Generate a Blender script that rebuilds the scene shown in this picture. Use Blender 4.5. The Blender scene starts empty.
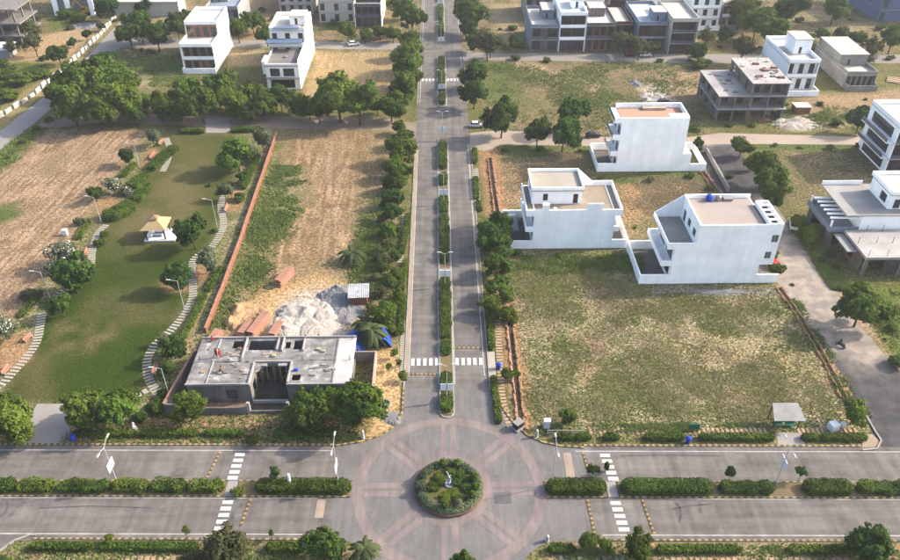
import bpy, bmesh, math, random
import numpy as np
from mathutils import Vector, Matrix, Euler

R = math.radians
random.seed(7); rng = np.random.default_rng(7)
scene = bpy.context.scene

# ------------------------------------------------------------------ camera
CAM_F, CAM_H = 770.0, 88.0                      # focal length in photo pixels (900 wide), flying height in metres
TH = math.atan(565 / CAM_F); PSI = R(0.858)      # pitch below the horizon, heading east of the avenue
CAM = Vector((-0.909, -70.104, CAM_H))
cd = bpy.data.cameras.new('camera'); cam = bpy.data.objects.new('camera', cd)
scene.collection.objects.link(cam)
cam.location = CAM; cam.rotation_euler = (R(90) - TH, 0, -PSI)
cd.sensor_fit = 'HORIZONTAL'; cd.sensor_width = 36; cd.lens = CAM_F / 900 * 36
cd.clip_start = 1; cd.clip_end = 6000
scene.camera = cam

# ------------------------------------------------------------------ sky, sun, exposure
SUN_AZ, SUN_EL = R(13), R(32)                    # azimuth measured from east towards north
w = bpy.data.worlds.new('World'); scene.world = w; w.use_nodes = True
nt = w.node_tree; nt.nodes.clear()
sky = nt.nodes.new('ShaderNodeTexSky'); sky.sky_type = 'NISHITA'; sky.sun_disc = False
sky.sun_elevation = SUN_EL; sky.sun_rotation = R(90) - SUN_AZ
sky.dust_density = 4.0; sky.air_density = 1.0; sky.ozone_density = 1.0
bg = nt.nodes.new('ShaderNodeBackground'); bg.inputs[1].default_value = 0.15
wo = nt.nodes.new('ShaderNodeOutputWorld')
nt.links.new(sky.outputs[0], bg.inputs[0]); nt.links.new(bg.outputs[0], wo.inputs[0])
sd_ = bpy.data.lights.new('sun', 'SUN'); sd_.energy = 3.0; sd_.angle = R(1.0); sd_.color = (1.0, 0.90, 0.76)
sun = bpy.data.objects.new('sun', sd_); scene.collection.objects.link(sun)
TO_SUN = Vector((math.cos(SUN_EL) * math.cos(SUN_AZ), math.cos(SUN_EL) * math.sin(SUN_AZ), math.sin(SUN_EL)))
sun.rotation_euler = TO_SUN.to_track_quat('Z', 'Y').to_euler()
sun.location = TO_SUN * 300
vs = scene.view_settings
vs.view_transform = 'Standard'; vs.look = 'None'; vs.gamma = 1; vs.exposure = 1.74
scene.cycles.use_denoising = True
scene.cycles.max_bounces = 8; scene.cycles.diffuse_bounces = 5; scene.cycles.transparent_max_bounces = 4
scene.cycles.volume_bounces = 0

# ------------------------------------------------------------------ photo pixel -> point of the place
st, ct, sp_, cp_ = math.sin(TH), math.cos(TH), math.sin(PSI), math.cos(PSI)
AX_R = Vector((cp_, -sp_, 0)); AX_F = Vector((sp_ * ct, cp_ * ct, -st)); AX_U = Vector((sp_ * st, cp_ * st, ct))
def G(px, py, z=0.0):
    d = AX_R * ((px - 450) / CAM_F) + AX_U * ((280 - py) / CAM_F) + AX_F
    return CAM + d * ((z - CAM_H) / d.z)
def ppm(px, py, z=0.0):                          # photo pixels per metre at that point
    return CAM_F / ((G(px, py, z) - CAM).dot(AX_F))

# ------------------------------------------------------------------ materials
MATS = {}
KEEP = {'white_paint', 'cool_white', 'warm_white', 'window_glass', 'dark_rubber', 'kerb_black'}
ROOFK = {'roof_whitewash': 1.25, 'roof_bluewhite': 1.35, 'slab_pale': 1.05, 'zinc_sheet': .7, 'shelter_roof': .8, 'roof_pinkish_': 1, 'roof_tan': .72, 'roof_pinkish': .68, 'roof_cream': .74, 'roof_grey': .75, 'roof_rose': 1.15, 'asphalt': 1.2, 'grey_paver': 1.15, 'pink_paver': 1.12, 'road_paint_white': 1.15, 'leaf_mid': 1.12, 'leaf_dark': 1.15, 'leaf_lime': .84, 'leaf_olive': 1.1, 'hedge_leaf': 1.1, 'hedge_leaf_lime': .95, 'weed_green': 1.35, 'grass_green': 1.2, 'grass_dry': 1.2}
def lin(c): return tuple(((v / 255) / 12.92 if v / 255 <= .04045 else ((v / 255 + .055) / 1.055) ** 2.4) for v in c)
def mat(name, col, rough=.85, var=.18, scale=1.5, fine=14.0, bump=0.0, spec=.08, hue2=None, per_obj=0.0, metallic=0.0):
    """plain procedural surface: two noises vary the base colour (wear, dirt), optional second tint and bump"""
    if name in MATS: return MATS[name]
    k_ = 1.0 if name in KEEP else .70 * ROOFK.get(name, 1.0)
    col = tuple(v * k_ for v in col); hue2 = tuple(v * k_ for v in hue2) if hue2 else None
    m = bpy.data.materials.new(name); m.use_nodes = True; MATS[name] = m
    t = m.node_tree; N = t.nodes; L = t.links; b = N['Principled BSDF']
    b.inputs['Roughness'].default_value = rough; b.inputs['Specular IOR Level'].default_value = spec
    b.inputs['Metallic'].default_value = metallic
    geo = N.new('ShaderNodeNewGeometry')
    n1 = N.new('ShaderNodeTexNoise'); n1.inputs['Scale'].default_value = scale * .35; n1.inputs['Detail'].default_value = 5
    n2 = N.new('ShaderNodeTexNoise'); n2.inputs['Scale'].default_value = fine * .35; n2.inputs['Detail'].default_value = 3
    L.new(geo.outputs['Position'], n1.inputs['Vector']); L.new(geo.outputs['Position'], n2.inputs['Vector'])
    add = N.new('ShaderNodeMath'); add.operation = 'MULTIPLY_ADD'; add.inputs[1].default_value = .45
    L.new(n2.outputs['Fac'], add.inputs[0]); L.new(n1.outputs['Fac'], add.inputs[2])
    mr = N.new('ShaderNodeMapRange'); mr.inputs[1].default_value = .45; mr.inputs[2].default_value = 1.0
    mr.inputs[3].default_value = 0; mr.inputs[4].default_value = 1
    L.new(add.outputs[0], mr.inputs[0])
    mx = N.new('ShaderNodeMix'); mx.data_type = 'RGBA'
    c2 = hue2 if hue2 else tuple(max(0, v * (1 - 2 * var)) for v in col)
    c1 = col if hue2 else tuple(min(1, v * (1 + var)) for v in col)
    mx.inputs[6].default_value = (*c2, 1); mx.inputs[7].default_value = (*c1, 1)
    L.new(mr.outputs[0], mx.inputs[0]); out = mx.outputs[2]
    if per_obj:
        oi = N.new('ShaderNodeObjectInfo'); hs = N.new('ShaderNodeHueSaturation')
        m2 = N.new('ShaderNodeMapRange'); m2.inputs[3].default_value = 1 - per_obj; m2.inputs[4].default_value = 1 + per_obj
        L.new(oi.outputs['Random'], m2.inputs[0]); L.new(m2.outputs[0], hs.inputs['Value']); L.new(out, hs.inputs['Color'])
        m3 = N.new('ShaderNodeMapRange'); m3.inputs[3].default_value = .5 - per_obj * .05; m3.inputs[4].default_value = .5 + per_obj * .06
        fr = N.new('ShaderNodeMath'); fr.operation = 'FRACT'; mu = N.new('ShaderNodeMath'); mu.operation = 'MULTIPLY'; mu.inputs[1].default_value = 7.31
        L.new(oi.outputs['Random'], mu.inputs[0]); L.new(mu.outputs[0], fr.inputs[0]); L.new(fr.outputs[0], m3.inputs[0]); L.new(m3.outputs[0], hs.inputs['Hue'])
        out = hs.outputs['Color']
    L.new(out, b.inputs['Base Color'])
    if bump:
        bp = N.new('ShaderNodeBump'); bp.inputs['Strength'].default_value = bump; bp.inputs['Distance'].default_value = .05
        L.new(n2.outputs['Fac'], bp.inputs['Height']); L.new(bp.outputs[0], b.inputs['Normal'])
    return m
def leafmat(name, dark, light, scale=.9, per_obj=.22):
    m = mat(name, light, .8, 0, scale, 9, 0, .06, dark, per_obj)
    t = m.node_tree; b = t.nodes['Principled BSDF']; src = b.inputs['Base Color'].links[0].from_socket
    tr = t.nodes.new('ShaderNodeBsdfTranslucent'); ms = t.nodes.new('ShaderNodeMixShader'); ms.inputs[0].default_value = .28
    t.links.new(src, tr.inputs['Color']); o = t.nodes['Material Output']
    t.links.new(b.outputs[0], ms.inputs[1]); t.links.new(tr.outputs[0], ms.inputs[2]); t.links.new(ms.outputs[0], o.inputs['Surface'])
    return m

WHITE = mat('white_paint', (.88, .88, .87), .8, .05, .5, 4, hue2=(.80, .80, .79))
CREAM = mat('cream_paint', (0.533, 0.504, 0.446), .8, .07, .5, 4)
ROOFW = mat('roof_whitewash', (0.475, 0.446, 0.410), .9, .12, .6, 6, hue2=(0.302, 0.274, 0.245))
ROOFT = mat('roof_tan', (0.446, 0.382, 0.302), .9, .12, .6, 6, hue2=(0.288, 0.238, 0.187))
TERRA = mat('roof_terracotta', (0.418, 0.238, 0.158), .9, .12, .6, 6, hue2=(0.360, 0.245, 0.187))
CONC = mat('bare_concrete', (0.223, 0.211, 0.198), .9, .2, .7, 8, .3, hue2=(0.124, 0.118, 0.112))
CONCL = mat('pale_concrete', (0.310, 0.298, 0.279), .9, .2, .7, 8, .2, hue2=(0.205, 0.192, 0.180))
CONCP = mat('paving_concrete', (0.298, 0.279, 0.260), .9, .2, .6, 8, .2, hue2=(0.223, 0.205, 0.192))
DARKG = mat('window_glass', (.030, .034, .040), .15, .3, 2, 10, spec=.6)
GLASSB = mat('balcony_glass', (.10, .12, .14), .2, .2, 2, 10, spec=.6)
FRAMEW = mat('frame_white', (.62, .62, .6), .6, .05)
FRAMED = mat('frame_dark', (.06, .05, .045), .5, .1)
WOODR = mat('door_brown', (.12, .05, .03), .6, .2)
REDW = mat('red_brown_wall', (.13, .055, .045), .7, .2)
BLUEG = mat('blue_grey_paint', (0.216, 0.259, 0.331), .8, .08, .5, 4)
BLUER = mat('blue_roof_sheet', (.10, .15, .24), .5, .15, .8, 6)
GREYW = mat('grey_plaster', (0.302, 0.302, 0.302), .85, .1, .5, 4, hue2=(0.230, 0.230, 0.223))
STAIN = mat('weathered_plaster', (0.331, 0.324, 0.302), .9, .2, .6, 5, hue2=(0.187, 0.187, 0.173))
BRICK = mat('red_brick', (0.260, 0.105, 0.062), .9, .2, 1.5, 12, .3, hue2=(0.186, 0.081, 0.050))
BRICKP = mat('pink_brick', (0.359, 0.205, 0.155), .9, .2, 2.5, 14, .3, hue2=(0.285, 0.136, 0.093))
STEEL = mat('grey_steel', (.34, .34, .34), .45, .1, metallic=.6)
GALV = mat('pale_pole', (.42, .42, .41), .5, .1)
BOARD = mat('white_board', (.75, .76, .78), .5, .04)
DARK = mat('dark_rubber', (.02, .02, .02), .7, .2)
BLUEP = mat('blue_plastic', (.015, .06, .42), .4, .15)
BLUET = mat('blue_tarpaulin', (.02, .08, .42), .5, .25, 2, 8, .4)
GREEN = mat('green_board', (.015, .14, .09), .5, .1)
STONE = mat('pale_stone_slab', (0.372, 0.347, 0.304), .9, .15, 1.2, 9, hue2=(0.298, 0.273, 0.229))
STONEO = mat('ochre_slab', (0.372, 0.279, 0.186), .9, .15, 1.2, 9, hue2=(0.310, 0.205, 0.130))
YELLOW = mat('kerb_yellow', (0.341, 0.260, 0.112), .85, .25, 2, 12)
BLACKP = mat('kerb_black', (.075, .068, .06), .85, .25, 2, 12)
KERBC = mat('kerb_stone', (0.322, 0.298, 0.267), .9, .2, 1.5, 12)
LINE = mat('road_paint_white', (0.547, 0.547, 0.540), .7, .1, 2, 18, hue2=(0.432, 0.425, 0.410))
LINEE = mat('edge_line_paint', (.50, .49, .475), .8, .1, 2, 18, hue2=(.26, .25, .24))
LINEY = mat('road_paint_ochre', (0.374, 0.245, 0.086), .8, .2, 2, 18)
ASPH = mat('asphalt', (0.151, 0.138, 0.128), .92, .2, .18, 5, .25, hue2=(0.114, 0.104, 0.098))
ASPH2 = mat('dusty_asphalt', (0.266, 0.230, 0.205), .95, .2, .22, 4, .25, hue2=(0.158, 0.144, 0.137))
def worn(m, ang_scale, amt=.35):
    t = m.node_tree; N = t.nodes; L = t.links; b = N['Principled BSDF']; src = b.inputs['Base Color'].links[0].from_socket; geo = N.new('ShaderNodeNewGeometry'); prod = src
    for sc in ang_scale:
        mp = N.new('ShaderNodeMapping'); mp.inputs['Scale'].default_value = sc; n = N.new('ShaderNodeTexNoise'); n.inputs['Scale'].default_value = 1; n.inputs['Detail'].default_value = 6
        L.new(geo.outputs['Position'], mp.inputs['Vector']); L.new(mp.outputs[0], n.inputs['Vector']); r = N.new('ShaderNodeMapRange'); r.inputs[1].default_value = .3; r.inputs[2].default_value = .7; r.inputs[3].default_value = 1 - amt; r.inputs[4].default_value = 1 + amt * .6
        L.new(n.outputs['Fac'], r.inputs[0]); v = N.new('ShaderNodeVectorMath'); v.operation = 'SCALE'; L.new(prod, v.inputs[0]); L.new(r.outputs[0], v.inputs['Scale']); prod = v.outputs[0]
    L.new(prod, b.inputs['Base Color'])
def blotch(m, sc, lo, hi, dark):
    t = m.node_tree; N = t.nodes; L = t.links; b = N['Principled BSDF']; src = b.inputs['Base Color'].links[0].from_socket; geo = N.new('ShaderNodeNewGeometry')
    mp = N.new('ShaderNodeMapping'); mp.inputs['Scale'].default_value = sc; n = N.new('ShaderNodeTexNoise'); n.inputs['Scale'].default_value = 1; n.inputs['Detail'].default_value = 8; n.inputs['Roughness'].default_value = .65
    L.new(geo.outputs['Position'], mp.inputs['Vector']); L.new(mp.outputs[0], n.inputs['Vector']); r = N.new('ShaderNodeMapRange'); r.inputs[1].default_value = lo; r.inputs[2].default_value = hi; r.inputs[3].default_value = 1; r.inputs[4].default_value = dark
    L.new(n.outputs['Fac'], r.inputs[0]); v = N.new('ShaderNodeVectorMath'); v.operation = 'SCALE'; L.new(src, v.inputs[0]); L.new(r.outputs[0], v.inputs['Scale']); L.new(v.outputs[0], b.inputs['Base Color'])
worn(WHITE, [(.9, .9, .07), (.12, .12, .2), (.4, .4, .5)], .06); worn(ASPH, [(.05, .9, 1), (.9, .03, 1), (.35, .35, 1)], .21)
blotch(ASPH, (.55, .55, 1), .60, .68, .78); blotch(ASPH, (.16, .16, 1), .56, .60, .86); blotch(ASPH, (.3, .3, 1), .62, .7, 1.25)
DASPH = mat('dark_asphalt', (0.076, 0.073, 0.075), .9, .2, .25, 5, .25, hue2=(0.050, 0.050, 0.053))
DUST = mat('dusty_verge', (0.335, 0.267, 0.192), .95, .2, .7, 7, .3, hue2=(0.260, 0.205, 0.149))
PINK = mat('pink_paver', (.198, .160, .152), .9, .15, .8, 9, .25, hue2=(.156, .134, .131))
TRUNK = mat('bark', (0.094, 0.065, 0.043), .9, .25, 3, 20, .5)
SOILR = mat('red_soil', (0.223, 0.118, 0.062), .95, .2, 1.2, 9, .5, hue2=(0.260, 0.155, 0.087))
SANDW = mat('white_sand', (0.433, 0.390, 0.347), .95, .15, .9, 7, .6, hue2=(0.310, 0.273, 0.242))
GRAVEL = mat('grey_gravel', (0.205, 0.205, 0.217), .95, .2, 1.2, 14, .8, hue2=(0.149, 0.149, 0.161))
LEAF_A = leafmat('leaf_mid', (.028, .056, .009), (.112, .165, .026))
LEAF_B = leafmat('leaf_dark', (.017, .042, .009), (.070, .118, .022))
LEAF_C = leafmat('leaf_lime', (.048, .086, .010), (.162, .212, .028))
LEAF_D = leafmat('leaf_grey', (.050, .070, .035), (.170, .195, .110))
LEAF_O = leafmat('leaf_olive', (.040, .050, .020), (.120, .120, .050))
HEDGE_M = leafmat('hedge_leaf', (.030, .060, .009), (.104, .160, .024), .9, .15)
HEDGE_L = leafmat('hedge_leaf_lime', (.052, .090, .012), (.160, .215, .034), .9, .15)
HEDGE_S = leafmat('hedge_leaf_silver', (.070, .100, .055), (.190, .235, .130), .9, .10)
FROND = leafmat('palm_frond', (.030, .045, .018), (.090, .115, .045))
FLOWER = mat('white_flower', (.62, .62, .58), .7, .1)

# ------------------------------------------------------------------ objects
COL = scene.collection
def tag(o, label=None, cat=None, group=None, kind=None):
    if label: o['label'] = label
    if cat: o['category'] = cat
    if group: o['group'] = group
    if kind: o['kind'] = kind
    return o
def empty(name, loc=(0, 0, 0), rz=0.0, label=None, cat=None, group=None):
    o = bpy.data.objects.new(name, None); COL.objects.link(o)
    o.location = loc; o.rotation_euler = (0, 0, rz); o.empty_display_size = .5
    return tag(o, label, cat, group)
def link(name, me, parent=None, loc=None, rz=0.0, sc=None):
    o = bpy.data.objects.new(name, me); COL.objects.link(o); o.parent = parent
    if loc is not None: o.location = loc
    if rz: o.rotation_euler = (0, 0, rz)
    if sc is not None: o.scale = (sc, sc, sc) if isinstance(sc, (int, float)) else sc
    return o
def copy_tree(o, parent=None):
    c = o.copy(); COL.objects.link(c); c.parent = parent
    for ch in o.children: copy_tree(ch, c)
    return c
class MB:
    """collects shapes; build() links them as ONE mesh object"""
    def __init__(s): s.v = []; s.f = []; s.m = []
    def add(s, vs, fs, mi=0):
        b = len(s.v); s.v += [tuple(p) for p in vs]; s.f += [tuple(b + i for i in f) for f in fs]; s.m += [mi] * len(fs); return s
    def box(s, x0, y0, z0, x1, y1, z1, mi=0):
        return s.add([(x0, y0, z0), (x1, y0, z0), (x1, y1, z0), (x0, y1, z0), (x0, y0, z1), (x1, y0, z1), (x1, y1, z1), (x0, y1, z1)],
                     [(0, 3, 2, 1), (4, 5, 6, 7), (0, 1, 5, 4), (1, 2, 6, 5), (2, 3, 7, 6), (3, 0, 4, 7)], mi)
    def seg(s, a, b, width, z0, z1, mi=0):           # box along a ground line, centred on it
        a = Vector(a[:2]); b = Vector(b[:2]); d = (b - a).normalized(); n = Vector((-d.y, d.x)) * width / 2
        return s.prism([a - n, b - n, b + n, a + n], z0, z1, mi)
    def prism(s, poly, z0, z1, mi=0):                # poly counter-clockwise
        n = len(poly); vs = [(p[0], p[1], z0) for p in poly] + [(p[0], p[1], z1) for p in poly]
        fs = [tuple(range(n - 1, -1, -1)), tuple(range(n, 2 * n))] + [(i, (i + 1) % n, n + (i + 1) % n, n + i) for i in range(n)]
        return s.add(vs, fs, mi)
    def sheet(s, poly, z, mi=0): return s.add([(p[0], p[1], z) for p in poly], [tuple(range(len(poly)))], mi)
    def rod(s, a, b, r0, r1=None, n=6, mi=0, cap=True):
        r1 = r0 if r1 is None else r1; a = Vector(a); b = Vector(b); d = (b - a).normalized()
        u = d.orthogonal().normalized(); v = d.cross(u); vs = []
        for c, r in ((a, r0), (b, r1)):
            for i in range(n):
                t = 2 * math.pi * i / n; vs.append(c + u * (r * math.cos(t)) + v * (r * math.sin(t)))
        fs = [(i, (i + 1) % n, n + (i + 1) % n, n + i) for i in range(n)]
        if cap: fs += [tuple(range(n - 1, -1, -1)), tuple(range(n, 2 * n))]
        return s.add(vs, fs, mi)
    def lathe(s, prof, n=16, c=(0, 0, 0), mi=0):
        vs = []; k = len(prof)
        for r, z in prof:
            for i in range(n):
                t = 2 * math.pi * i / n; vs.append((c[0] + r * math.cos(t), c[1] + r * math.sin(t), c[2] + z))
        fs = [(j * n + i, j * n + (i + 1) % n, (j + 1) * n + (i + 1) % n, (j + 1) * n + i) for j in range(k - 1) for i in range(n)]
        fs += [tuple(range(n - 1, -1, -1)), tuple(range((k - 1) * n, k * n))]
        return s.add(vs, fs, mi)
    def mesh(s, name, mats, smooth=False):
        me = bpy.data.meshes.new(name); me.from_pydata(s.v, [], s.f)
        for m in (mats if isinstance(mats, (list, tuple)) else [mats]): me.materials.append(m)
        me.polygons.foreach_set('material_index', s.m)
        if smooth: me.polygons.foreach_set('use_smooth', [True] * len(s.f))
        me.update(); return me
    def build(s, name, mats, parent=None, loc=None, rz=0.0, smooth=False, bevel=0.0):
        o = link(name, s.mesh(name, mats, smooth), parent, loc, rz)
        if bevel:
            b = o.modifiers.new('bevel', 'BEVEL'); b.width = bevel; b.segments = 1; b.limit_method = 'ANGLE'
        return o
def bx(name, dims, m, parent=None, bevel=0.0): return MB().box(*dims).build(name, m, parent, bevel=bevel)
def quads_mesh(name, P, m, extra=None):              # P: (n,4,3) array of separate quads
    n = len(P); me = bpy.data.meshes.new(name)
    me.vertices.add(4 * n); me.vertices.foreach_set('co', P.reshape(-1).astype(np.float32))
    me.loops.add(4 * n); me.loops.foreach_set('vertex_index', np.arange(4 * n, dtype=np.int32))
    me.polygons.add(n); me.polygons.foreach_set('loop_start', np.arange(0, 4 * n, 4, dtype=np.int32))
    ms = m if isinstance(m, list) else [m]
    for q in ms: me.materials.append(q)
    if extra is not None: me.polygons.foreach_set('material_index', extra.astype(np.int32))
    me.update(); return me
def leaf_quads(C, Nrm, size, tilt=.7):               # leaf cards at C facing roughly Nrm
    n = len(C); v = Nrm + rng.normal(0, tilt, (n, 3)); v /= np.linalg.norm(v, axis=1)[:, None] + 1e-9
    a = np.cross(v, rng.normal(0, 1, (n, 3))); a /= np.linalg.norm(a, axis=1)[:, None] + 1e-9; b = np.cross(v, a)
    sz = (size * rng.uniform(.6, 1.3, n))[:, None]; a = a * sz; b = b * sz * .6
    return np.stack([C - a, C - b * .9, C + a, C + b * .9], axis=1)
def ordw(i): return ['first', 'second', 'third', 'fourth', 'fifth', 'sixth', 'seventh', 'eighth', 'ninth', 'tenth', 'eleventh', 'twelfth', 'thirteenth', 'fourteenth', 'fifteenth', 'sixteenth', 'seventeenth', 'eighteenth', 'nineteenth', 'twentieth'][i]

# ------------------------------------------------------------------ ground: one sheet, land cover by vertex colour pairs
def pxpoly(pts, z=0.0): return [G(*p, z) for p in pts]
def vnoise(x, y, s, seed=0):
    x = x / s; y = y / s; xi = np.floor(x).astype(int); yi = np.floor(y).astype(int); fx = x - xi; fy = y - yi
    fx = fx * fx * (3 - 2 * fx); fy = fy * fy * (3 - 2 * fy)
    def h(a, b):
        k = (a * 374761393 + b * 668265263 + seed * 974711) & 0xffffffff; k = ((k ^ (k >> 13)) * 1274126177) & 0xffffffff
        return ((k ^ (k >> 16)) & 0xffff) / 65535.0
    return (h(xi, yi) * (1 - fx) + h(xi + 1, yi) * fx) * (1 - fy) + (h(xi, yi + 1) * (1 - fx) + h(xi + 1, yi + 1) * fx) * fy
def fbm(x, y, s, seed=0): return .5 * vnoise(x, y, s, seed) + .3 * vnoise(x, y, s / 2.1, seed + 1) + .2 * vnoise(x, y, s / 4.3, seed + 2)
def sdist(X, Y, poly):                               # signed distance, positive inside
    d = np.full(X.shape, 1e9); ins = np.zeros(X.shape, bool); n = len(poly)
    for i in range(n):
        ax, ay = poly[i][0], poly[i][1]; bx_, by_ = poly[(i + 1) % n][0], poly[(i + 1) % n][1]
        ex, ey = bx_ - ax, by_ - ay; t = np.clip(((X - ax) * ex + (Y - ay) * ey) / (ex * ex + ey * ey + 1e-9), 0, 1)
        d = np.minimum(d, np.hypot(X - ax - t * ex, Y - ay - t * ey))
        c = ((ay > Y) != (by_ > Y)) & (X < (bx_ - ax) * (Y - ay) / (by_ - ay + 1e-12) + ax); ins ^= c
    return np.where(ins, d, -d)
gx = np.unique(np.concatenate([[-3000, -1200, -600, -400, -300], np.arange(-230, -80, 1.5), np.arange(-80, 80, .75), np.arange(80, 231, 1.5), [300, 400, 600, 1200, 3000]]))
gy = np.unique(np.concatenate([[-1500, -400, -150, -60, -40, -30], np.arange(-22, 100, .75), np.arange(100, 290, 1.5), [300, 330, 400, 600, 1200, 4000]]))
X, Y = np.meshgrid(gx, gy); sh = X.shape
CA = np.zeros(sh + (3,)); CB = np.zeros(sh + (3,)); RW = np.zeros(sh + (4,))   # RW: rows left field, rows middle plot, fine contrast
GREENA, GREENB = (.105, .125, .036), (.22, .185, .08)
CA[:] = GREENA; CB[:] = GREENB; RW[..., 2] = 1
big = fbm(X, Y, 26, 5)
def cover(pts, a, b, soft=2.0, rag=3.0, rows=None, patch=None, z=0, contrast=None, seed=1, opacity=1.0, world=False):
    poly = pts if world else pxpoly(pts)
    s = sdist(X, Y, poly) + (fbm(X, Y, 5, seed) - .5) * 2 * rag
    al = np.clip(s / soft * .5 + .5, 0, 1); al = (al * al * (3 - 2 * al) * opacity)
    if patch: al = al * np.clip((fbm(X, Y, patch[0], seed + 9) - patch[1]) / .08 + .5, 0, 1)
    A = al[..., None]; CA[:] = CA * (1 - A) + np.array(a) * A; CB[:] = CB * (1 - A) + np.array(b) * A
    for k in (0, 1): RW[..., k] = RW[..., k] * (1 - al) + (al if rows == k else 0)
    if contrast is not None: RW[..., 2] = RW[..., 2] * (1 - al) + contrast * al
TAN, TAN2 = (.45, .31, .205), (.27, .182, .112)
DRY, DRY2 = (.31, .215, .14), (.19, .16, .08)
SOIL, SOIL2 = (.43, .27, .15), (.33, .20, .11)
OLV, OLV2 = (.128, .155, .055), (.355, .29, .18)
GRN, GRN2 = (.095, .130, .026), (.16, .18, .048)
LAWN, LAWN2 = (.036, .068, .008), (.054, .080, .012)
LAWNY, LAWNY2 = (.100, .108, .032), (.135, .125, .048)
PALE, PALE2 = (.62, .53, .44), (.50, .40, .31)
# far backdrop
cover([(-600, -60), (1500, -60), (1500, 60), (-600, 60)], (.10, .12, .04), DRY, 8, 8, seed=3, contrast=1.4)
# left ploughed field
cover([(40, 128), (160, 130), (150, 142), (122, 170), (98, 200), (70, 245), (40, 285), (15, 318), (-20, 345), (-120, 345), (-120, 200), (-10, 168)], TAN, TAN2, 2, 2.5, rows=0, seed=11)
cover([(0, 205), (20, 200), (14, 215), (-6, 228), (-30, 225)], GRN, OLV, 1.5, 2, seed=12)
cover([(46, 160), (62, 148), (66, 155), (50, 172), (40, 174)], OLV, DRY, 1.5, 2, seed=13, opacity=.7)
cover([(-30, 150), (48, 124), (42, 134), (10, 165), (-30, 190)], GRN, OLV, 1.5, 1.5, seed=14)
# park: perimeter beds and lawn
cover([(150, 130), (262, 130), (285, 133), (225, 285), (165, 415), (-30, 440), (-30, 345), (20, 318), (70, 250), (122, 170)], GRN, OLV2, 1, 1, seed=15)
cover([(165, 135), (235, 135), (236, 165), (222, 215), (207, 250), (190, 290), (172, 330), (150, 372), (142, 402), (20, 402), (0, 395), (30, 350), (44, 310), (60, 285), (88, 255), (98, 235), (118, 212), (140, 190), (150, 168)], LAWN, LAWN2, 2, .6, contrast=.45, seed=16)
cover([(165, 135), (230, 135), (225, 200), (185, 245), (130, 255), (95, 245), (130, 200), (152, 165)], LAWNY, LAWNY2, 10, 4, contrast=.4, seed=17)
cover([(175, 140), (215, 148), (190, 175), (200, 230), (150, 225), (125, 245), (112, 232), (150, 190)], (.150, .132, .058), (.190, .152, .075), 6, 5, contrast=.4, seed=18, patch=(12, .5))
cover([(60, 325), (100, 318), (110, 335), (92, 352), (62, 350)], (.16, .13, .06), (.21, .16, .085), 3, 4, contrast=.5, seed=19, patch=(8, .42))
cover([(20, 365), (55, 350), (50, 395), (20, 398)], (.105, .105, .036), (.14, .12, .05), 4, 3, contrast=.4, seed=20)
cover([(100, 300), (150, 285), (160, 320), (120, 330)], (.10, .105, .038), (.15, .13, .058), 6, 5, contrast=.4, seed=21)
for q in ([(0, 335), (36, 330), (30, 360), (10, 372), (-8, 372)], [(100, 195), (118, 198), (112, 212), (98, 214)], [(150, 148), (166, 152), (155, 170), (142, 168)],
          [(196, 265), (212, 262), (212, 280), (196, 285)], [(180, 322), (196, 318), (190, 345), (182, 345)], [(232, 190), (246, 188), (240, 214), (228, 212)], [(165, 280), (190, 278), (190, 292), (165, 292)]):
    cover(q, SOIL, SOIL2, 1.2, 1.2, seed=22)
# middle plot
cover([(285, 128), (400, 128), (402, 345), (215, 345), (232, 300), (272, 200)], OLV, DRY, 1, 1, seed=23)
cover([(292, 132), (385, 132), (372, 165), (360, 205), (355, 240), (330, 265), (300, 295), (262, 290), (262, 250), (275, 215), (300, 205), (285, 180)], (.42, .28, .165), (.22, .155, .08), 3, 4, rows=1, seed=24)
cover([(268, 175), (300, 170), (312, 190), (292, 215), (262, 210)], GRN, OLV2, 3, 3, seed=25, opacity=.8)
cover([(320, 130), (345, 130), (342, 290), (322, 290)], TAN, TAN2, 3, 3, rows=1, seed=26, opacity=.7)
cover([(225, 345), (240, 300), (268, 282), (330, 275), (362, 292), (372, 345)], (.56, .38, .19), (.47, .30, .15), 3, 3, seed=27)
cover([(262, 345), (282, 302), (318, 285), (356, 300), (350, 345)], PALE, PALE2, 3, 3, seed=28)
cover([(225, 345), (245, 310), (265, 305), (262, 345)], (.46, .28, .12), SOIL, 2, 2, seed=29)
cover([(372, 352), (404, 350), (404, 395), (398, 425), (380, 440), (355, 442), (372, 420)], (.62, .43, .23), (.55, .36, .18), 1.5, 1.5, seed=30)
cover([(166, 415), (300, 415), (372, 415), (360, 445), (-30, 450), (-30, 425), (60, 430)], (.10, .115, .04), (.32, .21, .12), 1.5, 2, seed=31, contrast=1.5)
# right-hand plots
cover([(494, 145), (590, 146), (600, 178), (700, 178), (730, 215), (640, 240), (520, 235), (505, 210)], DRY, (.17, .16, .065), 2, 2, seed=33, contrast=1.4)
cover([(505, 160), (560, 160), (580, 175), (545, 185), (520, 205), (500, 200)], (.40, .26, .14), DRY, 3, 4, seed=34)
cover([(620, 185), (690, 180), (705, 200), (660, 215), (630, 220)], (.40, .25, .14), (.33, .22, .11), 3, 3, seed=35)
cover([(600, 176), (700, 172), (716, 190), (690, 186), (610, 184)], GRN, OLV, 1.5, 2, seed=36)
cover([(498, 145), (590, 146), (590, 158), (500, 160)], GRN, OLV, 2, 2, seed=37)
cover([(512, 250), (640, 250), (650, 288), (780, 288), (862, 425), (855, 434), (535, 434), (512, 330)], OLV, OLV2, 2, 2, seed=38, contrast=1.5)
cover([(545, 262), (640, 262), (640, 290), (560, 300)], (.30, .22, .11), OLV2, 4, 4, seed=39, opacity=.8)
cover([(560, 300), (650, 292), (760, 296), (740, 310), (600, 312)], (.40, .29, .15), DRY, 2.5, 3, seed=40, opacity=.6)
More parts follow.
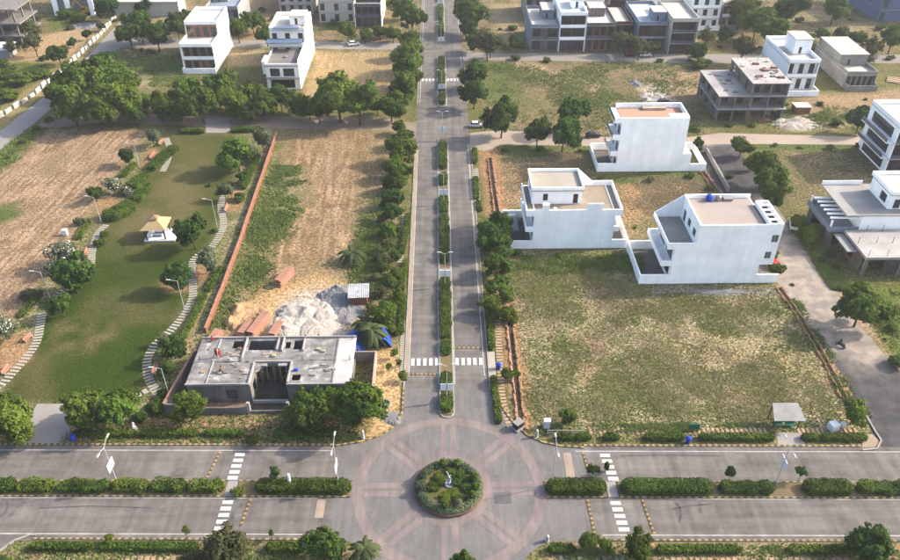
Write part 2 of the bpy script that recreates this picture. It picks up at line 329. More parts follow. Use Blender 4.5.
cover([(540, 345), (600, 340), (620, 380), (590, 395), (550, 375)], (.38, .29, .15), DRY, 4, 5, seed=41, patch=(6, .45))
cover([(650, 330), (830, 340), (850, 410), (700, 405)], (.34, .27, .13), OLV2, 5, 5, seed=42, patch=(9, .5))
cover([(515, 255), (640, 252), (635, 262), (515, 275)], GRN, OLV, 1.5, 1.5, seed=43)
cover([(514, 290), (560, 300), (565, 360), (560, 410), (530, 425), (518, 340)], (.10, .115, .035), OLV2, 3, 3, seed=44)
cover([(650, 286), (775, 286), (772, 296), (650, 296)], (.22, .20, .17), (.36, .32, .27), 1, 1.5, seed=45)
cover([(535, 405), (860, 405), (855, 425), (545, 425)], (.10, .10, .035), OLV2, 2, 2, seed=46)
cover([(495, 280), (514, 300), (535, 430), (516, 430), (498, 330)], SOIL, SOIL2, 1.0, 1.0, seed=47)
cover([(478, 150), (500, 150), (508, 212), (486, 215)], (.46, .26, .14), SOIL2, 1, 1, seed=48)
cover([(778, 285), (800, 300), (868, 418), (850, 425)], DRY, SOIL, 1.0, 1.2, seed=49)
# beyond the first cross street, right
cover([(485, 62), (700, 66), (700, 132), (600, 138), (487, 132)], (.115, .135, .045), DRY, 2, 3, seed=50, contrast=1.4)
cover([(510, 92), (680, 85), (690, 110), (600, 120), (510, 118)], (.27, .205, .105), (.13, .135, .05), 5, 5, seed=51, contrast=1.4)
cover([(486, 62), (530, 64), (520, 100), (488, 105)], GRN, OLV, 3, 3, seed=52)
cover([(505, 58), (525, 58), (560, 72), (600, 86), (595, 91), (545, 78), (510, 66)], (.48, .36, .22), DRY, 1.5, 1, seed=53)
cover([(640, 88), (672, 82), (680, 104), (655, 110), (640, 100)], PALE, PALE2, 1.5, 2, seed=54)
cover([(655, 70), (720, 70), (716, 100), (680, 104)], (.42, .30, .18), DRY, 3, 3, seed=55)
cover([(770, 105), (900, 112), (905, 130), (780, 124)], (.36, .27, .14), OLV2, 3, 3, seed=56)
cover([(800, 95), (920, 90), (920, 112), (810, 110)], (.42, .29, .17), DRY, 3, 3, seed=57)
cover([(755, 142), (900, 144), (880, 200), (800, 215), (775, 190)], (.27, .20, .115), (.15, .14, .06), 2, 2, seed=58, contrast=1.4)
cover([(752, 142), (900, 144), (900, 152), (758, 150)], GRN, OLV, 1, 1.5, seed=59)
cover([(775, 115), (810, 116), (830, 128), (790, 130)], PALE, PALE2, 1.5, 2, seed=60)
cover([(845, 285), (960, 285), (990, 370), (895, 372)], GRN, GRN2, 2, 2, seed=61)
cover([(820, 275), (850, 290), (905, 375), (925, 402), (880, 350)], (.46, .36, .26), (.40, .26, .16), 1.5, 1.5, seed=62)
# far plots left
cover([(230, 125), (400, 118), (400, 132), (230, 133)], (.34, .25, .15), DRY2, 2, 2, seed=63)
cover([(315, 52), (395, 52), (396, 100), (330, 104), (305, 95)], (.46, .32, .19), (.36, .27, .13), 2, 3, rows=1, seed=64)
cover([(110, 52), (185, 50), (185, 85), (150, 90), (95, 80)], (.42, .32, .18), OLV, 2, 3, seed=65)
cover([(130, 58), (184, 55), (184, 72), (140, 74)], GRN, OLV, 1.5, 2, seed=66)
cover([(150, 0), (190, 0), (188, 28), (150, 30)], (.36, .26, .13), OLV2, 3, 3, seed=67)
cover([(232, 0), (278, 0), (272, 40), (240, 45)], (.38, .25, .14), DRY, 3, 3, seed=68)
cover([(228, 48), (266, 48), (264, 66), (226, 66)], (.38, .26, .14), OLV2, 2, 2, seed=69)
cover([(330, 0), (355, 12), (352, 30), (325, 30)], (.06, .10, .03), GRN, 2, 2, seed=70)
cover([(30, 38), (88, 25), (90, 40), (60, 62), (0, 65), (0, 55), (35, 52)], (.50, .34, .19), (.42, .30, .18), 2, 2, seed=71)
cover([(-40, 62), (50, 62), (48, 78), (-40, 110)], GRN, GRN2, 2, 3, seed=72)
cover([(50, 12), (85, 10), (78, 25), (50, 30)], GRN, GRN2, 2, 3, seed=73)
cover([(-40, 158), (0, 131), (62, 80), (140, -3), (131, -3), (62, 64), (0, 110), (-40, 138)], (.40, .30, .15), (.26, .22, .10), 1, .8, seed=74)
cover([(490, 5), (522, 5), (525, 45), (500, 45)], (.36, .25, .14), OLV2, 3, 3, seed=75)
cover([(690, 30), (715, 32), (735, 48), (715, 52), (690, 44)], (.42, .31, .15), OLV, 2, 2, seed=76)
cover([(795, 10), (880, 18), (860, 30), (800, 30)], (.16, .15, .05), OLV2, 3, 3, seed=77)
# bottom verges
cover([(-60, 540), (345, 540), (372, 575), (-60, 600)], OLV, DRY, 1, 1, seed=78)
cover([(550, 541), (960, 541), (960, 600), (525, 600)], OLV2, SOIL, 1, 1, seed=79)
jit = (fbm(X, Y, 9, 81) - .5) * .5 + 1
CA *= jit[..., None] * np.array([.455, .46, .44]); CB *= (2 - jit)[..., None] * np.array([.455, .46, .44])
ny, nx = sh; V = np.stack([X, Y, np.zeros(sh)], -1).reshape(-1, 3)
idx = np.arange(nx * ny).reshape(ny, nx); Fq = np.stack([idx[:-1, :-1], idx[:-1, 1:], idx[1:, 1:], idx[1:, :-1]], -1).reshape(-1, 4)
me = bpy.data.meshes.new('ground'); me.vertices.add(len(V)); me.vertices.foreach_set('co', V.reshape(-1).astype(np.float32))
me.loops.add(Fq.size); me.loops.foreach_set('vertex_index', Fq.reshape(-1).astype(np.int32))
me.polygons.add(len(Fq)); me.polygons.foreach_set('loop_start', np.arange(0, Fq.size, 4, dtype=np.int32)); me.update()
for nm, arr in (('cover_a', CA), ('cover_b', CB), ('cover_mask', RW)):
    at = me.attributes.new(nm, 'FLOAT_COLOR', 'POINT'); d = np.ones((len(V), 4), np.float32); d[:, :arr.shape[-1]] = arr.reshape(len(V), -1)
    at.data.foreach_set('color', d.reshape(-1))
def ground_mat():
    m = bpy.data.materials.new('ground_cover'); m.use_nodes = True; t = m.node_tree; N = t.nodes; L = t.links; b = N['Principled BSDF']
    b.inputs['Roughness'].default_value = .95; b.inputs['Specular IOR Level'].default_value = .04
    def attr(n): a = N.new('ShaderNodeAttribute'); a.attribute_name = n; return a
    A, B, M = attr('cover_a'), attr('cover_b'), attr('cover_mask'); geo = N.new('ShaderNodeNewGeometry')
    def noise(sc, det=4, vec=None):
        n = N.new('ShaderNodeTexNoise'); n.inputs['Scale'].default_value = sc; n.inputs['Detail'].default_value = det
        L.new(vec if vec is not None else geo.outputs['Position'], n.inputs['Vector']); return n.outputs['Fac']
    def math_(op, a, b_=None, c=None):
        n = N.new('ShaderNodeMath'); n.operation = op
        for i, q in enumerate((a, b_, c)):
            if q is None: continue
            if isinstance(q, (int, float)): n.inputs[i].default_value = q
            else: L.new(q, n.inputs[i])
        return n.outputs[0]
    sepm = N.new('ShaderNodeSeparateColor'); L.new(M.outputs['Color'], sepm.inputs[0])
    n1 = noise(.22, 5); n2 = noise(1.0, 7); n3 = noise(3.2, 5)
    # streaks left by ploughing and mowing: stretched noise
    def rows(ang, sx, sy):
        m0 = N.new('ShaderNodeMapping'); m0.inputs['Rotation'].default_value = (0, 0, ang); mp = N.new('ShaderNodeMapping'); mp.inputs['Scale'].default_value = (sx, sy, 1)
        L.new(geo.outputs['Position'], m0.inputs['Vector']); L.new(m0.outputs[0], mp.inputs['Vector']); return noise(1.0, 3, mp.outputs[0])
    dl = G(90, 205) - G(25, 275); r1 = rows(-math.atan2(dl.y, dl.x), .10, 1.05); r2 = rows(-R(90), .10, .8)
    mixv = math_('ADD', math_('MULTIPLY', n1, .35), math_('ADD', math_('MULTIPLY', n2, .35), math_('MULTIPLY', n3, .3)))
    f = math_('MULTIPLY_ADD', math_('SUBTRACT', mixv, .5), math_('MULTIPLY', sepm.outputs[2], 7.5), .5)
    f = math_('MULTIPLY_ADD', math_('MULTIPLY', math_('SUBTRACT', r1, .5), sepm.outputs[0]), 4.2, f)
    f = math_('MULTIPLY_ADD', math_('MULTIPLY', math_('SUBTRACT', r2, .5), sepm.outputs[1]), 3.8, f)
    cl = N.new('ShaderNodeClamp'); L.new(f, cl.inputs[0])
    mx = N.new('ShaderNodeMix'); mx.data_type = 'RGBA'; L.new(cl.outputs[0], mx.inputs[0]); L.new(A.outputs['Color'], mx.inputs[6]); L.new(B.outputs['Color'], mx.inputs[7])
    n5 = noise(1.7, 7); val = math_('MULTIPLY_ADD', math_('SUBTRACT', n3, .5), math_('MULTIPLY', sepm.outputs[2], 2.8), 1.0); val = math_('MULTIPLY_ADD', math_('SUBTRACT', n5, .5), math_('MULTIPLY', sepm.outputs[2], 2.4), val); val = math_('MAXIMUM', val, .3)
    vm = N.new('ShaderNodeVectorMath'); vm.operation = 'SCALE'; L.new(mx.outputs[2], vm.inputs[0]); L.new(val, vm.inputs['Scale'])
    L.new(vm.outputs[0], b.inputs['Base Color'])
    hgt = math_('ADD', n3, math_('MULTIPLY', math_('MULTIPLY', r1, sepm.outputs[0]), 2.0))
    bp = N.new('ShaderNodeBump'); bp.inputs['Strength'].default_value = .6; bp.inputs['Distance'].default_value = .18
    L.new(hgt, bp.inputs['Height']); L.new(bp.outputs[0], b.inputs['Normal']); return m
me.materials.append(ground_mat()); tag(link('ground', me), 'open ground of dry grass, ploughed plots and park lawn', kind='structure')
def cover_at(x, y):                                  # colours at a point (for tufts)
    i = np.clip(np.searchsorted(gy, y), 0, ny - 1); j = np.clip(np.searchsorted(gx, x), 0, nx - 1); return CA[i, j], CB[i, j]

# ------------------------------------------------------------------ roads
CR = math.atan(-0.0178)                              # the cross street runs one degree off square
def X2(u, v): return Vector((u * math.cos(CR) - (v) * math.sin(CR), u * math.sin(CR) + v * math.cos(CR)))
def cu(px, py): p = G(px, py); return p.x * math.cos(CR) + p.y * math.sin(CR)
def struct(name, mb, m, label, bevel=0.0): return tag(mb.build(name, m, bevel=bevel), label, kind='structure')
def rect(mb, u0, u1, v0, v1, z, mi=0): mb.sheet([X2(u0, v0), X2(u1, v0), X2(u1, v1), X2(u0, v1)], z, mi)
ZA, ZP, ZL = .02, .03, .042
Y_END = 330
m_ = MB(); m_.sheet([(-6.95, 15), (6.85, 15), (6.85, Y_END), (-6.95, Y_END)], ZA)
struct('avenue_roadway', m_, ASPH, 'grey asphalt avenue with two carriageways running away from the roundabout')
UW, UE = cu(335, 465), cu(583, 465)
m_ = MB(); rect(m_, -260, UW + 3, -8.6, 7.9, ZA); struct('cross_street_west', m_, ASPH, 'asphalt cross street with two carriageways left of the roundabout')
m_ = MB(); rect(m_, UE - 4, 260, -8.6, 7.9, ZA); struct('cross_street_east', m_, ASPH, 'asphalt cross street with two carriageways right of the roundabout')
pav = [(406, 388), (404, 412), (395, 428), (380, 437), (362, 443), (334, 447.2), (331, 540), (348, 541.5), (362, 547), (372, 556), (380, 580), (380, 700), (520, 700), (520, 575), (527, 556), (540, 546), (556, 540.5), (586, 539), (583, 448.5), (560, 447), (542, 443), (526, 436), (513, 425), (503, 411), (496, 398), (488, 388)]
def paver_mat():
    m = mat('grey_paver', (.185, .175, .172), .9, .15, .5, 7, .25, hue2=(.135, .130, .130)); worn(m, [(.3, .3, 1), (1.5, .2, 1)], .14); t = m.node_tree; N = t.nodes; L = t.links; b = N['Principled BSDF']
    src = b.inputs['Base Color'].links[0].from_socket; br = N.new('ShaderNodeTexBrick'); geo = N.new('ShaderNodeNewGeometry')
    br.inputs['Scale'].default_value = 2.2; br.inputs['Mortar Size'].default_value = .03; br.inputs['Color1'].default_value = (1, 1, 1, 1); br.inputs['Color2'].default_value = (.82, .82, .83, 1); br.inputs['Mortar'].default_value = (.5, .5, .48, 1)
    L.new(geo.outputs['Position'], br.inputs['Vector']); mx = N.new('ShaderNodeMix'); mx.data_type = 'RGBA'; mx.blend_type = 'MULTIPLY'; mx.inputs[0].default_value = .8
    L.new(src, mx.inputs[6]); L.new(br.outputs['Color'], mx.inputs[7]); L.new(mx.outputs[2], b.inputs['Base Color']); return m
PAVER = paver_mat(); worn(PINK, [(.3, .3, 1), (1.5, .2, 1)], .16)
m_ = MB(); m_.sheet([p for p in pxpoly(pav)][::-1], ZP); struct('roundabout_paving', m_, PAVER, 'grey block paving of the roundabout junction')
# pink rings and paired spokes laid in the paving
def arc(mb, r0, r1, z, a0=0, a1=360, n=96):
    for i in range(n):
        a, b = R(a0 + (a1 - a0) * i / n), R(a0 + (a1 - a0) * (i + 1) / n)
        mb.sheet([(r0 * math.cos(a), r0 * math.sin(a)), (r1 * math.cos(a), r1 * math.sin(a)), (r1 * math.cos(b), r1 * math.sin(b)), (r0 * math.cos(b), r0 * math.sin(b))], z)
m_ = MB(); arc(m_, 12.1, 13.6, ZL); arc(m_, 4.0, 6.1, ZL)
struct('pink_paver_rings', m_, PINK, 'rings of pink pavers round the roundabout island')
for k in range(8):
    a = R(45 * k); d = Vector((math.cos(a), math.sin(a))); n = Vector((-d.y, d.x)); m_ = MB()
    for o in (-.72, .72): m_.sheet([d * 6.1 + n * (o - .48), d * 12.1 + n * (o - .48), d * 12.1 + n * (o + .48), d * 6.1 + n * (o + .48)], ZL)
    struct('pink_paver_spoke', m_, PINK, 'paired pink paver bands pointing %s from the roundabout island' % ['east', 'north-east', 'north', 'north-west', 'west', 'south-west', 'south', 'south-east'][k])
# painted lines
m_ = MB()
def vline(x, y0, y1, wd=.16): m_.sheet([(x - wd / 2, y0), (x + wd / 2, y0), (x + wd / 2, y1), (x - wd / 2, y1)], ZL)
for x in (-6.3, -1.42, 1.22, 6.2):
    for a, b in ((23, 108), (134, 170), (186, Y_END)): vline(x, a if abs(x) > 3 else a - 2, b)
for a, b in ((-260, cu(333, 450)), (cu(575, 450), 260)): rect(m_, a, b, 6.87, 7.03, ZL)
for a, b in ((-260, cu(333, 535)), (cu(602, 535), 260)): rect(m_, a, b, -7.6, -7.44, ZL)
for a, b in ((-260, cu(318, 497)), (cu(670, 500), 260)): rect(m_, a, b, -1.72, -1.58, ZL)
for a, b in ((-260, cu(228, 481)), (cu(612, 481), 260)): rect(m_, a, b, 1.36, 1.50, ZL)
struct('lane_edge_lines', m_, LINEE, 'white painted lines along the kerbs of the roads')
def stripes(lst, name, label):
    e = empty(name); e['kind'] = 'structure'; e['label'] = label
    for (p, w_, h_, rz) in lst:
        s = MB().sheet([(-w_ / 2, -h_ / 2), (w_ / 2, -h_ / 2), (w_ / 2, h_ / 2), (-w_ / 2, h_ / 2)], 0).build('stripe', LINE, e); s.location = (p[0], p[1], ZL + .004); s.rotation_euler = (0, 0, rz)
yc = G(430, 362).y
stripes([((-5.75 + i * 1.02, yc), .58, 1.75, 0) for i in range(5)], 'zebra_crossing', 'white crossing stripes on the left carriageway of the avenue')
stripes([((1.75 + i * 1.0, yc), .58, 1.75, 0) for i in range(5)], 'zebra_crossing', 'white crossing stripes on the right carriageway of the avenue')
yc = G(430, 80).y
stripes([((-5.7 + i * 1.05, yc), .6, 1.9, 0) for i in range(5)], 'zebra_crossing', 'far crossing stripes beyond the junction, left carriageway')
stripes([((1.8 + i * 1.0, yc), .6, 1.9, 0) for i in range(5)], 'zebra_crossing', 'far crossing stripes beyond the junction, right carriageway')
def xstripes(u, v0, n, dv, label, wd=1.45, skew=0): stripes([((X2(u + skew * i, v0 + dv * i).x, X2(u + skew * i, v0 + dv * i).y), wd, .62, CR) for i in range(n)], 'zebra_crossing', label)
xstripes(cu(237, 465), 6.15, 5, -1.07, 'white crossing stripes on upper carriageway left of the roundabout', skew=-.02)
xstripes(cu(225, 512), -2.35, 5, -1.07, 'white crossing stripes on lower carriageway left of the roundabout', skew=-.02)
xstripes(cu(607, 465), 6.15, 5, -1.07, 'white crossing stripes on upper carriageway right of the roundabout', skew=.12)
xstripes(cu(618, 515), -2.35, 5, -1.07, 'white crossing stripes on lower carriageway right of the roundabout', skew=.1)
# rumble strips: small yellow and black blocks bolted to the road
def rumble(a, b, label, n=None):
    a = Vector(a[:2]); b = Vector(b[:2]); L_ = (b - a).length; n = n or int(L_ / .36); m_ = MB()
    for i in range(n): m_.seg(a.lerp(b, i / n), a.lerp(b, (i + .92) / n), .34, ZA + .004, ZA + .07, i % 2)
    tag(m_.build('rumble_strip', [LINEY, BLACKP]), label, 'rumble strip', 'rumble strips across the carriageways')
rumble(G(450.5 + 3, 348), G(484, 348), 'ochre rumble strip across the right carriageway of the avenue', 13)
rumble(G(408, 374.5), G(438, 374.5), 'ochre and black rumble strip across left carriageway of the avenue', 14)
rumble(X2(cu(216, 465), 6.7), X2(cu(215, 465) - .6, 1.5), 'yellow black rumble strip on upper carriageway left of the roundabout')
rumble(X2(cu(248, 510), -1.8), X2(cu(247, 510) - .3, -6.3), 'yellow black rumble strip on lower carriageway left of the roundabout')
rumble(X2(cu(585, 465), 6.7), X2(cu(586.5, 465) + .4, 1.5), 'yellow black rumble strip on upper carriageway right of the roundabout')
rumble(X2(cu(590, 515), -1.8), X2(cu(590, 515) + .2, -7.3), 'yellow black rumble strip nearer the roundabout on lower right carriageway')
rumble(X2(cu(646, 515), -1.8), X2(cu(646, 515) + .5, -7.4), 'yellow black rumble strip farther from roundabout on lower right carriageway')
for px, py, v0, v1, lab in ((321, 504, -4.9, -1.9, 'lower left'), (569, 466, 1.6, 6.6, 'upper right')):
    u = cu(px, py); m_ = MB(); rect(m_, u - .6, u + .6, v0, v1, ZL + .004); struct('paving_band', m_, mat('tan_paver', (.31, .25, .20), .9, .15, .8, 9), 'tan paving band across the %s carriageway end' % lab)
# kerbs
def kerb_line(pts, name, label, mats, block=.0, wd=.22, h=.16, z=0):
    m_ = MB()
    for a, b in zip(pts[:-1], pts[1:]):
        a = Vector(a[:2]); b = Vector(b[:2]); L_ = (b - a).length
        if not block: m_.seg(a, b, wd, z, h); continue
        n = max(1, int(L_ / block))
        for i in range(n): m_.seg(a.lerp(b, i / n), a.lerp(b, (i + 1) / n), wd, z, h - (i % 2) * .012, i % 2)
    return struct(name, m_, mats, label)
for x, nm in ((-7.05, 'left'), (6.95, 'right')):
    for a, b, wh in ((20, 108, 'near'), (133, 170, 'middle'), (186, Y_END, 'far')): kerb_line([(x, a), (x, b)], 'kerb', '%s kerb of the avenue, %s stretch' % (nm, wh), KERBC)
NW = [G(*p) for p in [(403.5, 388), (402.5, 412), (394, 427), (379.5, 436), (361, 442), (333, 446.5)]]
NE = [G(*p) for p in [(489.5, 388), (497, 397), (504, 410), (514.5, 424), (527.5, 435.5), (543, 442.5), (560, 446.2), (584, 447.8)]]
kerb_line(NW, 'kerb', 'curved kerb at the corner by the unfinished house', [YELLOW, BLACKP], .5, .3, .2)
kerb_line(NE, 'kerb', 'curved kerb at the corner by the dug trench', [YELLOW, BLACKP], .5, .3, .2)
TEETH = [YELLOW, BLACKP]
kerb_line([X2(-200, 8.05), X2(cu(333, 447), 8.05)], 'kerb', 'yellow black kerb along park side of cross street', TEETH, .46, .34, .15)
kerb_line([X2(cu(584, 448), 8.05), X2(cu(862, 448), 8.05)], 'kerb', 'yellow black kerb along grass plot side of cross street', TEETH, .46, .34, .15)
kerb_line([X2(-55, -8.3), X2(cu(332, 540), -8.3)], 'kerb', 'yellow kerb at bottom left edge of cross street', TEETH, .46, .28, .14)
kerb_line([X2(cu(586, 540), -8.3), X2(200, -8.3)], 'kerb', 'yellow kerb at bottom right edge of cross street', TEETH, .46, .28, .14)
# dust along the left gutter of the avenue, driveway mouths
for (a, b, c, d, lab) in ((-6.9, 24, -6.42, 108, 'pale dust in the left gutter of the avenue'), (6.3, 40, 6.8, 108, 'pale dust in the right gutter of the avenue')):
    m_ = MB(); m_.sheet([(a, b), (c, b), (c, d), (a, d)], ZA + .008); struct('gutter_dust', m_, DUST, lab)
# side roads
def side_road_mat():
    m = bpy.data.materials.new('side_road_surface'); m.use_nodes = True; t = m.node_tree; N = t.nodes; L = t.links; b = N['Principled BSDF']; b.inputs['Roughness'].default_value = .95; b.inputs['Specular IOR Level'].default_value = .05
    geo = N.new('ShaderNodeNewGeometry'); sx = N.new('ShaderNodeSeparateXYZ'); L.new(geo.outputs['Position'], sx.inputs[0]); n = N.new('ShaderNodeTexNoise'); n.inputs['Scale'].default_value = .16; n.inputs['Detail'].default_value = 6; L.new(geo.outputs['Position'], n.inputs['Vector'])
    def ramp(lo, hi, v0, v1):
        r = N.new('ShaderNodeMapRange'); r.interpolation_type = 'SMOOTHSTEP'; r.inputs[1].default_value = lo; r.inputs[2].default_value = hi; r.inputs[3].default_value = v0; r.inputs[4].default_value = v1; return r
    a = N.new('ShaderNodeMath'); a.operation = 'MULTIPLY_ADD'; a.inputs[1].default_value = 16; L.new(n.outputs['Fac'], a.inputs[0]); L.new(sx.outputs['Y'], a.inputs[2])
    r1 = ramp(29, 38, 0, 1); r2 = ramp(78, 92, 1, 0); r3 = ramp(112, 118, 0, 1); L.new(a.outputs[0], r1.inputs[0]); L.new(a.outputs[0], r2.inputs[0]); L.new(a.outputs[0], r3.inputs[0])
    mx = N.new('ShaderNodeMath'); mx.operation = 'MAXIMUM'; L.new(r2.outputs[0], mx.inputs[0]); L.new(r3.outputs[0], mx.inputs[1]); ml = N.new('ShaderNodeMath'); ml.operation = 'MULTIPLY'; L.new(r1.outputs[0], ml.inputs[0]); L.new(mx.outputs[0], ml.inputs[1])
    n2 = N.new('ShaderNodeTexNoise'); n2.inputs['Scale'].default_value = .45; n2.inputs['Detail'].default_value = 8; L.new(geo.outputs['Position'], n2.inputs['Vector']); r4 = ramp(.35, .65, 0, 1); L.new(n2.outputs['Fac'], r4.inputs[0])
    c1 = N.new('ShaderNodeMix'); c1.data_type = 'RGBA'; c1.inputs[6].default_value = (.135, .122, .112, 1); c1.inputs[7].default_value = (.225, .188, .155, 1); L.new(r4.outputs[0], c1.inputs[0])
    c2 = N.new('ShaderNodeMix'); c2.data_type = 'RGBA'; c2.inputs[6].default_value = (.036, .036, .038, 1); c2.inputs[7].default_value = (.055, .053, .053, 1); L.new(r4.outputs[0], c2.inputs[0])
    c3 = N.new('ShaderNodeMix'); c3.data_type = 'RGBA'; L.new(ml.outputs[0], c3.inputs[0]); L.new(c2.outputs[2], c3.inputs[6]); L.new(c1.outputs[2], c3.inputs[7]); L.new(c3.outputs[2], b.inputs['Base Color']); return m
def road_poly(name, pts, m, label, z=ZA - .008):
    pp = pxpoly(pts); a = sum(pp[i].x * pp[(i + 1) % len(pp)].y - pp[(i + 1) % len(pp)].x * pp[i].y for i in range(len(pp)))
    m_ = MB(); m_.sheet(pp if a > 0 else pp[::-1], z); return struct(name, m_, m, label)
road_poly('side_road_right', [(690, 150), (722, 198), (770, 272), (798, 312), (842, 375), (865, 418), (872, 432), (876, 449), (960, 449), (940, 430), (900, 372), (862, 328), (832, 288), (800, 240), (772, 200), (742, 155), (736, 144), (686, 144)], side_road_mat(), 'dusty side road slanting down the right beside the grass plot')
road_poly('first_lane_right', [(470, 133), (500, 130), (590, 137), (690, 137), (720, 133), (900, 138), (960, 138), (960, 146), (900, 145), (740, 144), (690, 151), (590, 146), (500, 144.5), (492, 150), (470, 150)], mat('sandy_lane', (.36, .295, .24), .95, .2, .3, 4, .3, hue2=(.28, .23, .185)), 'sandy lane running right from the first junction', ZA - .012)
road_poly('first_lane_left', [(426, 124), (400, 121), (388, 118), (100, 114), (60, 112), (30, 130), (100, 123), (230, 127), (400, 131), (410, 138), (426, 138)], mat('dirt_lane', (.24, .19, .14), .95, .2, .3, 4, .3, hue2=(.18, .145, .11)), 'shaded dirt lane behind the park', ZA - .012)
road_poly('second_lane_right', [(460, 50), (480, 53), (700, 54), (960, 55), (960, 63), (700, 63.5), (560, 61), (480, 60), (462, 62)], mat('grey_lane', (.26, .235, .205), .95, .2, .3, 4, .3, hue2=(.20, .185, .17)), 'grey lane in front of the far row of houses', ZA - .012)
road_poly('second_lane_left', [(425, 42), (400, 43), (232, 40), (120, 36), (108, 48), (232, 47.5), (400, 50), (425, 54)], MATS['grey_lane'], 'grey lane in front of the far left houses', ZA - .012)
road_poly('side_road_left', [(-60, 172), (-60, 205), (0, 150), (36, 122), (78, 84), (122, 46), (160, -4), (185, -30), (172, -30), (143, -4), (66, 80), (0, 131)], mat('dusty_grey_road', (.26, .25, .24), .95, .2, .3, 4, .3, hue2=(.205, .198, .192)), 'grey side road slanting up the far left', ZA - .014)
road_poly('park_driveway', [(37, 404), (67.5, 404), (71, 444.5), (16, 445.5)], CONCP, 'concrete driveway into the park', .06)
road_poly('park_back_gate_pad', [(205, 118), (231, 118), (229.5, 133), (206, 133)], CONCP, 'small concrete pad at back gate of park', .05)
road_poly('footpath_pad_right', [(776, 433), (800, 433), (806, 446), (778, 446)], CONCP, 'concrete apron in front of bus shelter', .05)
road_poly('corner_apron', [(862, 436), (872, 434), (878, 440), (880, 447), (862, 447.5)], DUST, 'bare dusty corner by the side road', .05)
kerb_line([G(*p) for p in [(866, 416), (874, 430), (881, 441), (877, 449), (862, 450.5)]], 'kerb', 'white curved kerb at the mouth of the side road', KERBC, 0, .25, .2)
kerb_line([G(*p) for p in [(0, 551), (14, 541), (30, 535.5), (36, 535)]], 'kerb', 'white curved kerb at bottom left corner', KERBC, 0, .25, .2)

# tyre scuffs: thin dark sheets left by turning wheels
def scuff(pts, label, wd=.22):
    P = [G(*q).to_2d() for q in pts]; m_ = MB()
    for a, b in zip(P[:-1], P[1:]): m_.seg(a, b, wd, ZL + .002, ZL + .005)
    struct('tyre_mark', m_, mat('tyre_mark_grey', (.095, .09, .088), .95, .25, 2, 12), label)
scuff([(676, 503), (680, 508), (681, 515), (679, 523)], 'curved tyre mark on lower right carriageway'); scuff([(0, 517), (5, 513), (8, 506), (7, 500)], 'curved tyre mark at left end of lower carriageway'); scuff([(672, 509), (690, 506), (712, 504)], 'faint tyre mark near the curved one'); scuff([(620, 456), (660, 455), (720, 456)], 'long faint tyre mark on upper right carriageway', .15); scuff([(40, 508), (90, 506), (150, 508)], 'long faint tyre mark on lower left carriageway', .15)

# ------------------------------------------------------------------ raised planted medians
road_poly('corner_roadway', [(-80, 530), (34, 536), (16, 541), (0, 552), (-20, 570), (-80, 600)], ASPH, 'road turning off at the bottom left corner', ZA - .004)
BED = mat('bed_soil', (.19, .13, .08), .95, .2, 1.2, 9, .4, hue2=(.11, .10, .05))
for a, b, lab in ((13.6, 111.5, 'near'), (131.5, 170, 'middle'), (187, Y_END, 'far')):
    m_ = MB(); m_.box(-1.12, a + .6, 0, .92, b, .14); 
    struct('median_bed', m_, BED, 'planted median of the avenue, %s stretch' % lab)
    k = [(-1.2, b), (-1.2, a + .9), (-.75, a + .2), (-.1, a), (.55, a + .2), (1.0, a + .9), (1.0, b)]
    kerb_line(k, 'median_kerb', 'pale kerb round the avenue median, %s stretch' % lab, KERBC, 0, .2, .2)
for a, b, lab in ((-200, cu(226, 490), 'left'), (cu(237, 490), cu(351, 490), 'left near the roundabout'), (cu(545, 490), cu(606, 490), 'right near the roundabout'), (cu(618, 490), 200, 'right')):
    m_ = MB(); m_.prism([X2(a, -1.3), X2(b, -1.3), X2(b, 1.15), X2(a, 1.15)], 0, .14); struct('median_bed', m_, BED, 'planted median of the cross street, %s' % lab)
    for v in (-1.42, 1.27): kerb_line([X2(a, v), X2(b, v)], 'median_kerb', '%s kerb of the cross street median, %s' % ('upper' if v > 0 else 'lower', lab), TEETH, .52, .22, .2)
m_ = MB(); m_.prism([X2(cu(226, 490), -1.4), X2(cu(236, 490), -1.4), X2(cu(236, 490), 1.25), X2(cu(226, 490), 1.25)], 0, .12); struct('median_crossing_slab', m_, CONCL, 'pale slab crossing the left median')
m_ = MB(); m_.prism([X2(cu(607, 490), -1.4), X2(cu(617, 490), -1.4), X2(cu(617, 490), 1.25), X2(cu(607, 490), 1.25)], 0, .12); struct('median_crossing_slab', m_, CONCL, 'pale slab crossing the right median')
for py in (386, 272, 192):
    y = G(446, py).y; m_ = MB(); m_.box(-1.1, y - .9, .14, .9, y + .9, .2)
    struct('median_slab', m_, CONCL, 'pale slab across the avenue median under %s lamp post' % {386: 'the nearest', 272: 'the second', 192: 'the third'}[py])

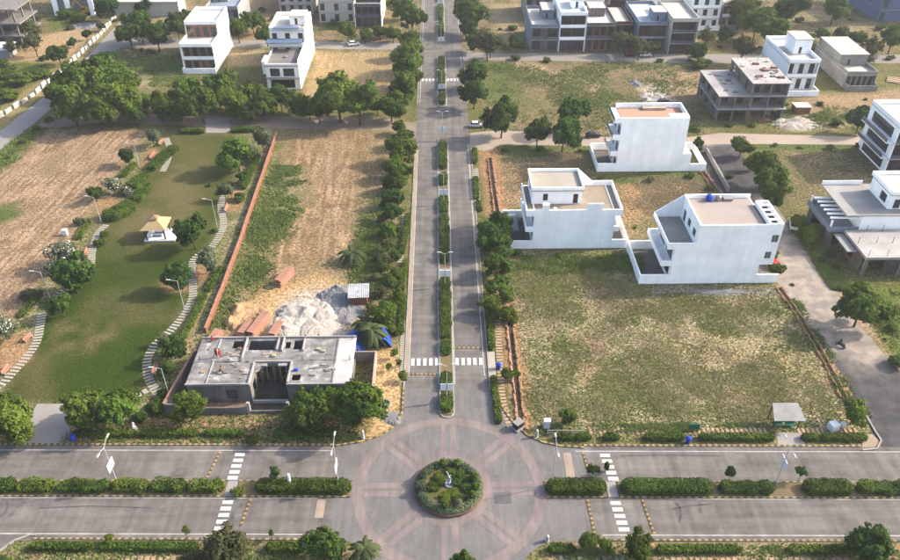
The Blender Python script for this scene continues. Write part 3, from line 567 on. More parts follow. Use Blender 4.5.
# ------------------------------------------------------------------ vegetation builders
def crown_mesh(name, m, n_leaf=5200, lobes=9, flat=1.0, leaf=.25, seed=0, spread=.74, flowers=0):
    """unit-ish crown: radius 1 m in plan, centred at origin"""
    global rng
    keep = rng; rng = np.random.default_rng(100 + seed)
    c = rng.normal(0, 1, (lobes, 3)); c /= np.linalg.norm(c, axis=1)[:, None]; c *= rng.uniform(.25, 1, (lobes, 1)) * spread; c[:, 2] *= .8; c[0] = (0, 0, .1)
    r = rng.uniform(.24, .46, lobes); r[0] = .52
    sub = []
    for i in range(lobes):                           # clumps on each lobe
        k = 10; d = rng.normal(0, 1, (k, 3)); d /= np.linalg.norm(d, axis=1)[:, None]
        sub.append(np.c_[c[i] + d * r[i] * .8, np.full(k, r[i] * rng.uniform(.30, .55))])
    sub = np.concatenate(sub); wgt = sub[:, 3] ** 2; wgt /= wgt.sum()
    pick = rng.choice(len(sub), n_leaf, p=wgt); d = rng.normal(0, 1, (n_leaf, 3)); d /= np.linalg.norm(d, axis=1)[:, None]
    P = sub[pick, :3] + d * (sub[pick, 3] * rng.uniform(.55, 1.12, n_leaf))[:, None]; P[:, 2] *= flat
    nrm = d * .6 + P / (np.linalg.norm(P, axis=1)[:, None] + .1) * .6 + np.array([0, 0, .35])
    Q = leaf_quads(P, nrm, leaf * .28, .55)
    ex = None
    if flowers: ex = (rng.random(n_leaf) < flowers) & (P[:, 2] > -.1)
    me = quads_mesh(name, Q, [m, FLOWER] if flowers else m, ex)
    rng = keep; return me
def trunk_mesh(name, h, r, seed):
    rd = random.Random(seed); m_ = MB(); top = Vector((rd.uniform(-.1, .1), rd.uniform(-.1, .1), h))
    m_.rod((0, 0, -.05), top * .55, r, r * .75, 7); m_.rod(top * .55, top, r * .75, r * .5, 7)
    for k in range(5):
        a = k * 1.26 + rd.uniform(-.3, .3); e = Vector((math.cos(a), math.sin(a), 0)) * h * rd.uniform(.45, .7) + Vector((0, 0, h * rd.uniform(1.1, 1.5)))
        s = top * rd.uniform(.55, .95); mid = s.lerp(e, .5) + Vector((0, 0, h * .08)); m_.rod(s, mid, r * .45, r * .3, 5); m_.rod(mid, e, r * .3, r * .1, 5)
    return m_.mesh(name, TRUNK, True)
KINDS = {}
def reg(kind, m, n, **k):
    KINDS[kind] = [(crown_mesh('crown_' + kind, m, seed=hash(kind) % 50 * 7 + i, **k)) for i in range(n)]
SEEDS = dict(mid=1, dark=2, lime=3, grey=4, olive=5, flower=6, sparse=7, fine=8)
def reg(kind, m, n, **k): KINDS[kind] = [crown_mesh('crown_' + kind, m, seed=SEEDS[kind] * 11 + i, **k) for i in range(n)]
reg('mid', LEAF_A, 5, n_leaf=8500, lobes=13)
reg('dark', LEAF_B, 5, n_leaf=8500, lobes=13)
reg('lime', LEAF_C, 4, n_leaf=6500, lobes=12)
reg('grey', LEAF_D, 2, n_leaf=3500, lobes=8)
reg('olive', LEAF_O, 2, n_leaf=2200, lobes=10, leaf=.26)
reg('flower', LEAF_D, 2, n_leaf=3500, lobes=9, flowers=.13)
reg('sparse', LEAF_A, 2, n_leaf=1100, lobes=7, leaf=.34)
TRUNKS = [trunk_mesh('trunk', 1.0, .10, i) for i in range(5)]
TN = [0]; WSC = [1.2]
def tree(px, py, wpx, kind='mid', label='', group=None, tall=1.05, name='tree', cat='tree', stem=.16, zfrac=None):
    """(px, py): photo position of the crown's middle, wpx: crown width there"""
    s = ppm(px, py, 4); wm = wpx / s * WSC[0]; hc = wm * tall * .86; h = hc + stem * wm * .8; zc = h - hc * .5
    g = G(px, py, zc); i = TN[0]; TN[0] += 1; rd = random.Random(i)
    e = empty(name, (g.x, g.y, 0), 0, label, cat, group)
    t = link('trunk', TRUNKS[i % len(TRUNKS)], e, None, rd.uniform(0, 6.28), (max(.5, wm * .25), max(.5, wm * .25), max(.3, (zc - hc * .28))))
    ms = KINDS[kind]
    c = link('crown', ms[i % len(ms)], e, (0, 0, zc), rd.uniform(0, 6.28), (wm * .54 * rd.uniform(.9, 1.1), wm * .54 * rd.uniform(.88, 1.08), hc * .58 * rd.uniform(.92, 1.1)))
    c.rotation_euler = (rd.uniform(-.22, .22), rd.uniform(-.22, .22), rd.uniform(0, 6.28))
    if wpx >= 12 and tall < 1.5:                     # a second, smaller mass makes each crown lopsided
        a = rd.uniform(0, 6.28); q = rd.uniform(.20, .34) * wm; c2 = link('crown', ms[(i + 2) % len(ms)], e, (math.cos(a) * q, math.sin(a) * q, zc + rd.uniform(-.18, .26) * hc), 0, (wm * .30, wm * .30, hc * rd.uniform(.26, .38))); c2.rotation_euler = (rd.uniform(-.4, .4), rd.uniform(-.4, .4), rd.uniform(0, 6.28))
    return e
def bush(px, py, wpx, kind, label, group=None, tall=.75, name='bush', cat='bush'):
    """(px, py): foot of the bush on the ground"""
    g = G(px, py); wm = wpx / ppm(px, py); i = TN[0]; TN[0] += 1; rd = random.Random(i)
    ms = KINDS[kind]; o = link(name, ms[i % len(ms)], None, (g.x, g.y, wm * tall * .38), rd.uniform(0, 6.28), (wm * .56, wm * .56, wm * tall * .52)); return tag(o, label, cat, group)
def hedge(a, b, wd, h, label, m=HEDGE_M, group=None, base=.14, dens=46, leaf=.17, ragged=0.0, name='hedge'):
    """clipped hedge from a to b: leafy skin over a twiggy core"""
    global rng
    a = Vector(a[:2]); b = Vector(b[:2]); L_ = (b - a).length; ang = math.atan2((b - a).y, (b - a).x)
    e = empty(name, (a.x, a.y, base), ang, label, 'hedge', group)
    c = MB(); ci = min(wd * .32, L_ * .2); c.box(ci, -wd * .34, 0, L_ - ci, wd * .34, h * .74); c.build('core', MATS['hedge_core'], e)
    rng2 = np.random.default_rng(int(abs(a.x * 13 + a.y * 7 + L_ * 3) * 10) % 100000)
    n = int(dens * (L_ * (wd + 2 * h) + 2 * wd * h)); areas = np.array([L_ * wd, L_ * h, L_ * h, wd * h, wd * h]); face = rng2.choice(5, n, p=areas / areas.sum())
    u = rng2.random(n); v = rng2.random(n); P = np.zeros((n, 3)); Nn = np.zeros((n, 3)); dep = rng2.uniform(-.1, .04, n)
    f = face == 0; P[f] = np.c_[u[f] * L_, (v[f] - .5) * wd, h + dep[f]]; Nn[f] = (0, 0, 1)
    for k, sgn in ((1, -1), (2, 1)): f = face == k; P[f] = np.c_[u[f] * L_, sgn * (wd / 2 + dep[f]), v[f] * h]; Nn[f] = (0, sgn, .2)
    for k, x_, sgn in ((3, 0, -1), (4, L_, 1)): f = face == k; P[f] = np.c_[x_ + sgn * dep[f], (u[f] - .5) * wd, v[f] * h]; Nn[f] = (sgn, 0, .2)
    # rounded shoulders and an uneven top
    top = .82 + .18 * np.sqrt(np.clip(1 - (np.abs(P[:, 1]) / (wd / 2 + .01)) ** 4, 0, 1)); P[:, 2] *= top
    nz = vnoise(P[:, 0] + a.x * 3, P[:, 1] + a.y * 5, .9 if not ragged else 1.3, 3) - .5
    P[:, 2] *= 1 + nz * (.16 + ragged); P[:, 1] *= 1 + (vnoise(P[:, 0] + 31, P[:, 2] * .5, 1.1, 5) - .5) * (.14 + ragged)
    if ragged: P[:, 0] += (rng2.random(n) - .5) * .3
    rr = min(wd * .5, L_ * .3); ed = np.minimum(P[:, 0], L_ - P[:, 0]); q_ = np.sqrt(np.clip(1 - (np.clip(rr - ed, 0, rr) / rr) ** 2, .06, 1)); P[:, 1] *= q_; P[:, 2] *= .55 + .45 * q_
    keep = rng; rng = rng2; Q = leaf_quads(P, Nn, leaf, .6); rng = keep
    link('foliage', quads_mesh('foliage', Q, m), e); return e
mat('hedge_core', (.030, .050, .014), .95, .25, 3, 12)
def palm_proto(name, h, nf, fl, droop, label, loc, rz=0, sc=1.0, kind='palm'):
    e = empty(name, loc, rz, label, 'palm'); m_ = MB(); m_.rod((0, 0, 0), (.06, 0, h), .16, .11, 7); m_.build('trunk', TRUNK, e); rd = random.Random(int(h * 10 + nf))
    for k in range(nf):
        a = k * 2.4; up = rd.uniform(.2, 1.1); f = MB(); pts = []
        for j in range(6):
            t = j / 5; pts.append(Vector((math.cos(a) * fl * t, math.sin(a) * fl * t, h + up * fl * t * .8 - droop * fl * t * t)))
        sd = Vector((-math.sin(a), math.cos(a), 0))
        for j in range(5):
            w0, w1 = fl * .17 * math.sin(math.pi * (.12 + .8 * j / 5)), fl * .17 * math.sin(math.pi * (.12 + .8 * (j + 1) / 5))
            dz = Vector((0, 0, -.35)); p, q = pts[j], pts[j + 1]
            f.add([p, q, q + sd * w1 + dz * w1, p + sd * w0 + dz * w0], [(0, 1, 2, 3)]); f.add([p, q, q - sd * w1 + dz * w1, p - sd * w0 + dz * w0], [(3, 2, 1, 0)])
        f.build('frond', FROND, e)
    e.scale = (sc, sc, sc); return e

# ------------------------------------------------------------------ trees, by where they stand
def row(lst, kind, tmpl, group, **k):
    for i, t in enumerate(lst): tree(t[0], t[1], t[2], t[3] if len(t) > 3 else kind, tmpl.format(ordw(i)), group, **k)
g_ = 'trees along the lane behind the park'
WSC[0] = 1.2
for px, py, w_, k, lab in [(70, 100, 38, 'mid', 'leftmost tree of the big clump beside the left side road'), (88, 80, 46, 'mid', 'tallest tree of the big clump by the left side road'), (112, 78, 44, 'mid', 'right-hand top tree of the big clump by the left side road'),
        (122, 97, 36, 'lime', 'lower right tree of the big clump by the left side road'), (96, 104, 38, 'mid', 'lower middle tree of the big clump by the left side road'), (64, 84, 24, 'dark', 'small dark tree at left edge of the big clump'),
        (144, 102, 22, 'mid', 'small upright tree right of the big left clump'), (167, 105, 25, 'lime', 'young tree between big left clump and white arcade house'), (133, 112, 20, 'dark', 'low tree at right foot of the big left clump'), (308, 106, 22, 'mid', 'tree filling gap between blue-roofed house row and plot row'), (180, 112, 18, 'mid', 'low tree under the row left of park gate pad'), (246, 112, 18, 'dark', 'low tree right of park gate pad')]:
    tree(px, py, w_, k, lab, g_)
row([(200, 100, 36), (184, 92, 30), (217, 86, 32), (236, 96, 30, 'lime'), (254, 92, 26), (262, 104, 24), (280, 96, 24), (297, 101, 22)], 'mid', '{} tree from left in the row below the white arcade house', g_)
row([(318, 108, 24), (338, 92, 44), (358, 100, 38), (377, 104, 18), (391, 104, 27)], 'mid', '{} tree from left in the row above the straw-coloured middle plot', g_)
WSC[0] = 1.2
for px, py, w_, k, lab in [(139, 24, 27, 'dark', 'dark round tree at the top left lane corner'), (128, 33, 24, 'dark', 'low dark tree nearest the left side road at the lane'), (156, 34, 26, 'dark', 'wide dark tree on the lane left of arcade house'), (176, 22, 24, 'dark', 'dark tree close left of the arcade house'),
        (186, 16, 16, 'dark', 'small dark tree touching back left of arcade house'), (143, 7, 14, 'dark', 'small dark tree at top edge by the left side road'),
        (252, 20, 20, 'mid', 'tree behind between the two far left houses, right one'), (237, 28, 22, 'mid', 'tree beside the arcade house right wall'), (266, 33, 20, 'mid', 'low tree left of the blue-roofed house'),
        (347, 30, 17, 'lime', 'yellowish tree in front of the dark balcony house'), (365, 34, 13, 'mid', 'small lane tree second right of yellowish tree'), (380, 31, 13, 'mid', 'small lane tree third right of yellowish tree'), (393, 33, 15, 'mid', 'lane tree next to the avenue corner')]:
    tree(px, py, w_, k, lab, 'trees round the far left houses')
row([(408, 96, 14), (404, 82, 27), (408, 68, 28), (408, 54, 28), (411, 42, 24), (412, 16, 24), (402, 5, 22)], 'mid', '{} tree past the junction on the left kerb of the avenue', 'left kerb trees beyond the junction')
row([(385, 312, 30, 'lime'), (399, 294, 12, 'lime'), (397, 272, 14), (384, 258, 16, 'olive'), (388, 244, 17, 'olive'), (389, 228, 18), (391, 211, 19, 'dark'), (393, 196, 19, 'dark'), (395, 181, 20, 'dark'), (408, 171, 13, 'dark'), (394, 165, 22), (402, 148, 27), (404, 136, 20), (398, 126, 14)], 'mid', '{} tree from the roundabout on the left kerb of the avenue', 'left kerb trees beside the middle plot', tall=.95)
row([(503, 312, 20, 'lime'), (490, 303, 22, 'lime'), (500, 286, 25), (498, 262, 27), (491, 230, 38, 'dark')], 'mid', '{} tree from the roundabout on the right kerb of the avenue', 'right kerb trees before the junction', tall=.9)
row([(474, 91, 27), (475, 73, 25), (488, 40, 30, 'olive'), (474, 42, 16), (466, 27, 18), (473, 12, 30)], 'dark', '{} tree past the junction on the right kerb of the avenue', 'right kerb trees beyond the junction')
for px, py, w_, k, lab in [(502, 116, 32, 'dark', 'round dark tree at the right corner of the junction'), (538, 130, 25, 'dark', 'left one of three trees in the rough plot by the sandy lane'), (575, 112, 29, 'dark', 'back one of three trees in the rough plot by the sandy lane'), (564, 131, 31, 'dark', 'right one of three trees in the rough plot by the sandy lane')]:
    tree(px, py, w_, k, lab, 'trees in the rough plot', stem=.2)
for px, py, w_, k, lab in [(15, 417, 46, 'mid', 'big tree at left end of the park driveway'), (-8, 408, 36, 'mid', 'tree cut by the left picture edge near driveway'), (86, 407, 40, 'mid', 'left one of the paired trees right of the driveway'), (116, 407, 42, 'mid', 'right one of the paired trees right of the driveway'),
        (188, 405, 32, 'lime', 'bright green tree at left corner of the unfinished house'), (314, 404, 42, 'mid', 'left big tree in front of the unfinished house'), (357, 401, 46, 'mid', 'right big tree in front of the unfinished house'), (336, 396, 24, 'mid', 'small tree between two big ones at unfinished house'),
        (323, 543, 37, 'dark', 'round dark tree at bottom edge left of the roundabout'), (225, 548, 56, 'olive', 'wide feathery olive tree at the bottom edge'), (196, 560, 30, 'olive', 'small feathery tree left of the wide olive tree'),
        (591, 541, 20, 'mid', 'small tree at bottom right of the roundabout'), (606, 545, 15, 'lime', 'pale young tree beside small bottom tree right of roundabout'), (641, 547, 28, 'lime', 'bright round tree at bottom edge right of crossing'), (875, 547, 42, 'dark', 'large dark tree at bottom right corner'), (465, 562, 24, 'dark', 'tree top at bottom edge under the roundabout'), (5, 562, 16, 'dark', 'dark tree in bottom left corner'), (366, 553, 14, 'dark', 'small dark tree at bottom edge by roundabout paving')]:
    tree(px, py, w_, k, lab, 'trees along the cross street')
for px, py, w_, k, lab in [(192, 231, 30, 'dark', 'round dark tree right of the gazebo'), (176, 273, 29, 'dark', 'broad dark bush tree on park lawn edge below the gazebo'), (209, 258, 26, 'grey', 'grey green tree right of park path below gazebo'), (236, 151, 31, 'mid', 'largest tree near back gate of park'),
        (262, 138, 22, 'grey', 'pale tree in upper right park corner'), (253, 152, 15, 'grey', 'grey tree beside lamp in upper right park corner'), (224, 190, 17, 'grey', 'grey tree beside curved park path top'), (243, 176, 12, 'dark', 'small dark tree by park brick wall'),
        (70, 273, 35, 'dark', 'broad reddish dark tree on left park edge'), (62, 250, 26, 'flower', 'white blossomed tree on left park edge by the field'), (52, 265, 16, 'flower', 'small white blossomed tree beside park lamp'), (4, 326, 24, 'flower', 'white blossomed tree at the left picture edge'),
        (152, 136, 17, 'grey', 'small pale tree in upper left park corner'), (112, 183, 17, 'flower', 'white flowering tree by upper left park path'), (94, 193, 15, 'dark', 'dark tree around upper left park lamp'), (127, 155, 16, 'dark', 'dark tree by field corner of the park'),
        (172, 345, 25, 'dark', 'tree on the lower right park path'), (163, 337, 14, 'grey', 'small grey tree beside tree on lower right park path'), (168, 368, 18, 'mid', 'tree beside the low wall of unfinished house'), (60, 305, 22, 'dark', 'tree on the left park path below the lamp'), (40, 330, 1, 'dark', '')]:
    if lab: tree(px, py, w_, k, lab, 'trees in the park', stem=.18)
for px, py, w_, k, lab in [(742, 146, 19, 'mid', 'small tree at sandy lane corner of side road'), (765, 166, 33, 'mid', 'upper tree of the trio behind the nearest white house'), (772, 186, 34, 'mid', 'lower tree of the trio behind the nearest white house'), (750, 162, 14, 'lime', 'bright small tree of the trio behind the nearest white house'),
        (863, 304, 42, 'mid', 'tree with bare trunk on right edge of side road'), (812, 232, 20, 'lime', 'lower lime tree in front of chequered terrace'), (800, 222, 16, 'lime', 'upper lime tree in front of chequered terrace'), (776, 270, 14, 'lime', 'small tree behind red car'), (773, 254, 12, 'lime', 'small tree at rear of nearest white house')]:
    tree(px, py, w_, k, lab, 'trees by the right side road')
for i, (px, py, w_, k) in enumerate([(758, 20, 30, 'mid'), (776, 30, 26, 'mid'), (744, 46, 26, 'olive'), (822, 34, 14, 'dark'), (842, 34, 20, 'olive'), (857, 38, 16, 'mid'), (873, 46, 24, 'olive'), (894, 36, 26, 'mid'), (707, 36, 20, 'olive'), (697, 50, 16, 'dark'), (690, 51, 14, 'olive'), (725, 34, 14, 'dark'), (790, 8, 26, 'dark'), (742, 8, 30, 'mid'), (700, 8, 1, 'mid'), (836, 6, 26, 'mid'), (810, 38, 10, 'dark')]):
    if w_ > 2: tree(px, py, w_, k, '%s tree listed from the white three-storey house among far right trees' % ordw(i) if False else ['tree left behind the tall white house', 'tree touching the tall white house on its far side', 'pale olive tree on the lane before the bare frame house', 'narrow dark tree between the tall white and grey houses', 'grey olive tree behind the weathered house', 'green tree behind the weathered house', 'olive tree at right back corner of weathered house', 'tree at far right edge below the blue building', 'olive tree left of the yellow grass patch', 'dark palm-like tree at lane before the red-brown house', 'olive tree at lane beside the red-brown house', 'small dark tree at yellow grass patch', 'dark tree at top edge right of the pale houses', 'tree at top edge between pale houses and tall white house', '', 'tree at top edge near the blue building', 'thin dark tree beside the tall white house'][i], 'far trees on the right')
for px, py, w_, k, lab in [(622, 40, 22, 'olive', 'left tree in front of the blue-grey gable house'), (640, 47, 20, 'olive', 'middle tree in front of the blue-grey gable house'), (655, 46, 15, 'olive', 'right tree in front of the blue-grey gable house'), (582, 37, 12, 'olive', 'small tree in front of the white balcony house'), (517, 42, 16, 'dark', 'dark tree left of the far house row'), (861, 118, 24, 'dark', 'low dark bush tree alone beyond sandy lane'),
        (33, 42, 22, 'olive', 'olive tree beside the left frame building'), (57, 53, 20, 'dark', 'tree on the roadside wall far left'), (72, 42, 9, 'dark', 'small bush tree second on the roadside wall far left'), (86, 34, 10, 'dark', 'small bush tree third on the roadside wall far left'), (107, 7, 22, 'dark', 'tree at top edge beside the left side road'), (30, 28, 22, 'olive', 'upper olive tree beside the left frame building'), (10, 46, 16, 'olive', 'bush tree under left frame building'), (85, 62, 7, 'dark', 'tiny bush on left side road'), (101, 26, 8, 'dark', 'small bush tree fourth on the roadside wall far left')]:
    tree(px, py, w_, k, lab, 'far trees', stem=.15)
tree(593, 470, 12, 'dark', 'small dark standard tree in right median hedge near crossing', 'standard trees in the cross street median', stem=.9)
tree(732, 471, 11, 'dark', 'small dark standard tree in right median left of lamp post', 'standard trees in the cross street median', stem=.9)
tree(802, 471, 11, 'dark', 'small dark standard tree in right median right of lamp post', 'standard trees in the cross street median', stem=.9)
tree(275, 472, 11, 'dark', 'small dark standard tree in left median hedge', 'standard trees in the cross street median', stem=.9)
tree(185, 531, 10, 'sparse', 'thin sapling at the bottom kerb by olive tree', 'saplings', stem=.9); tree(271, 533, 8, 'sparse', 'thin sapling at the bottom kerb right of olive tree', 'saplings', stem=.9)
for px, py, w_, k, lab in [(395, 352, 10, 'sparse', 'first roadside sapling near blue tarpaulin'), (399, 362, 8, 'sparse', 'second roadside sapling near blue tarpaulin'), (388, 366, 8, 'sparse', 'third roadside sapling near blue tarpaulin'), (402, 375, 10, 'lime', 'bushy sapling at the left kerb before the crossing'),
        (508, 374, 15, 'mid', 'left sapling over the dug trench'), (516, 373, 10, 'mid', 'right sapling over the dug trench'), (570, 416, 16, 'mid', 'small conical bush tree in the corner of grass plot'), (856, 411, 24, 'lime', 'rounded yellow green tree by the side road mouth'), (108, 538, 10, 'lime', 'small upright shrub tree at bottom left'), (291, 413, 20, 'mid', 'shrub tree against the compound wall of unfinished house'), (288, 470, 1, 'mid', '')]:
    if lab: tree(px, py, w_, k, lab, 'saplings', stem=.3)
# palms
palm_proto('palm', 3.2, 16, 3.0, 1.1, 'dark drooping palm beside the blue tarpaulin', G(372, 343)); palm_proto('palm', 2.6, 14, 2.6, 1.0, 'second palm behind blue tarpaulin', G(366, 333), 1)
palm_proto('palm', 2.4, 15, 3.0, .9, 'spreading palm in the middle plot', G(352, 262), .5); palm_proto('palm', 3.0, 14, 2.2, .8, 'palm at bottom edge beside roundabout paving', G(366, 562), .3)
palm_proto('palm', 3.5, 14, 2.4, .9, 'palm at lane corner of far right avenue side', G(490, 58), .3)

# ------------------------------------------------------------------ hedges
def hx(p0, p1, py, v, wd, h, label, m=HEDGE_M, group='clipped hedges in the cross street median', **k): return hedge(X2(cu(p0, py), v), X2(cu(p1, py), v), wd, h, label, m, group, **k)
hx(257, 351, 488, -.1, 2.2, 1.25, 'clipped median hedge with white pillar left of the roundabout')
hx(546, 605, 488, -.1, 2.3, 1.35, 'clipped median hedge nearest the roundabout on its right')
hx(620, 711, 488, -.1, 2.3, 1.35, 'long clipped median hedge right of the crossing')
hx(801, 849, 488, -.1, 2.3, 1.3, 'clipped median hedge right of the lamp post', ragged=.06)
hx(718, 772, 488, -.1, 2.1, 1.1, 'shaggy median hedge left of the right lamp post', ragged=.5)
hx(855, 955, 488, -.1, 2.1, 1.15, 'shaggy median hedge at the right picture edge', ragged=.55)
xs = [(-60, 18), (20, 58), (60, 112), (114, 150), (152, 188), (190, 224)]
for i, (a, b) in enumerate(xs): hx(a, b, 488, -.1, 2.1, 1.15, '%s shaggy bushy hedge from the left picture edge in the median' % ordw(i), HEDGE_M if i % 2 == 0 else HEDGE_L, ragged=.55)
for a, b, k in ((233, 246, 'lime'),): bush(239, 494, 15, k, 'round bush at the end of left median by crossing')
for a, b, lab in ((71, 132, 'left of the statues'), (134, 196, 'below the left corner tree'), (203, 240, 'right of the left corner tree')):
    hx(a, b, 443, 10.0, 1.2, .8, 'verge hedge on park side %s' % lab, HEDGE_L if a != 203 else HEDGE_M, 'verge hedges above the cross street', ragged=.15)
hx(274, 332, 443, 10.2, 1.6, .9, 'verge hedge in front of unfinished house', HEDGE_M, 'verge hedges above the cross street', ragged=.1); bush(254, 442, 15, 'lime', 'small round verge bush left of the house hedge'); bush(20, 441, 16, 'lime', 'verge bush left of park driveway', 'verge bushes')
for a, b, lab in ((557, 574, 'beside the metal railing'), (576, 591, 'second from the railing'), (604, 620, 'left of green sign gap'), (645, 685, 'left of the blue bin'), (700, 775, 'between blue bin and bus shelter'), (803, 820, 'first right of the bus shelter'), (822, 868, 'longest right of the bus shelter')):
    hx(a, b, 443, 9.4, 1.2, .85, 'verge hedge on grass plot side %s' % lab, HEDGE_L if a > 640 else HEDGE_M, 'verge hedges above the cross street', ragged=.15)
hx(32, 95, 545, -9.7, 1.2, .7, 'bottom verge hedge at far left', HEDGE_M, 'verge hedges at the bottom', ragged=.2); hx(102, 200, 545, -9.7, 1.2, .7, 'bottom verge hedge left of the olive tree', HEDGE_M, 'verge hedges at the bottom', ragged=.2); hx(268, 308, 545, -9.8, 1.4, .9, 'bottom verge hedge left of the round dark tree', HEDGE_L, 'verge hedges at the bottom', ragged=.1)
hx(548, 574, 545, -9.9, 1.3, .8, 'bottom verge hedge beside the roundabout', HEDGE_M, 'verge hedges at the bottom', ragged=.1); hx(655, 738, 545, -9.9, 1.2, .8, 'bottom verge hedge right of the bright tree', HEDGE_L, 'verge hedges at the bottom', ragged=.15); hx(785, 852, 545, -9.9, 1.2, .8, 'bottom verge hedge left of corner tree', HEDGE_L, 'verge hedges at the bottom', ragged=.15)
# avenue median
ym = [G(446, y).y for y in (407, 391, 381, 345, 300, 278, 262, 235, 210, 178, 172, 146)]
for i, (a, b, rg, lab) in enumerate([(14.6, 18.6, .05, 'rounded end hedge of avenue median at the roundabout'), (19.4, 23.4, .3, 'short hedge behind nearest lamp slab in avenue median'), (G(446, 356).y, G(446, 342).y, .5, 'weedy hedge behind the crossing in avenue median'), (G(446, 341).y, G(446, 279).y, .3, 'long hedge before the second lamp in avenue median'),
        (G(446, 264).y, G(446, 216).y, .3, 'hedge between second lamp and third lamp in avenue median'), (G(446, 215).y, G(446, 197).y, .3, 'hedge just before third lamp in avenue median'), (G(446, 186).y, G(446, 176).y, .2, 'short hedge behind third lamp in avenue median'), (G(446, 170).y, G(446, 145).y, .1, 'hedge at junction end of avenue median'),
        (132.5, 139, .2, 'first hedge past the junction in avenue median'), (142, 169, .3, 'second hedge past the junction in avenue median'), (188, 204, .3, 'third hedge past the junction in avenue median'), (206, 224, .3, 'fourth hedge past the junction in avenue median'), (227, 262, .3, 'farthest hedge of avenue median')]):
    hedge((-.1, a), (-.1, b), 2.0, 1.1 if rg < .3 else .85, lab, HEDGE_M, 'hedges in the avenue median', ragged=rg, dens=30 if a > 100 else 44)
for i, (y0, y1) in enumerate([(335, 296), (292, 262), (255, 215)]): hedge(G(401 + i * .5, y0), G(403 + i * 3, y1), 1.1, .9, '%s left verge hedge from the crossing along the avenue' % ordw(i), HEDGE_L, 'verge hedges along the avenue', base=0, ragged=.2)
hedge(G(499, 424), G(493.5, 378), 1.0, .85, 'curving right verge hedge at the roundabout corner', HEDGE_L, 'verge hedges along the avenue', base=0, ragged=.1)
hedge(G(491.5, 351), G(489, 312), 1.0, 1.0, 'right verge hedge before the crossing on the avenue', HEDGE_M, 'verge hedges along the avenue', base=0, ragged=.1)
hedge(G(475, 164), G(474.5, 150), 1.3, 1.0, 'short right verge hedge at junction corner', HEDGE_L, 'verge hedges along the avenue', base=0); hedge(G(477, 200), G(475.5, 178), 1.3, .7, 'low right verge hedge second from junction corner', HEDGE_L, 'verge hedges along the avenue', base=0, ragged=.4); hedge(G(480, 212), G(478, 202), 1.2, .6, 'low right verge hedge third from junction corner', HEDGE_L, 'verge hedges along the avenue', base=0, ragged=.4)
# park hedges
for a, b, wd, h, m, lab in [((183, 340), (205, 295), 1.3, .9, HEDGE_L, 'park hedge along the brick wall, lowest piece'), ((207, 292), (222, 268), 1.3, .8, HEDGE_M, 'park hedge along the brick wall, second piece'), ((243, 190), (258, 158), 1.6, 1.1, HEDGE_M, 'park hedge along the brick wall, top piece'),
        ((180, 133), (204, 133), 2.0, 1.1, HEDGE_M, 'dark hedge left of the park back gate pad'), ((232, 132), (262, 131), 2.0, 1.1, HEDGE_M, 'dark hedge right of the park back gate pad'), ((150, 172), (176, 148), 2.6, 1.4, HEDGE_M, 'curved hedge inside upper left park path'), ((130, 190), (148, 174), 2.6, 1.2, HEDGE_M, 'hedge below curved hedge in upper left park'), ((106, 222), (135, 206), 4.5, 1.7, HEDGE_M, 'deep hedge mass on left park lawn edge'), ((136, 204), (148, 186), 2.8, 1.4, HEDGE_M, 'hedge between path and lawn left'),
        ((78, 240), (90, 220), 1.3, .7, HEDGE_L, 'yellow green low hedge beside left park bed'), ((20, 318), (42, 292), 1.3, .7, HEDGE_L, 'yellow green low hedge near the field by left lamp'), ((122, 178), (136, 164), 1.6, .8, HEDGE_L, 'yellow green low hedge in upper left bed')]:
    hedge(G(*a), G(*b), wd, h, lab, m, 'park hedges', base=0, ragged=.3)
for px, py, w_, k, lab in [(100, 245, 12, 'mid', 'bush below left park path bend'), (105, 236, 10, 'mid', 'bush on left park path bend'), (52, 305, 14, 'dark', 'bush at foot of left park lamp'), (166, 398, 18, 'dark', 'bush by the end of lower right park path'), (140, 420, 16, 'dark', 'bush behind white statue left'), (158, 410, 20, 'mid', 'bush at park corner of compound wall'), (240, 200, 14, 'mid', 'bush by the brick wall right of path'), (215, 232, 8, 'mid', 'bush at foot of lamp right of gazebo'), (30, 300, 22, 'grey', 'grey bush at the field edge'), (80, 225, 14, 'grey', 'grey bush beside white post at field edge'), (125, 195, 16, 'flower', 'white flowering bush near upper left park lamp'), (210, 186, 6, 'dark', 'small round bush on lawn near curved path')]:
    bush(px, py, w_, k, lab, 'park bushes')
for px, py, w_, k, lab in [(700, 68, 22, 'mid', 'low bush left of bare frame house on lane'), (515, 60, 12, 'dark', 'bush at the lane corner far right of avenue'), (730, 178, 9, 'mid', 'bush in middle of dark side road stretch'), (695, 130, 12, 'mid', 'bush beside the white car on sandy lane'), (700, 150, 7, 'dark', 'dark bush at back gate of furthest white house'), (752, 150, 10, 'lime', 'bush at sandy lane corner'), (885, 125, 16, 'lime', 'grassy bush beyond sandy lane'), (835, 125, 14, 'lime', 'grassy bush left of lone dark bush'), (895, 365, 22, 'dark', 'dark bush at right picture edge'), (892, 330, 14, 'mid', 'bush in green plot at right edge'), (20, 85, 30, 'mid', 'bushy mass left of roadside wall'), (0, 78, 34, 'mid', 'bushy mass at left edge far field'), (40, 78, 22, 'mid', 'third bushy mass left of roadside wall'), (10, 100, 26, 'lime', 'bush at left picture edge above side road'), (68, 18, 22, 'mid', 'bush near white columns building'), (80, 22, 20, 'lime', 'bush near yellow excavator'), (300, 60, 1, 'mid', '')]:
    if lab: bush(px, py, w_, k, lab, 'scattered bushes', tall=.6)

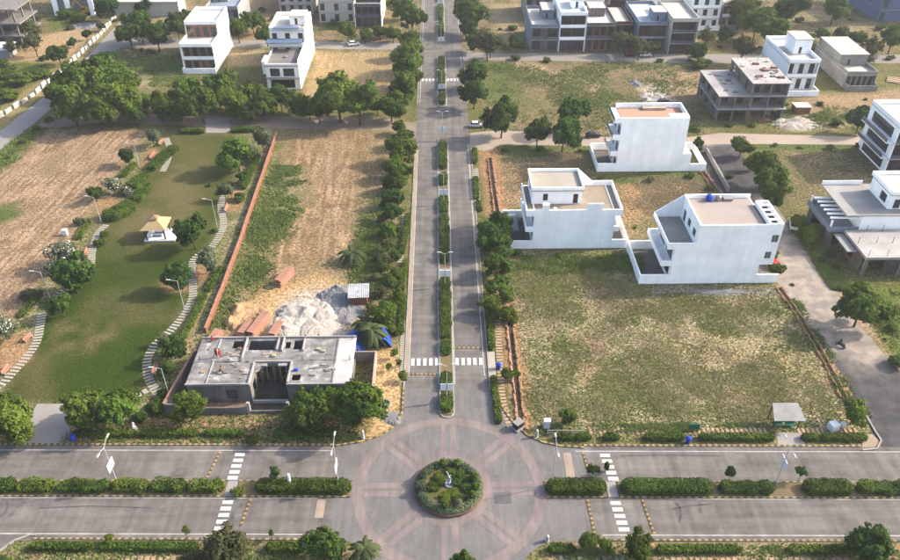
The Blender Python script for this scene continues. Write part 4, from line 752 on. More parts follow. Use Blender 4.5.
for i, (px, py, w_, k) in enumerate([(398, 335, 9, 'lime'), (391, 333, 16, 'mid'), (378, 330, 18, 'mid'), (372, 312, 16, 'olive'), (395, 305, 14, 'lime'), (380, 296, 18, 'olive'), (390, 285, 16, 'mid'), (376, 280, 14, 'olive'), (384, 270, 16, 'mid'), (394, 258, 14, 'dark'), (378, 262, 14, 'olive'), (386, 236, 16, 'mid'), (396, 232, 12, 'lime'), (382, 222, 14, 'olive'), (399, 215, 12, 'mid'), (386, 207, 14, 'dark'), (400, 198, 12, 'mid'), (388, 190, 14, 'dark'), (403, 184, 12, 'mid'), (396, 174, 14, 'dark'), (388, 176, 12, 'mid'), (392, 158, 14, 'dark'), (410, 160, 9, 'mid'), (408, 148, 9, 'lime')][:20]):
    bush(px, py, w_, k, '%s thicket bush from the site shed along left verge of the avenue' % ordw(i), 'thicket along the left verge', tall=.9)
for i, (px, py, w_, k) in enumerate([(512, 322, 12, 'lime'), (494, 318, 12, 'mid'), (508, 300, 12, 'mid'), (490, 275, 10, 'lime'), (506, 272, 12, 'mid'), (487, 250, 12, 'mid'), (504, 246, 10, 'dark')]):
    bush(px, py, w_, k, '%s low bush under the right kerb trees from the roundabout' % ordw(i), 'bushes under the right kerb trees', tall=.9)

SCR = {'wild scrub beside the far left side road': [(50, 121), (38, 130), (24, 143), (8, 158), (130, 62), (100, 76), (150, 54), (116, 62), (142, 50), (110, 70)],
       'wild scrub in the bare plots at top left': [(15, 66), (45, 60), (96, 12), (115, 22), (70, 30), (60, 8), (40, 20), (165, 10), (160, 22), (275, 20), (262, 12), (335, 24)],
       'wild scrub between houses at top right': [(500, 30), (505, 48), (512, 30), (548, 62), (660, 62), (690, 62), (720, 48), (735, 42), (760, 48), (768, 60), (800, 22), (812, 50), (830, 52), (850, 20), (880, 30), (870, 62), (890, 60), (848, 66), (865, 100), (820, 105)],
       'wild scrub along the sandy lane': [(640, 110), (690, 118), (730, 126), (752, 126), (775, 146), (800, 148), (830, 149), (860, 147), (880, 150), (712, 104), (786, 105), (780, 98)],
       'wild scrub beside the right side road': [(842, 290), (850, 298), (878, 322), (885, 340), (835, 268), (830, 256), (792, 285), (880, 300), (895, 310), (820, 262)],
       'wild scrub in the plots between the white houses': [(505, 152), (540, 150), (580, 152), (600, 180), (650, 182), (690, 178), (710, 190), (635, 228), (518, 255), (560, 256), (600, 258), (500, 222)]}
for lab, lst in SCR.items():
    for i, (px, py) in enumerate(sorted(lst)): bush(px, py, 5 + (i * 7) % 8, ['mid', 'olive', 'dark', 'lime'][i % 4], '%s shrub from the left in the %s' % (ordw(i), lab), lab, tall=.55, name='wild_shrub', cat='shrub')

# ------------------------------------------------------------------ building helpers (local coordinates of each house)
def facade(root, mb, p0, p1, z0, z1, ops=(), t=.25, fm=FRAMEW, gm=DARKG, mi=0, recess=.6):
    """wall from p0 to p1 (outside on the right) with real openings (s0, s1, za, zb, type)"""
    p0 = Vector(p0); p1 = Vector(p1); L_ = (p1 - p0).length; d = (p1 - p0).normalized(); n = Vector((-d.y, d.x))
    ops = [o for o in ops if o[1] <= L_ + .01]
    ss = sorted({0, L_, *[o[0] for o in ops], *[o[1] for o in ops]}); zs = sorted({z0, z1, *[o[2] for o in ops], *[o[3] for o in ops]})
    P = lambda s, o: p0 + d * s + n * o
    for i in range(len(ss) - 1):
        run = None
        for j in range(len(zs) - 1):
            sm, zm = (ss[i] + ss[i + 1]) / 2, (zs[j] + zs[j + 1]) / 2
            hole = any(o[0] < sm < o[1] and o[2] < zm < o[3] for o in ops)
            if hole: continue
            mb.prism([P(ss[i], 0), P(ss[i + 1], 0), P(ss[i + 1], t), P(ss[i], t)], zs[j], zs[j + 1], mi)
    for o in ops:
        if len(o) > 4 and o[4] == 'o': continue
        s0, s1, za, zb = o[:4]; ty = o[4] if len(o) > 4 else 'w'; f = MB(); a, b = t * recess, t * (recess + .25); w_ = .09
        def pr(u0, u1, v0, v1, q0=a, q1=b): return ([P(u0, q0), P(u1, q0), P(u1, q1), P(u0, q1)], v0, v1)
        f.prism(*pr(s0 + .003, s0 + w_, za, zb)); f.prism(*pr(s1 - w_, s1 - .003, za, zb)); f.prism(*pr(s0 + w_, s1 - w_, zb - w_, zb - .003)); f.prism(*pr(s0 + w_, s1 - w_, za + .003, za + w_))
        if ty == 'w' and s1 - s0 > 1.1:
            k = max(1, int((s1 - s0) / 1.0)) 
            for q in range(1, k + 1):
                c = s0 + (s1 - s0) * q / (k + 1); f.prism(*pr(c - .03, c + .03, za + w_, zb - w_))
        fr = f.build('door' if ty == 'd' else 'window', fm, root)
        MB().prism(*pr(s0 + w_, s1 - w_, za + w_, zb - w_, a + .03 * t, b - .06 * t)).build('door_leaf' if ty == 'd' else 'pane', WOODR if ty == 'd' else gm, fr)
def storey(root, mb, x0, y0, x1, y1, z0, z1, S=(), E=(), N=(), W=(), t=.25, **k):
    facade(root, mb, (x0, y0), (x1, y0), z0, z1, S, t, **k); facade(root, mb, (x1, y0 + t), (x1, y1 - t), z0, z1, E, t, **k)
    facade(root, mb, (x1, y1), (x0, y1), z0, z1, N, t, **k); facade(root, mb, (x0, y1 - t), (x0, y0 + t), z0, z1, W, t, **k)
def even(L_, n, w_, za, zb, ty='w', m=.4): 
    g = (L_ - 2 * m - n * w_) / max(1, n - 1) if n > 1 else 0
    return [((m + i * (w_ + g)) if n > 1 else (L_ - w_) / 2, (m + i * (w_ + g) + w_) if n > 1 else (L_ + w_) / 2, za, zb, ty) for i in range(n)]
def ring(mb, x0, y0, x1, y1, z0, z1, t=.2, sides='NSEW', mi=0):
    if 'S' in sides: mb.box(x0, y0, z0, x1, y0 + t, z1, mi)
    if 'N' in sides: mb.box(x0, y1 - t, z0, x1, y1, z1, mi)
    a = y0 + (t if 'S' in sides else 0); b = y1 - (t if 'N' in sides else 0)
    if 'W' in sides: mb.box(x0, a, z0, x0 + t, b, z1, mi)
    if 'E' in sides: mb.box(x1 - t, a, z0, x1, b, z1, mi)
def house_root(name, x, y, label, cat='house', group=None, rz=0.0): return empty(name, (x, y, 0), rz, label, cat, group)
def tank(parent, x, y, z, r=.6, h=1.2, m=None, name='water_tank'):
    MB().lathe([(r * .9, 0), (r, .06), (r, h * .75), (r * .8, h * .92), (r * .3, h), (r * .28, h + .08)], 14, (x, y, z)).build(name, m or BLUEP, parent, smooth=False)
WH = 'white houses on the right of the avenue'

# ---- nearest white house (roof terrace, lattice shaft)
h = house_root('white_house', 37, 48, 'nearest white house on the right with stepped roof terrace and blue tank', group=WH)
m_ = MB(); storey(h, m_, 5.7, 0, 22.3, 11.3, 0, 4.1, W=[(1, 3.4, .2, 2.9, 'd'), (4.4, 9.8, .8, 3.1)], E=[(2, 8, .2, 3, 'o')], fm=FRAMED)
storey(h, m_, 5.7, 0, 22.3, 11.3, 4.1, 8.1, W=[(1, 4.8, 4.5, 7.2), (5.8, 10, 4.5, 7.2)], fm=FRAMED)
m_.box(5.7, 0, 8.1, 9.5, .25, 8.26); storey(h, m_, 9.5, 0, 22.3, 11.3, 8.1, 12.36, W=[(1.2, 2.8, 8.4, 10.9), (4.2, 6.0, 9.2, 10.9), (7.6, 9.4, 9.2, 10.9)], fm=FRAMED)
m_.build('wall', WHITE, h)
bx('floor_slab', (5.96, .26, 4.0, 22.04, 11.04, 4.115), CONCL, h); bx('terrace_floor', (4.2, .26, 8.0, 9.49, 11.04, 8.26), mat('terrace_concrete', (.29, .27, .25), .9, .15, .6, 6), h)
bx('roof_floor', (9.76, .26, 12.2, 22.04, 11.04, 12.36), mat('roof_pinkish', (.50, .43, .385), .9, .1, .5, 5, hue2=(.43, .365, .325)), h)
m_ = MB(); ring(m_, 9.5, 0, 22.3, 11.3, 12.36, 13.15, .25, 'NSW'); m_.build('roof_parapet', WHITE, h)
m_ = MB(); m_.box(4.2, 0, 7.9, 5.69, .25, 8.26); m_.box(4.2, 0, 8.26, 9.49, .25, 9.25); m_.box(4.2, .22, 8.265, 4.42, 11.08, 9.25)
m_.add([(4.2, 11.3, 8.265), (9.49, 11.3, 8.265), (9.49, 11.3, 13.1), (4.2, 11.3, 9.25), (4.2, 11.08, 8.265), (9.49, 11.08, 8.265), (9.49, 11.08, 13.1), (4.2, 11.08, 9.25)], [(0, 3, 2, 1), (4, 5, 6, 7), (0, 1, 5, 4), (1, 2, 6, 5), (2, 3, 7, 6), (3, 0, 4, 7)]); m_.build('terrace_parapet', WHITE, h)
m_ = MB(); m_.box(3.6, -.003, 4.13, 5.69, 11.5, 4.32); m_.box(3.6, .2, 4.325, 3.8, 11.3, 5.25); m_.box(3.6, -.003, 4.325, 5.69, .2, 5.25); m_.box(3.6, 11.3, 4.325, 5.69, 11.5, 5.25); m_.build('balcony', WHITE, h)
m_ = MB(); storey(h, m_, 22.3, 0, 24.8, 8.5, 4.3, 12.36, S=[(.5, 1.7, 5.6, 7.2), (.9, 2.2, 9.2, 10.9)], fm=FRAMEW, gm=mat('lattice_shade', (.16, .15, .14), .8)); m_.build('stair_bay', WHITE, h)
m_ = MB(); bx('bay_floor', (22.04, .26, 12.2, 24.5, 8.2, 12.36), FRAMED, h); ring(m_, 22.3, 0, 24.8, 8.5, 12.36, 13.3, .3); [m_.box(22.6, 1.7 + i * 1.7, 13.0, 24.5, 2.0 + i * 1.7, 13.29) for i in range(4)]; m_.build('roof_pergola', WHITE, h)  # bay floor coloured dark so the pergola slots read as shaded
m_ = MB(); m_.box(0, 0, 0, 5.69, .25, 2.1); m_.box(0, .25, 0, .25, 12, 2.1); m_.box(0.25, 11.75, 0, 26.3, 12, 2.1); m_.box(22.32, 0, 0, 26.6, .25, 2.0); m_.build('compound_wall', WHITE, h)
bx('yard_floor', (.25, .25, .0, 5.69, 11.7, .12), mat('yard_paving', (.13, .125, .12), .9, .25, 1, 7), h); bx('porch_floor', (22.32, .25, 0, 26.5, 11.7, .12), CONC, h)
tank(h, 14.0, 10.2, 12.36, .62, 1.3); tank(h, 15.8, 10.2, 12.36, .55, 1.1, STEEL); bx('solar_panel', (16.8, 9.8, 12.5, 18.6, 10.8, 12.9), GREYW, h)
m_ = MB(); [m_.rod((21.3, .4 + i * .5, 12.4), (15.5 + i, .8 + i * .2, 12.44), .04) for i in range(3)]; m_.build('roof_pipe', CONCL, h)

# ---- white house with tan roof and roof room
h = house_root('white_house', 12, 60.4, 'white house beside the avenue with a roof room and cream roof', group=WH)
m_ = MB(); storey(h, m_, 5.8, 0, 22, 11.6, 0, 4.1, W=[(.8, 3, .2, 2.9, 'd'), (4, 6.5, .9, 2.9), (7.4, 10.2, .9, 2.9)], E=[(2, 8, .4, 3)], fm=FRAMED)
storey(h, m_, 5.8, 0, 22, 11.6, 4.1, 8.26, W=[(.8, 3.2, 4.4, 6.9), (4.2, 6.8, 4.9, 6.9), (7.8, 10.4, 4.4, 6.9)], E=[(1, 4, 4.4, 6.9), (6, 10, 4.8, 6.9)], fm=FRAMED)
storey(h, m_, 5.6, 3.9, 15.6, 11.5, 8.27, 11.3, S=[(2.2, 3.2, 9.0, 10.6), (8.3, 9.3, 8.3, 10.5, 'd')], W=[(2, 4, 9, 10.6)], E=[(2, 4, 9, 10.6)], fm=FRAMED); m_.build('wall', WHITE, h)
bx('floor_slab', (6.06, .26, 4.0, 21.74, 11.34, 4.115), CONCL, h); bx('roof_floor', (6.06, .26, 8.1, 21.74, 11.34, 8.262), ROOFT, h); bx('roof_overhang', (4.2, 0, 7.71, 5.79, 11.6, 8.26), WHITE, h); bx('roof_overhang', (22.01, 0, 7.71, 23.3, 11.6, 8.26), WHITE, h); bx('roof_overhang_floor', (4.45, .26, 8.262, 5.79, 11.3, 8.28), ROOFT, h); bx('roof_overhang_floor', (22.0, .26, 8.262, 23.05, 11.3, 8.28), ROOFT, h)
bx('roof_room_slab', (5.4, 3.6, 11.305, 15.9, 11.7, 11.5), mat('roof_cream', (.50, .455, .385), .9, .12, .6, 6, hue2=(.38, .34, .28)), h)
m_ = MB(); ring(m_, 5.4, 3.6, 15.9, 11.7, 11.505, 12.15, .22); m_.build('roof_room_parapet', WHITE, h)
m_ = MB(); m_.box(4.2, 0, 8.261, 23.3, .25, 9.1); m_.box(23.08, .22, 8.265, 23.3, 11.4, 9.3); m_.box(16.0, 11.4, 8.265, 23.3, 11.62, 9.3); m_.box(4.2, .22, 8.265, 4.42, 11.4, 8.9); m_.box(7.4, 0, 9.1, 8.7, .8, 10.3); m_.box(16.2, 0, 9.1, 19.3, .25, 10.5)
m_.add([(15.92, 11.4, 8.27), (19, 11.4, 8.27), (19, 11.4, 9.3), (15.92, 11.4, 12.1), (15.92, 11.18, 8.27), (19, 11.18, 8.27), (19, 11.18, 9.3), (15.92, 11.18, 12.1)], [(0, 3, 2, 1), (4, 5, 6, 7), (0, 1, 5, 4), (1, 2, 6, 5), (2, 3, 7, 6), (3, 0, 4, 7)]); m_.build('roof_parapet', WHITE, h)
m_ = MB(); m_.box(4.2, .003, 4.05, 5.79, 11.6, 4.25); m_.box(4.2, .003, 4.255, 5.79, .22, 5.2); m_.box(4.2, .22, 4.255, 4.42, 11.6, 5.2); m_.build('balcony', WHITE, h)
m_ = MB(); m_.box(22.01, .003, 4.05, 23.1, 11.6, 4.25); m_.box(22.01, .003, 4.255, 23.1, .22, 5.2); m_.box(22.9, .22, 4.255, 23.1, 11.6, 5.2); m_.build('balcony', WHITE, h)
m_ = MB(); m_.box(0.3, .0, 0, 5.79, .25, 1.9); m_.box(.3, .25, 0, .5, 12.2, 1.5); m_.box(.5, 12, 0, 25.4, 12.2, 1.9); m_.box(22.01, 0, 0, 25.4, .25, 2.0); m_.box(25.15, .25, 0, 25.4, 12, 2.0); m_.build('compound_wall', WHITE, h)
bx('yard_floor', (.5, .25, 0, 5.79, 11.9, .12), MATS['yard_paving'], h); bx('yard_floor', (22.05, .25, 0, 25.1, 11.9, .12), CONC, h); bx('yard_shed', (.55, 5, .13, 3.5, 11.8, 1.3), mat('blue_grey_sheet', (.20, .23, .27), .6), h)
m_ = MB(); [m_.box(9 + i * .9, .6 + (i % 3) * .4, 8.265, 9.6 + i * .9, .9 + (i % 3) * .4, 8.4) for i in range(7)]; m_.build('roof_rubble', CONC, h)
tank(h, 10, 1.2, 8.265, .4, .7, WHITE)

# ---- furthest of the three white houses
h = house_root('white_house', 36.6, 93, 'tall white house with three west balconies and terracotta roof', group=WH)
m_ = MB()
for i in range(3): storey(h, m_, 4.4, 0, 19.9, 8.2, i * 4.2, (i + 1) * 4.2, W=[(.7, 3.2, i * 4.2 + .3, i * 4.2 + 2.9), (4.4, 7.4, i * 4.2 + .3, i * 4.2 + 2.9)], E=[(1, 3, i * 4.2 + 1, i * 4.2 + 2.9), (5, 7, i * 4.2 + 1, i * 4.2 + 2.9)], fm=FRAMED)
storey(h, m_, 19.91, .004, 22.0, 8.0, 0, 4.4, S=[], fm=FRAMED); m_.build('wall', WHITE, h)
bx('roof_floor', (4.66, .26, 12.5, 19.64, 7.94, 12.75), TERRA, h); bx('roof_floor', (19.91, 0, 4.405, 22.0, 8.0, 4.5), ROOFW, h)
m_ = MB(); ring(m_, 4.4, .25, 19.9, 8.2, 12.6, 13.9, .25, 'NE'); m_.box(4.4, 0, 12.6, 19.9, .25, 13.7); m_.build('roof_parapet', WHITE, h)
m_ = MB(); m_.box(10.5, 6.4, 12.755, 16, 7.9, 13.3); m_.build('roof_kerb', mat('roof_room_tan', (.44, .36, .29), .9), h); bx('roof_ledge', (15.5, .25, 12.76, 19.5, 2.3, 13.8), WHITE, h)
for i in range(3):
    z = (i + 1) * 4.2; m_ = MB(); m_.box(2.7, .003, z - .12, 4.39, 8.2, z + .1); m_.box(2.7, .003, z + .105, 4.39, .2, z + 1.15); m_.build('balcony', WHITE, h)
    m_ = MB(); m_.box(2.7, .2, z + .105, 2.82, 8.2, z + 1.0); m_.build('balcony_glass', GLASSB, h)
m_ = MB(); m_.box(0, 0, 0, 4.39, .25, 2.2); m_.box(0, .25, 0, .25, 11.5, 1.6); m_.box(22.01, 0, 0, 26, .25, 1.9); m_.box(25.75, .25, 0, 26, 11.5, 1.9); m_.box(.25, 11.25, 0, 25.75, 11.5, 1.9); m_.build('compound_wall', WHITE, h)
bx('yard_floor', (.25, .25, 0, 4.39, 11.2, .12), MATS['yard_paving'], h)
tree(698, 143, 9, 'dark', 'narrow dark tree in yard of the tall white house', 'far trees', tall=1.8)
wl = [G(706, 152), G(716, 170), G(728, 192)]
for a, b, lab in ((wl[0], wl[1], 'upper'), (wl[1], wl[2], 'lower')): tag(MB().seg(a, b, .4, 0, 1.2).build('boundary_wall', CONCL), 'low pale boundary wall along dark side road, %s stretch' % lab, 'wall')

# ---- unfinished concrete house in front
h = house_root('unfinished_house', -44, 14.6, 'unfinished grey concrete house with open courtyard and bare flat roof')
RAW = mat('raw_roof', (.29, .283, .272), .95, .2, .55, 6, .4, hue2=(.15, .147, .144)); worn(RAW, [(.5, .5, 1), (.25, 1.2, 1)], .3); WASH = mat('lime_wash', (.40, .39, .38), .9, .15, .8, 8, hue2=(.22, .216, .21)); RAWW = mat('raw_wall', (.23, .218, .208), .95, .2, .8, 7, .4, hue2=(.12, .115, .11)); worn(RAWW, [(.7, .7, .25)], .3); blotch(RAW, (.5, .5, 1), .54, .6, 1.5); blotch(RAW, (.8, .8, 1), .58, .66, .55)
ZT = 3.75; X0, X1, Y0, Y1, VX0, VX1, VY = 3.4, 28.7, 2.8, 13.7, 13.2, 18.9, 7.7
def fw(p0, p1, ops=()): q = MB(); facade(h, q, p0, p1, 0, ZT, ops, fm=FRAMED); q.build('wall', RAWW, h)
fw((X0, Y0), (VX0, Y0), [(5.8, 7.6, .9, 2.8)]); fw((VX1, Y0), (X1, Y0), [(2.2, 3.8, .9, 2.6), (6, 7.6, .9, 2.6)]); fw((X0, Y1), (X0, Y0 + .25), [(2.5, 4, 1, 2.6), (7, 8.5, 1, 2.6)]); fw((X1, Y0 + .25), (X1, Y1), [(3, 4.2, 0, 2.4, 'd'), (7, 9, 1, 2.6)]); fw((X1 - .25, Y1), (X0 + .25, Y1))
fw((VX0, Y0 + .25), (VX0, VY), [(1.2, 3.0, 0, 2.6, 'o')]); fw((VX1, VY), (VX1, Y0 + .25), [(1.5, 3.2, 0, 2.6, 'o')]); fw((VX0 + .26, VY), (VX1 - .26, VY), [(.25, 2.4, 0, 3.3, 'o'), (2.75, 4.95, 0, 3.3, 'o')])
for i in range(5): bx('pier', (VX0 + .5 + i * 1.05, VY - .25, .1, VX0 + .75 + i * 1.05, VY - .01, ZT - .3), RAWW, h)
for sx_ in (0, 1): MB().add([(VX0 + .01, VY - 1.6, ZT - .6), (VX0 + .01, VY - .02, ZT - .6), (VX0 + 1.5, VY - .02, ZT - .6), (VX0 + .01, VY - 1.6, ZT + .24), (VX0 + .01, VY - .02, ZT + .24), (VX0 + 1.5, VY - .02, ZT + .24)], [(0, 1, 2), (3, 5, 4), (0, 2, 5, 3), (0, 3, 4, 1), (1, 4, 5, 2)]).build('corner_slab', RAW, h) if sx_ == 0 else None
bx('courtyard_floor', (VX0 + .02, .8, 0, VX1 - .02, VY + .2, .1), mat('dark_floor', (.06, .055, .05), .95, .3, 1.5, 9), h)  # courtyard floor in a very dark colour
m_ = MB(); holes = [(8.6, 10.4, 11.3, 13.1), (11.3, 15.6, 10.8, 13.2), (17.3, 18.2, 11.2, 12.8), (18.7, 20.2, 10.9, 13.1), (19.5, 20.9, 3.6, 4.9)]
xs_ = sorted({X0 - .2, X1 + .2, VX0, VX1, 26.1, *[v for q in holes for v in q[:2]]}); ys_ = sorted({Y0 - .2, Y1 + .2, VY, *[v for q in holes for v in q[2:]]})
for i in range(len(xs_) - 1):
    for j in range(len(ys_) - 1):
        cx, cy = (xs_[i] + xs_[i + 1]) / 2, (ys_[j] + ys_[j + 1]) / 2
        if (VX0 < cx < VX1 and cy < VY) or any(q[0] < cx < q[1] and q[2] < cy < q[3] for q in holes): continue
        m_.box(xs_[i], ys_[j], ZT + .005, xs_[i + 1], ys_[j + 1], ZT + .24, 1 if cx > 26.1 else 0)
m_.build('roof_slab', [RAW, mat('pale_wash', (.50, .49, .48), .9, .15, .8, 8, hue2=(.27, .265, .26))], h)
for q in holes: bx('shaft_floor', (q[0] - .1, q[2] - .1, .3, q[1] + .1, q[3] + .1, .5), RAWW, h)
for a in [(X0 - .2, Y1, X1 + .2, Y1 + .2, .35), (10.7, 8, 10.95, 13.6, .35), (16.0, 10.6, 16.25, 13.6, .4), (16.9, 10.4, 17.1, 13.6, .5), (20.3, 10.4, 20.55, 13.6, .4), (X0 - .2, Y0 - .2, VX0, Y0, .28), (VX1, Y0 - .2, X1 + .2, Y0, .15), (6.3, Y0 + .1, 6.5, 13.6, .14), (VX0 - .28, Y0 + .1, VX0 - .02, VY, .3), (VX1 + .02, Y0 + .1, VX1 + .28, VY, .35), (VX0, VY + .02, VX1, VY + .27, .32), (X0, 8.0, 10.6, 8.2, .1), (25.9, Y0 + .1, 26.08, 13.6, .1), (21, 8.2, 25.8, 8.35, .06)]:
    bx('roof_upstand', (a[0], a[1], ZT + .245, a[2], a[3], ZT + .245 + a[4]), WASH if a[4] > .12 else RAW, h)
for a in [(VX0 + .5, VX0 + 1.9), (VX1 - 2.0, VX1 - .6)]: bx('beam_end', (a[0], VY - .6, ZT - .1, a[1], VY - .06, ZT + .2), WASH, h)
for x in (VX0 - .4, VX1 + .05): bx('gate_post', (x, .4, 0, x + .45, .85, 2.2), WASH, h)
for a in [(3.2, .45, 0, VX0 - .42, .7, 1.25), (VX1 + .52, .45, 0, 30.5, .7, 1.25), (VX0 + .06, .45, 0, VX1 + .03, .65, .5)]: bx('front_wall', a, RAWW, h)
bx('rubble_strip', (3.6, .75, 0, VX0 - .5, 2.7, .22), mat('red_rubble', (.26, .16, .12), .95, .3, 3, 14, .6), h); bx('front_step', (VX0 + .1, 2.5, .1, VX1 - .1, 2.75, .7), WASH, h)
a, b = G(166, 413) - Vector((-44, 14.6, 0)), G(195, 349, 2) - Vector((-44, 14.6, 0)); a = Vector((a.x, a.y)); b = Vector((b.x, b.y))
MB().seg(a, b, .25, 0, 2.0).build('side_wall', RAWW, h); MB().seg(a + Vector((.2, 0)), (3.2, .55), .25, 0, 1.99).build('side_wall', RAWW, h); MB().seg(b + Vector((.15, -.1)), (X0 - .02, 13.3), .2, 0, 1.8).build('side_wall', RAWW, h); MB().seg(a, b, .34, 2.003, 2.12).build('wall_coping', BRICKP, h)
PINKP = mat('pink_plaster', (.38, .29, .245), .9, .2, 1, 8); bx('side_wall', (32.0, 2.5, 0, 32.25, 12.4, 2.2), PINKP, h); bx('side_wall', (X1 + .02, 12.15, 0, 31.98, 12.35, 2.2), PINKP, h)
for i in range(26):
    rd = random.Random(i + 5); x, y, s = rd.choice([rd.uniform(4, 12), rd.uniform(20, 27)]), rd.uniform(4.0, 10.3), rd.uniform(.2, .75); bx('roof_rubble', (x, y, ZT + .25, x + s, y + s * rd.uniform(.3, 1), ZT + .25 + s * .3), [CONCL, RAWW, WASH, STONEO][i % 4], h)
for i, (x, y, l_, an) in enumerate([(7.5, 9.2, 3.6, .5), (8.0, 10.2, 3.0, -.4), (22, 6, 3.2, .2), (14, 9.5, 2.6, .1), (5.0, 11, 3.4, 1.1)]):
    o = bx('timber_plank', (0, 0, 0, l_, .28, .09), STONEO if i % 2 else RAWW, h); o.location = (x, y, ZT + .26 + i * .004); o.rotation_euler = (0, 0, an)
for x, y in ((4.0, 13.2), (10.4, 13.2), (16.2, 13.2), (20.4, 13.2), (28.2, 13.2), (4.0, 8.4), (10.8, 8.2), (20.6, 8.2), (28.2, 8.2)):
    m_ = MB()
    for k in range(4): m_.rod((x + (k % 2) * .16, y + (k // 2) * .16, ZT + .2), (x + (k % 2) * .16, y + (k // 2) * .16, ZT + 1.1), .025, n=4)
    m_.build('starter_bars', mat('rust', (.16, .06, .03), .8), h)
for x, y, m2 in ((19.6, 5.6, BLUEP), (9.6, 10.8, BRICK), (22.6, 10.5, mat('yellow_sack', (.36, .34, .24), .8)), (23.4, 10.0, MATS['yellow_sack']), (15.5, 9.0, MATS['yellow_sack'])): tag(bx('sack', (x - 44, y + 14.6, ZT + .25, x - 43.3, y + 15.1, ZT + .6), m2, None, .08), '%s bundle lying on roof of the unfinished house%s' % ({BLUEP: 'blue', BRICK: 'red'}.get(m2, 'yellow'), '' if m2 in (BLUEP, BRICK) else {22.6: ' left of pair', 23.4: ' right of pair', 15.5: ' over the courtyard'}[x]), 'sack')

# ---- bare concrete frame, upper right
h = house_root('concrete_frame_house', 73.4, 121, 'bare concrete frame house without walls, two and three storeys', 'building')
cols = [(0, 0), (4, 0), (8, 0), (12.8, 0), (17.3, 0)]
for j in range(4):
    for i, (x, y) in enumerate(cols):
        top = 10.4 if x >= 8 else 7
        bx('column', (x - .2, j * 5.9, 0, x + .2, j * 5.9 + .4, top), CONC, h)
for z, x0, x1 in ((3.3, -.5, 18), (6.8, -.5, 18), (10.3, 7.6, 18)): bx('floor_slab', (x0, -.6 if z < 4 else -.2, z, x1, 18.4, z + .25), mat('slab_pale', (.42, .40, .385), .9, .2, .5, 7, .3, hue2=(.22, .21, .205)), h)
m_ = MB(); facade(h, m_, (0.02, 18.2), (.02, .45), .01, 3.29, [(2, 4, .8, 2.6, 'o'), (7, 9, .8, 2.6, 'o'), (13, 15, .3, 2.6, 'o')]); facade(h, m_, (.02, 18.2), (.02, .45), 3.56, 6.79, [(2, 4, 4.4, 6.2, 'o'), (7, 9, 4.4, 6.2, 'o'), (13, 15, 4, 6.2, 'o')])
facade(h, m_, (7.82, 18.2), (7.82, .45), 7.06, 10.29, [(2, 4, 7.8, 9.8, 'o'), (7, 9, 7.8, 9.8, 'o'), (13, 15, 7.4, 9.8, 'o')]); facade(h, m_, (8.2, 2.2), (17.1, 2.2), 7.06, 10.29, [(1, 2.4, 7.1, 9.6, 'o'), (4, 5.4, 7.8, 9.6, 'o'), (6.6, 8.0, 7.1, 9.6, 'o')]); facade(h, m_, (.3, 3), (17.1, 3), 3.56, 6.79, [(1, 3, 4.2, 6, 'o'), (5.2, 7, 3.6, 6, 'o'), (9.5, 11.5, 4.2, 6, 'o'), (13.6, 16, 3.6, 6, 'o')]); facade(h, m_, (.3, 5), (17.1, 5), .01, 3.29, [(5.2, 7, .1, 2.6, 'o')]); facade(h, m_, (17.4, .5), (17.4, 18.1), .01, 3.29, [(3, 5, 1, 2.6, 'o')]); facade(h, m_, (17.4, .5), (17.4, 18.1), 3.56, 6.79, [(9, 11, 4.4, 6, 'o')]); facade(h, m_, (17.4, .5), (17.4, 18.1), 7.06, 10.29, [(9, 11, 8, 9.6, 'o')]); facade(h, m_, (17.1, 18.35), (.3, 18.35), .01, 3.29, []); facade(h, m_, (17.1, 18.35), (.3, 18.35), 3.56, 6.79, []); m_.build('infill_wall', mat('frame_wall', (.19, .175, .165), .95, .2, .8, 7, .3, hue2=(.11, .10, .10)), h)  # inner, north and east infill added so the interior stays dark
for i in range(30): rd = random.Random(i + 90); x, y = rd.uniform(.5, 16.5), rd.uniform(.5, 17); z = 10.56 if x > 7.6 else 7.06; s = rd.uniform(.3, 1.3); bx('roof_debris', (x, y, z, min(x + s, 7.4) if x < 7.4 else x + s, y + s * rd.uniform(.3, .9), z + .12 + s * .12), [CONC, MATS['frame_wall'], STONEO, CONCL][i % 4], h)
for x, y, z in ((10, 4, 10.56), (13, 8, 10.56), (15.5, 3, 10.56), (12, 13, 10.56), (16, 10, 10.56)): bx('shuttering_stack', (x, y, z, x + 1.6, y + .9, z + .4), mat('rusty_shutter', (.22, .09, .07), .8, .3), h)
m_ = MB(); [m_.rod((8 + (i % 4) * 3 + (i * .37) % 1, 1 + (i // 4) * 4, 10.5), (8 + (i % 4) * 3 + (i * .37) % 1, 1 + (i // 4) * 4, 11.3), .04, n=4) for i in range(20)]; m_.build('starter_bars', MATS['rust'], h)
m_ = MB(); [m_.rod((7.4 + k, -2.6, 0), (7.9 + k * .6, -.3, 7.4), .06, n=5) for k in (0, .6)]; [m_.rod((7.4 + .08 * j, -2.5 + .36 * j, .6 + 1.1 * j), (8.0 + .05 * j, -2.5 + .36 * j, .6 + 1.1 * j), .05, n=4) for j in range(6)]
e = empty('bamboo_ladder', (73.4, 121, 0), 0, 'long bamboo ladder leaning on the bare concrete frame', 'ladder'); m_.build('rungs_and_rails', STONEO, e)

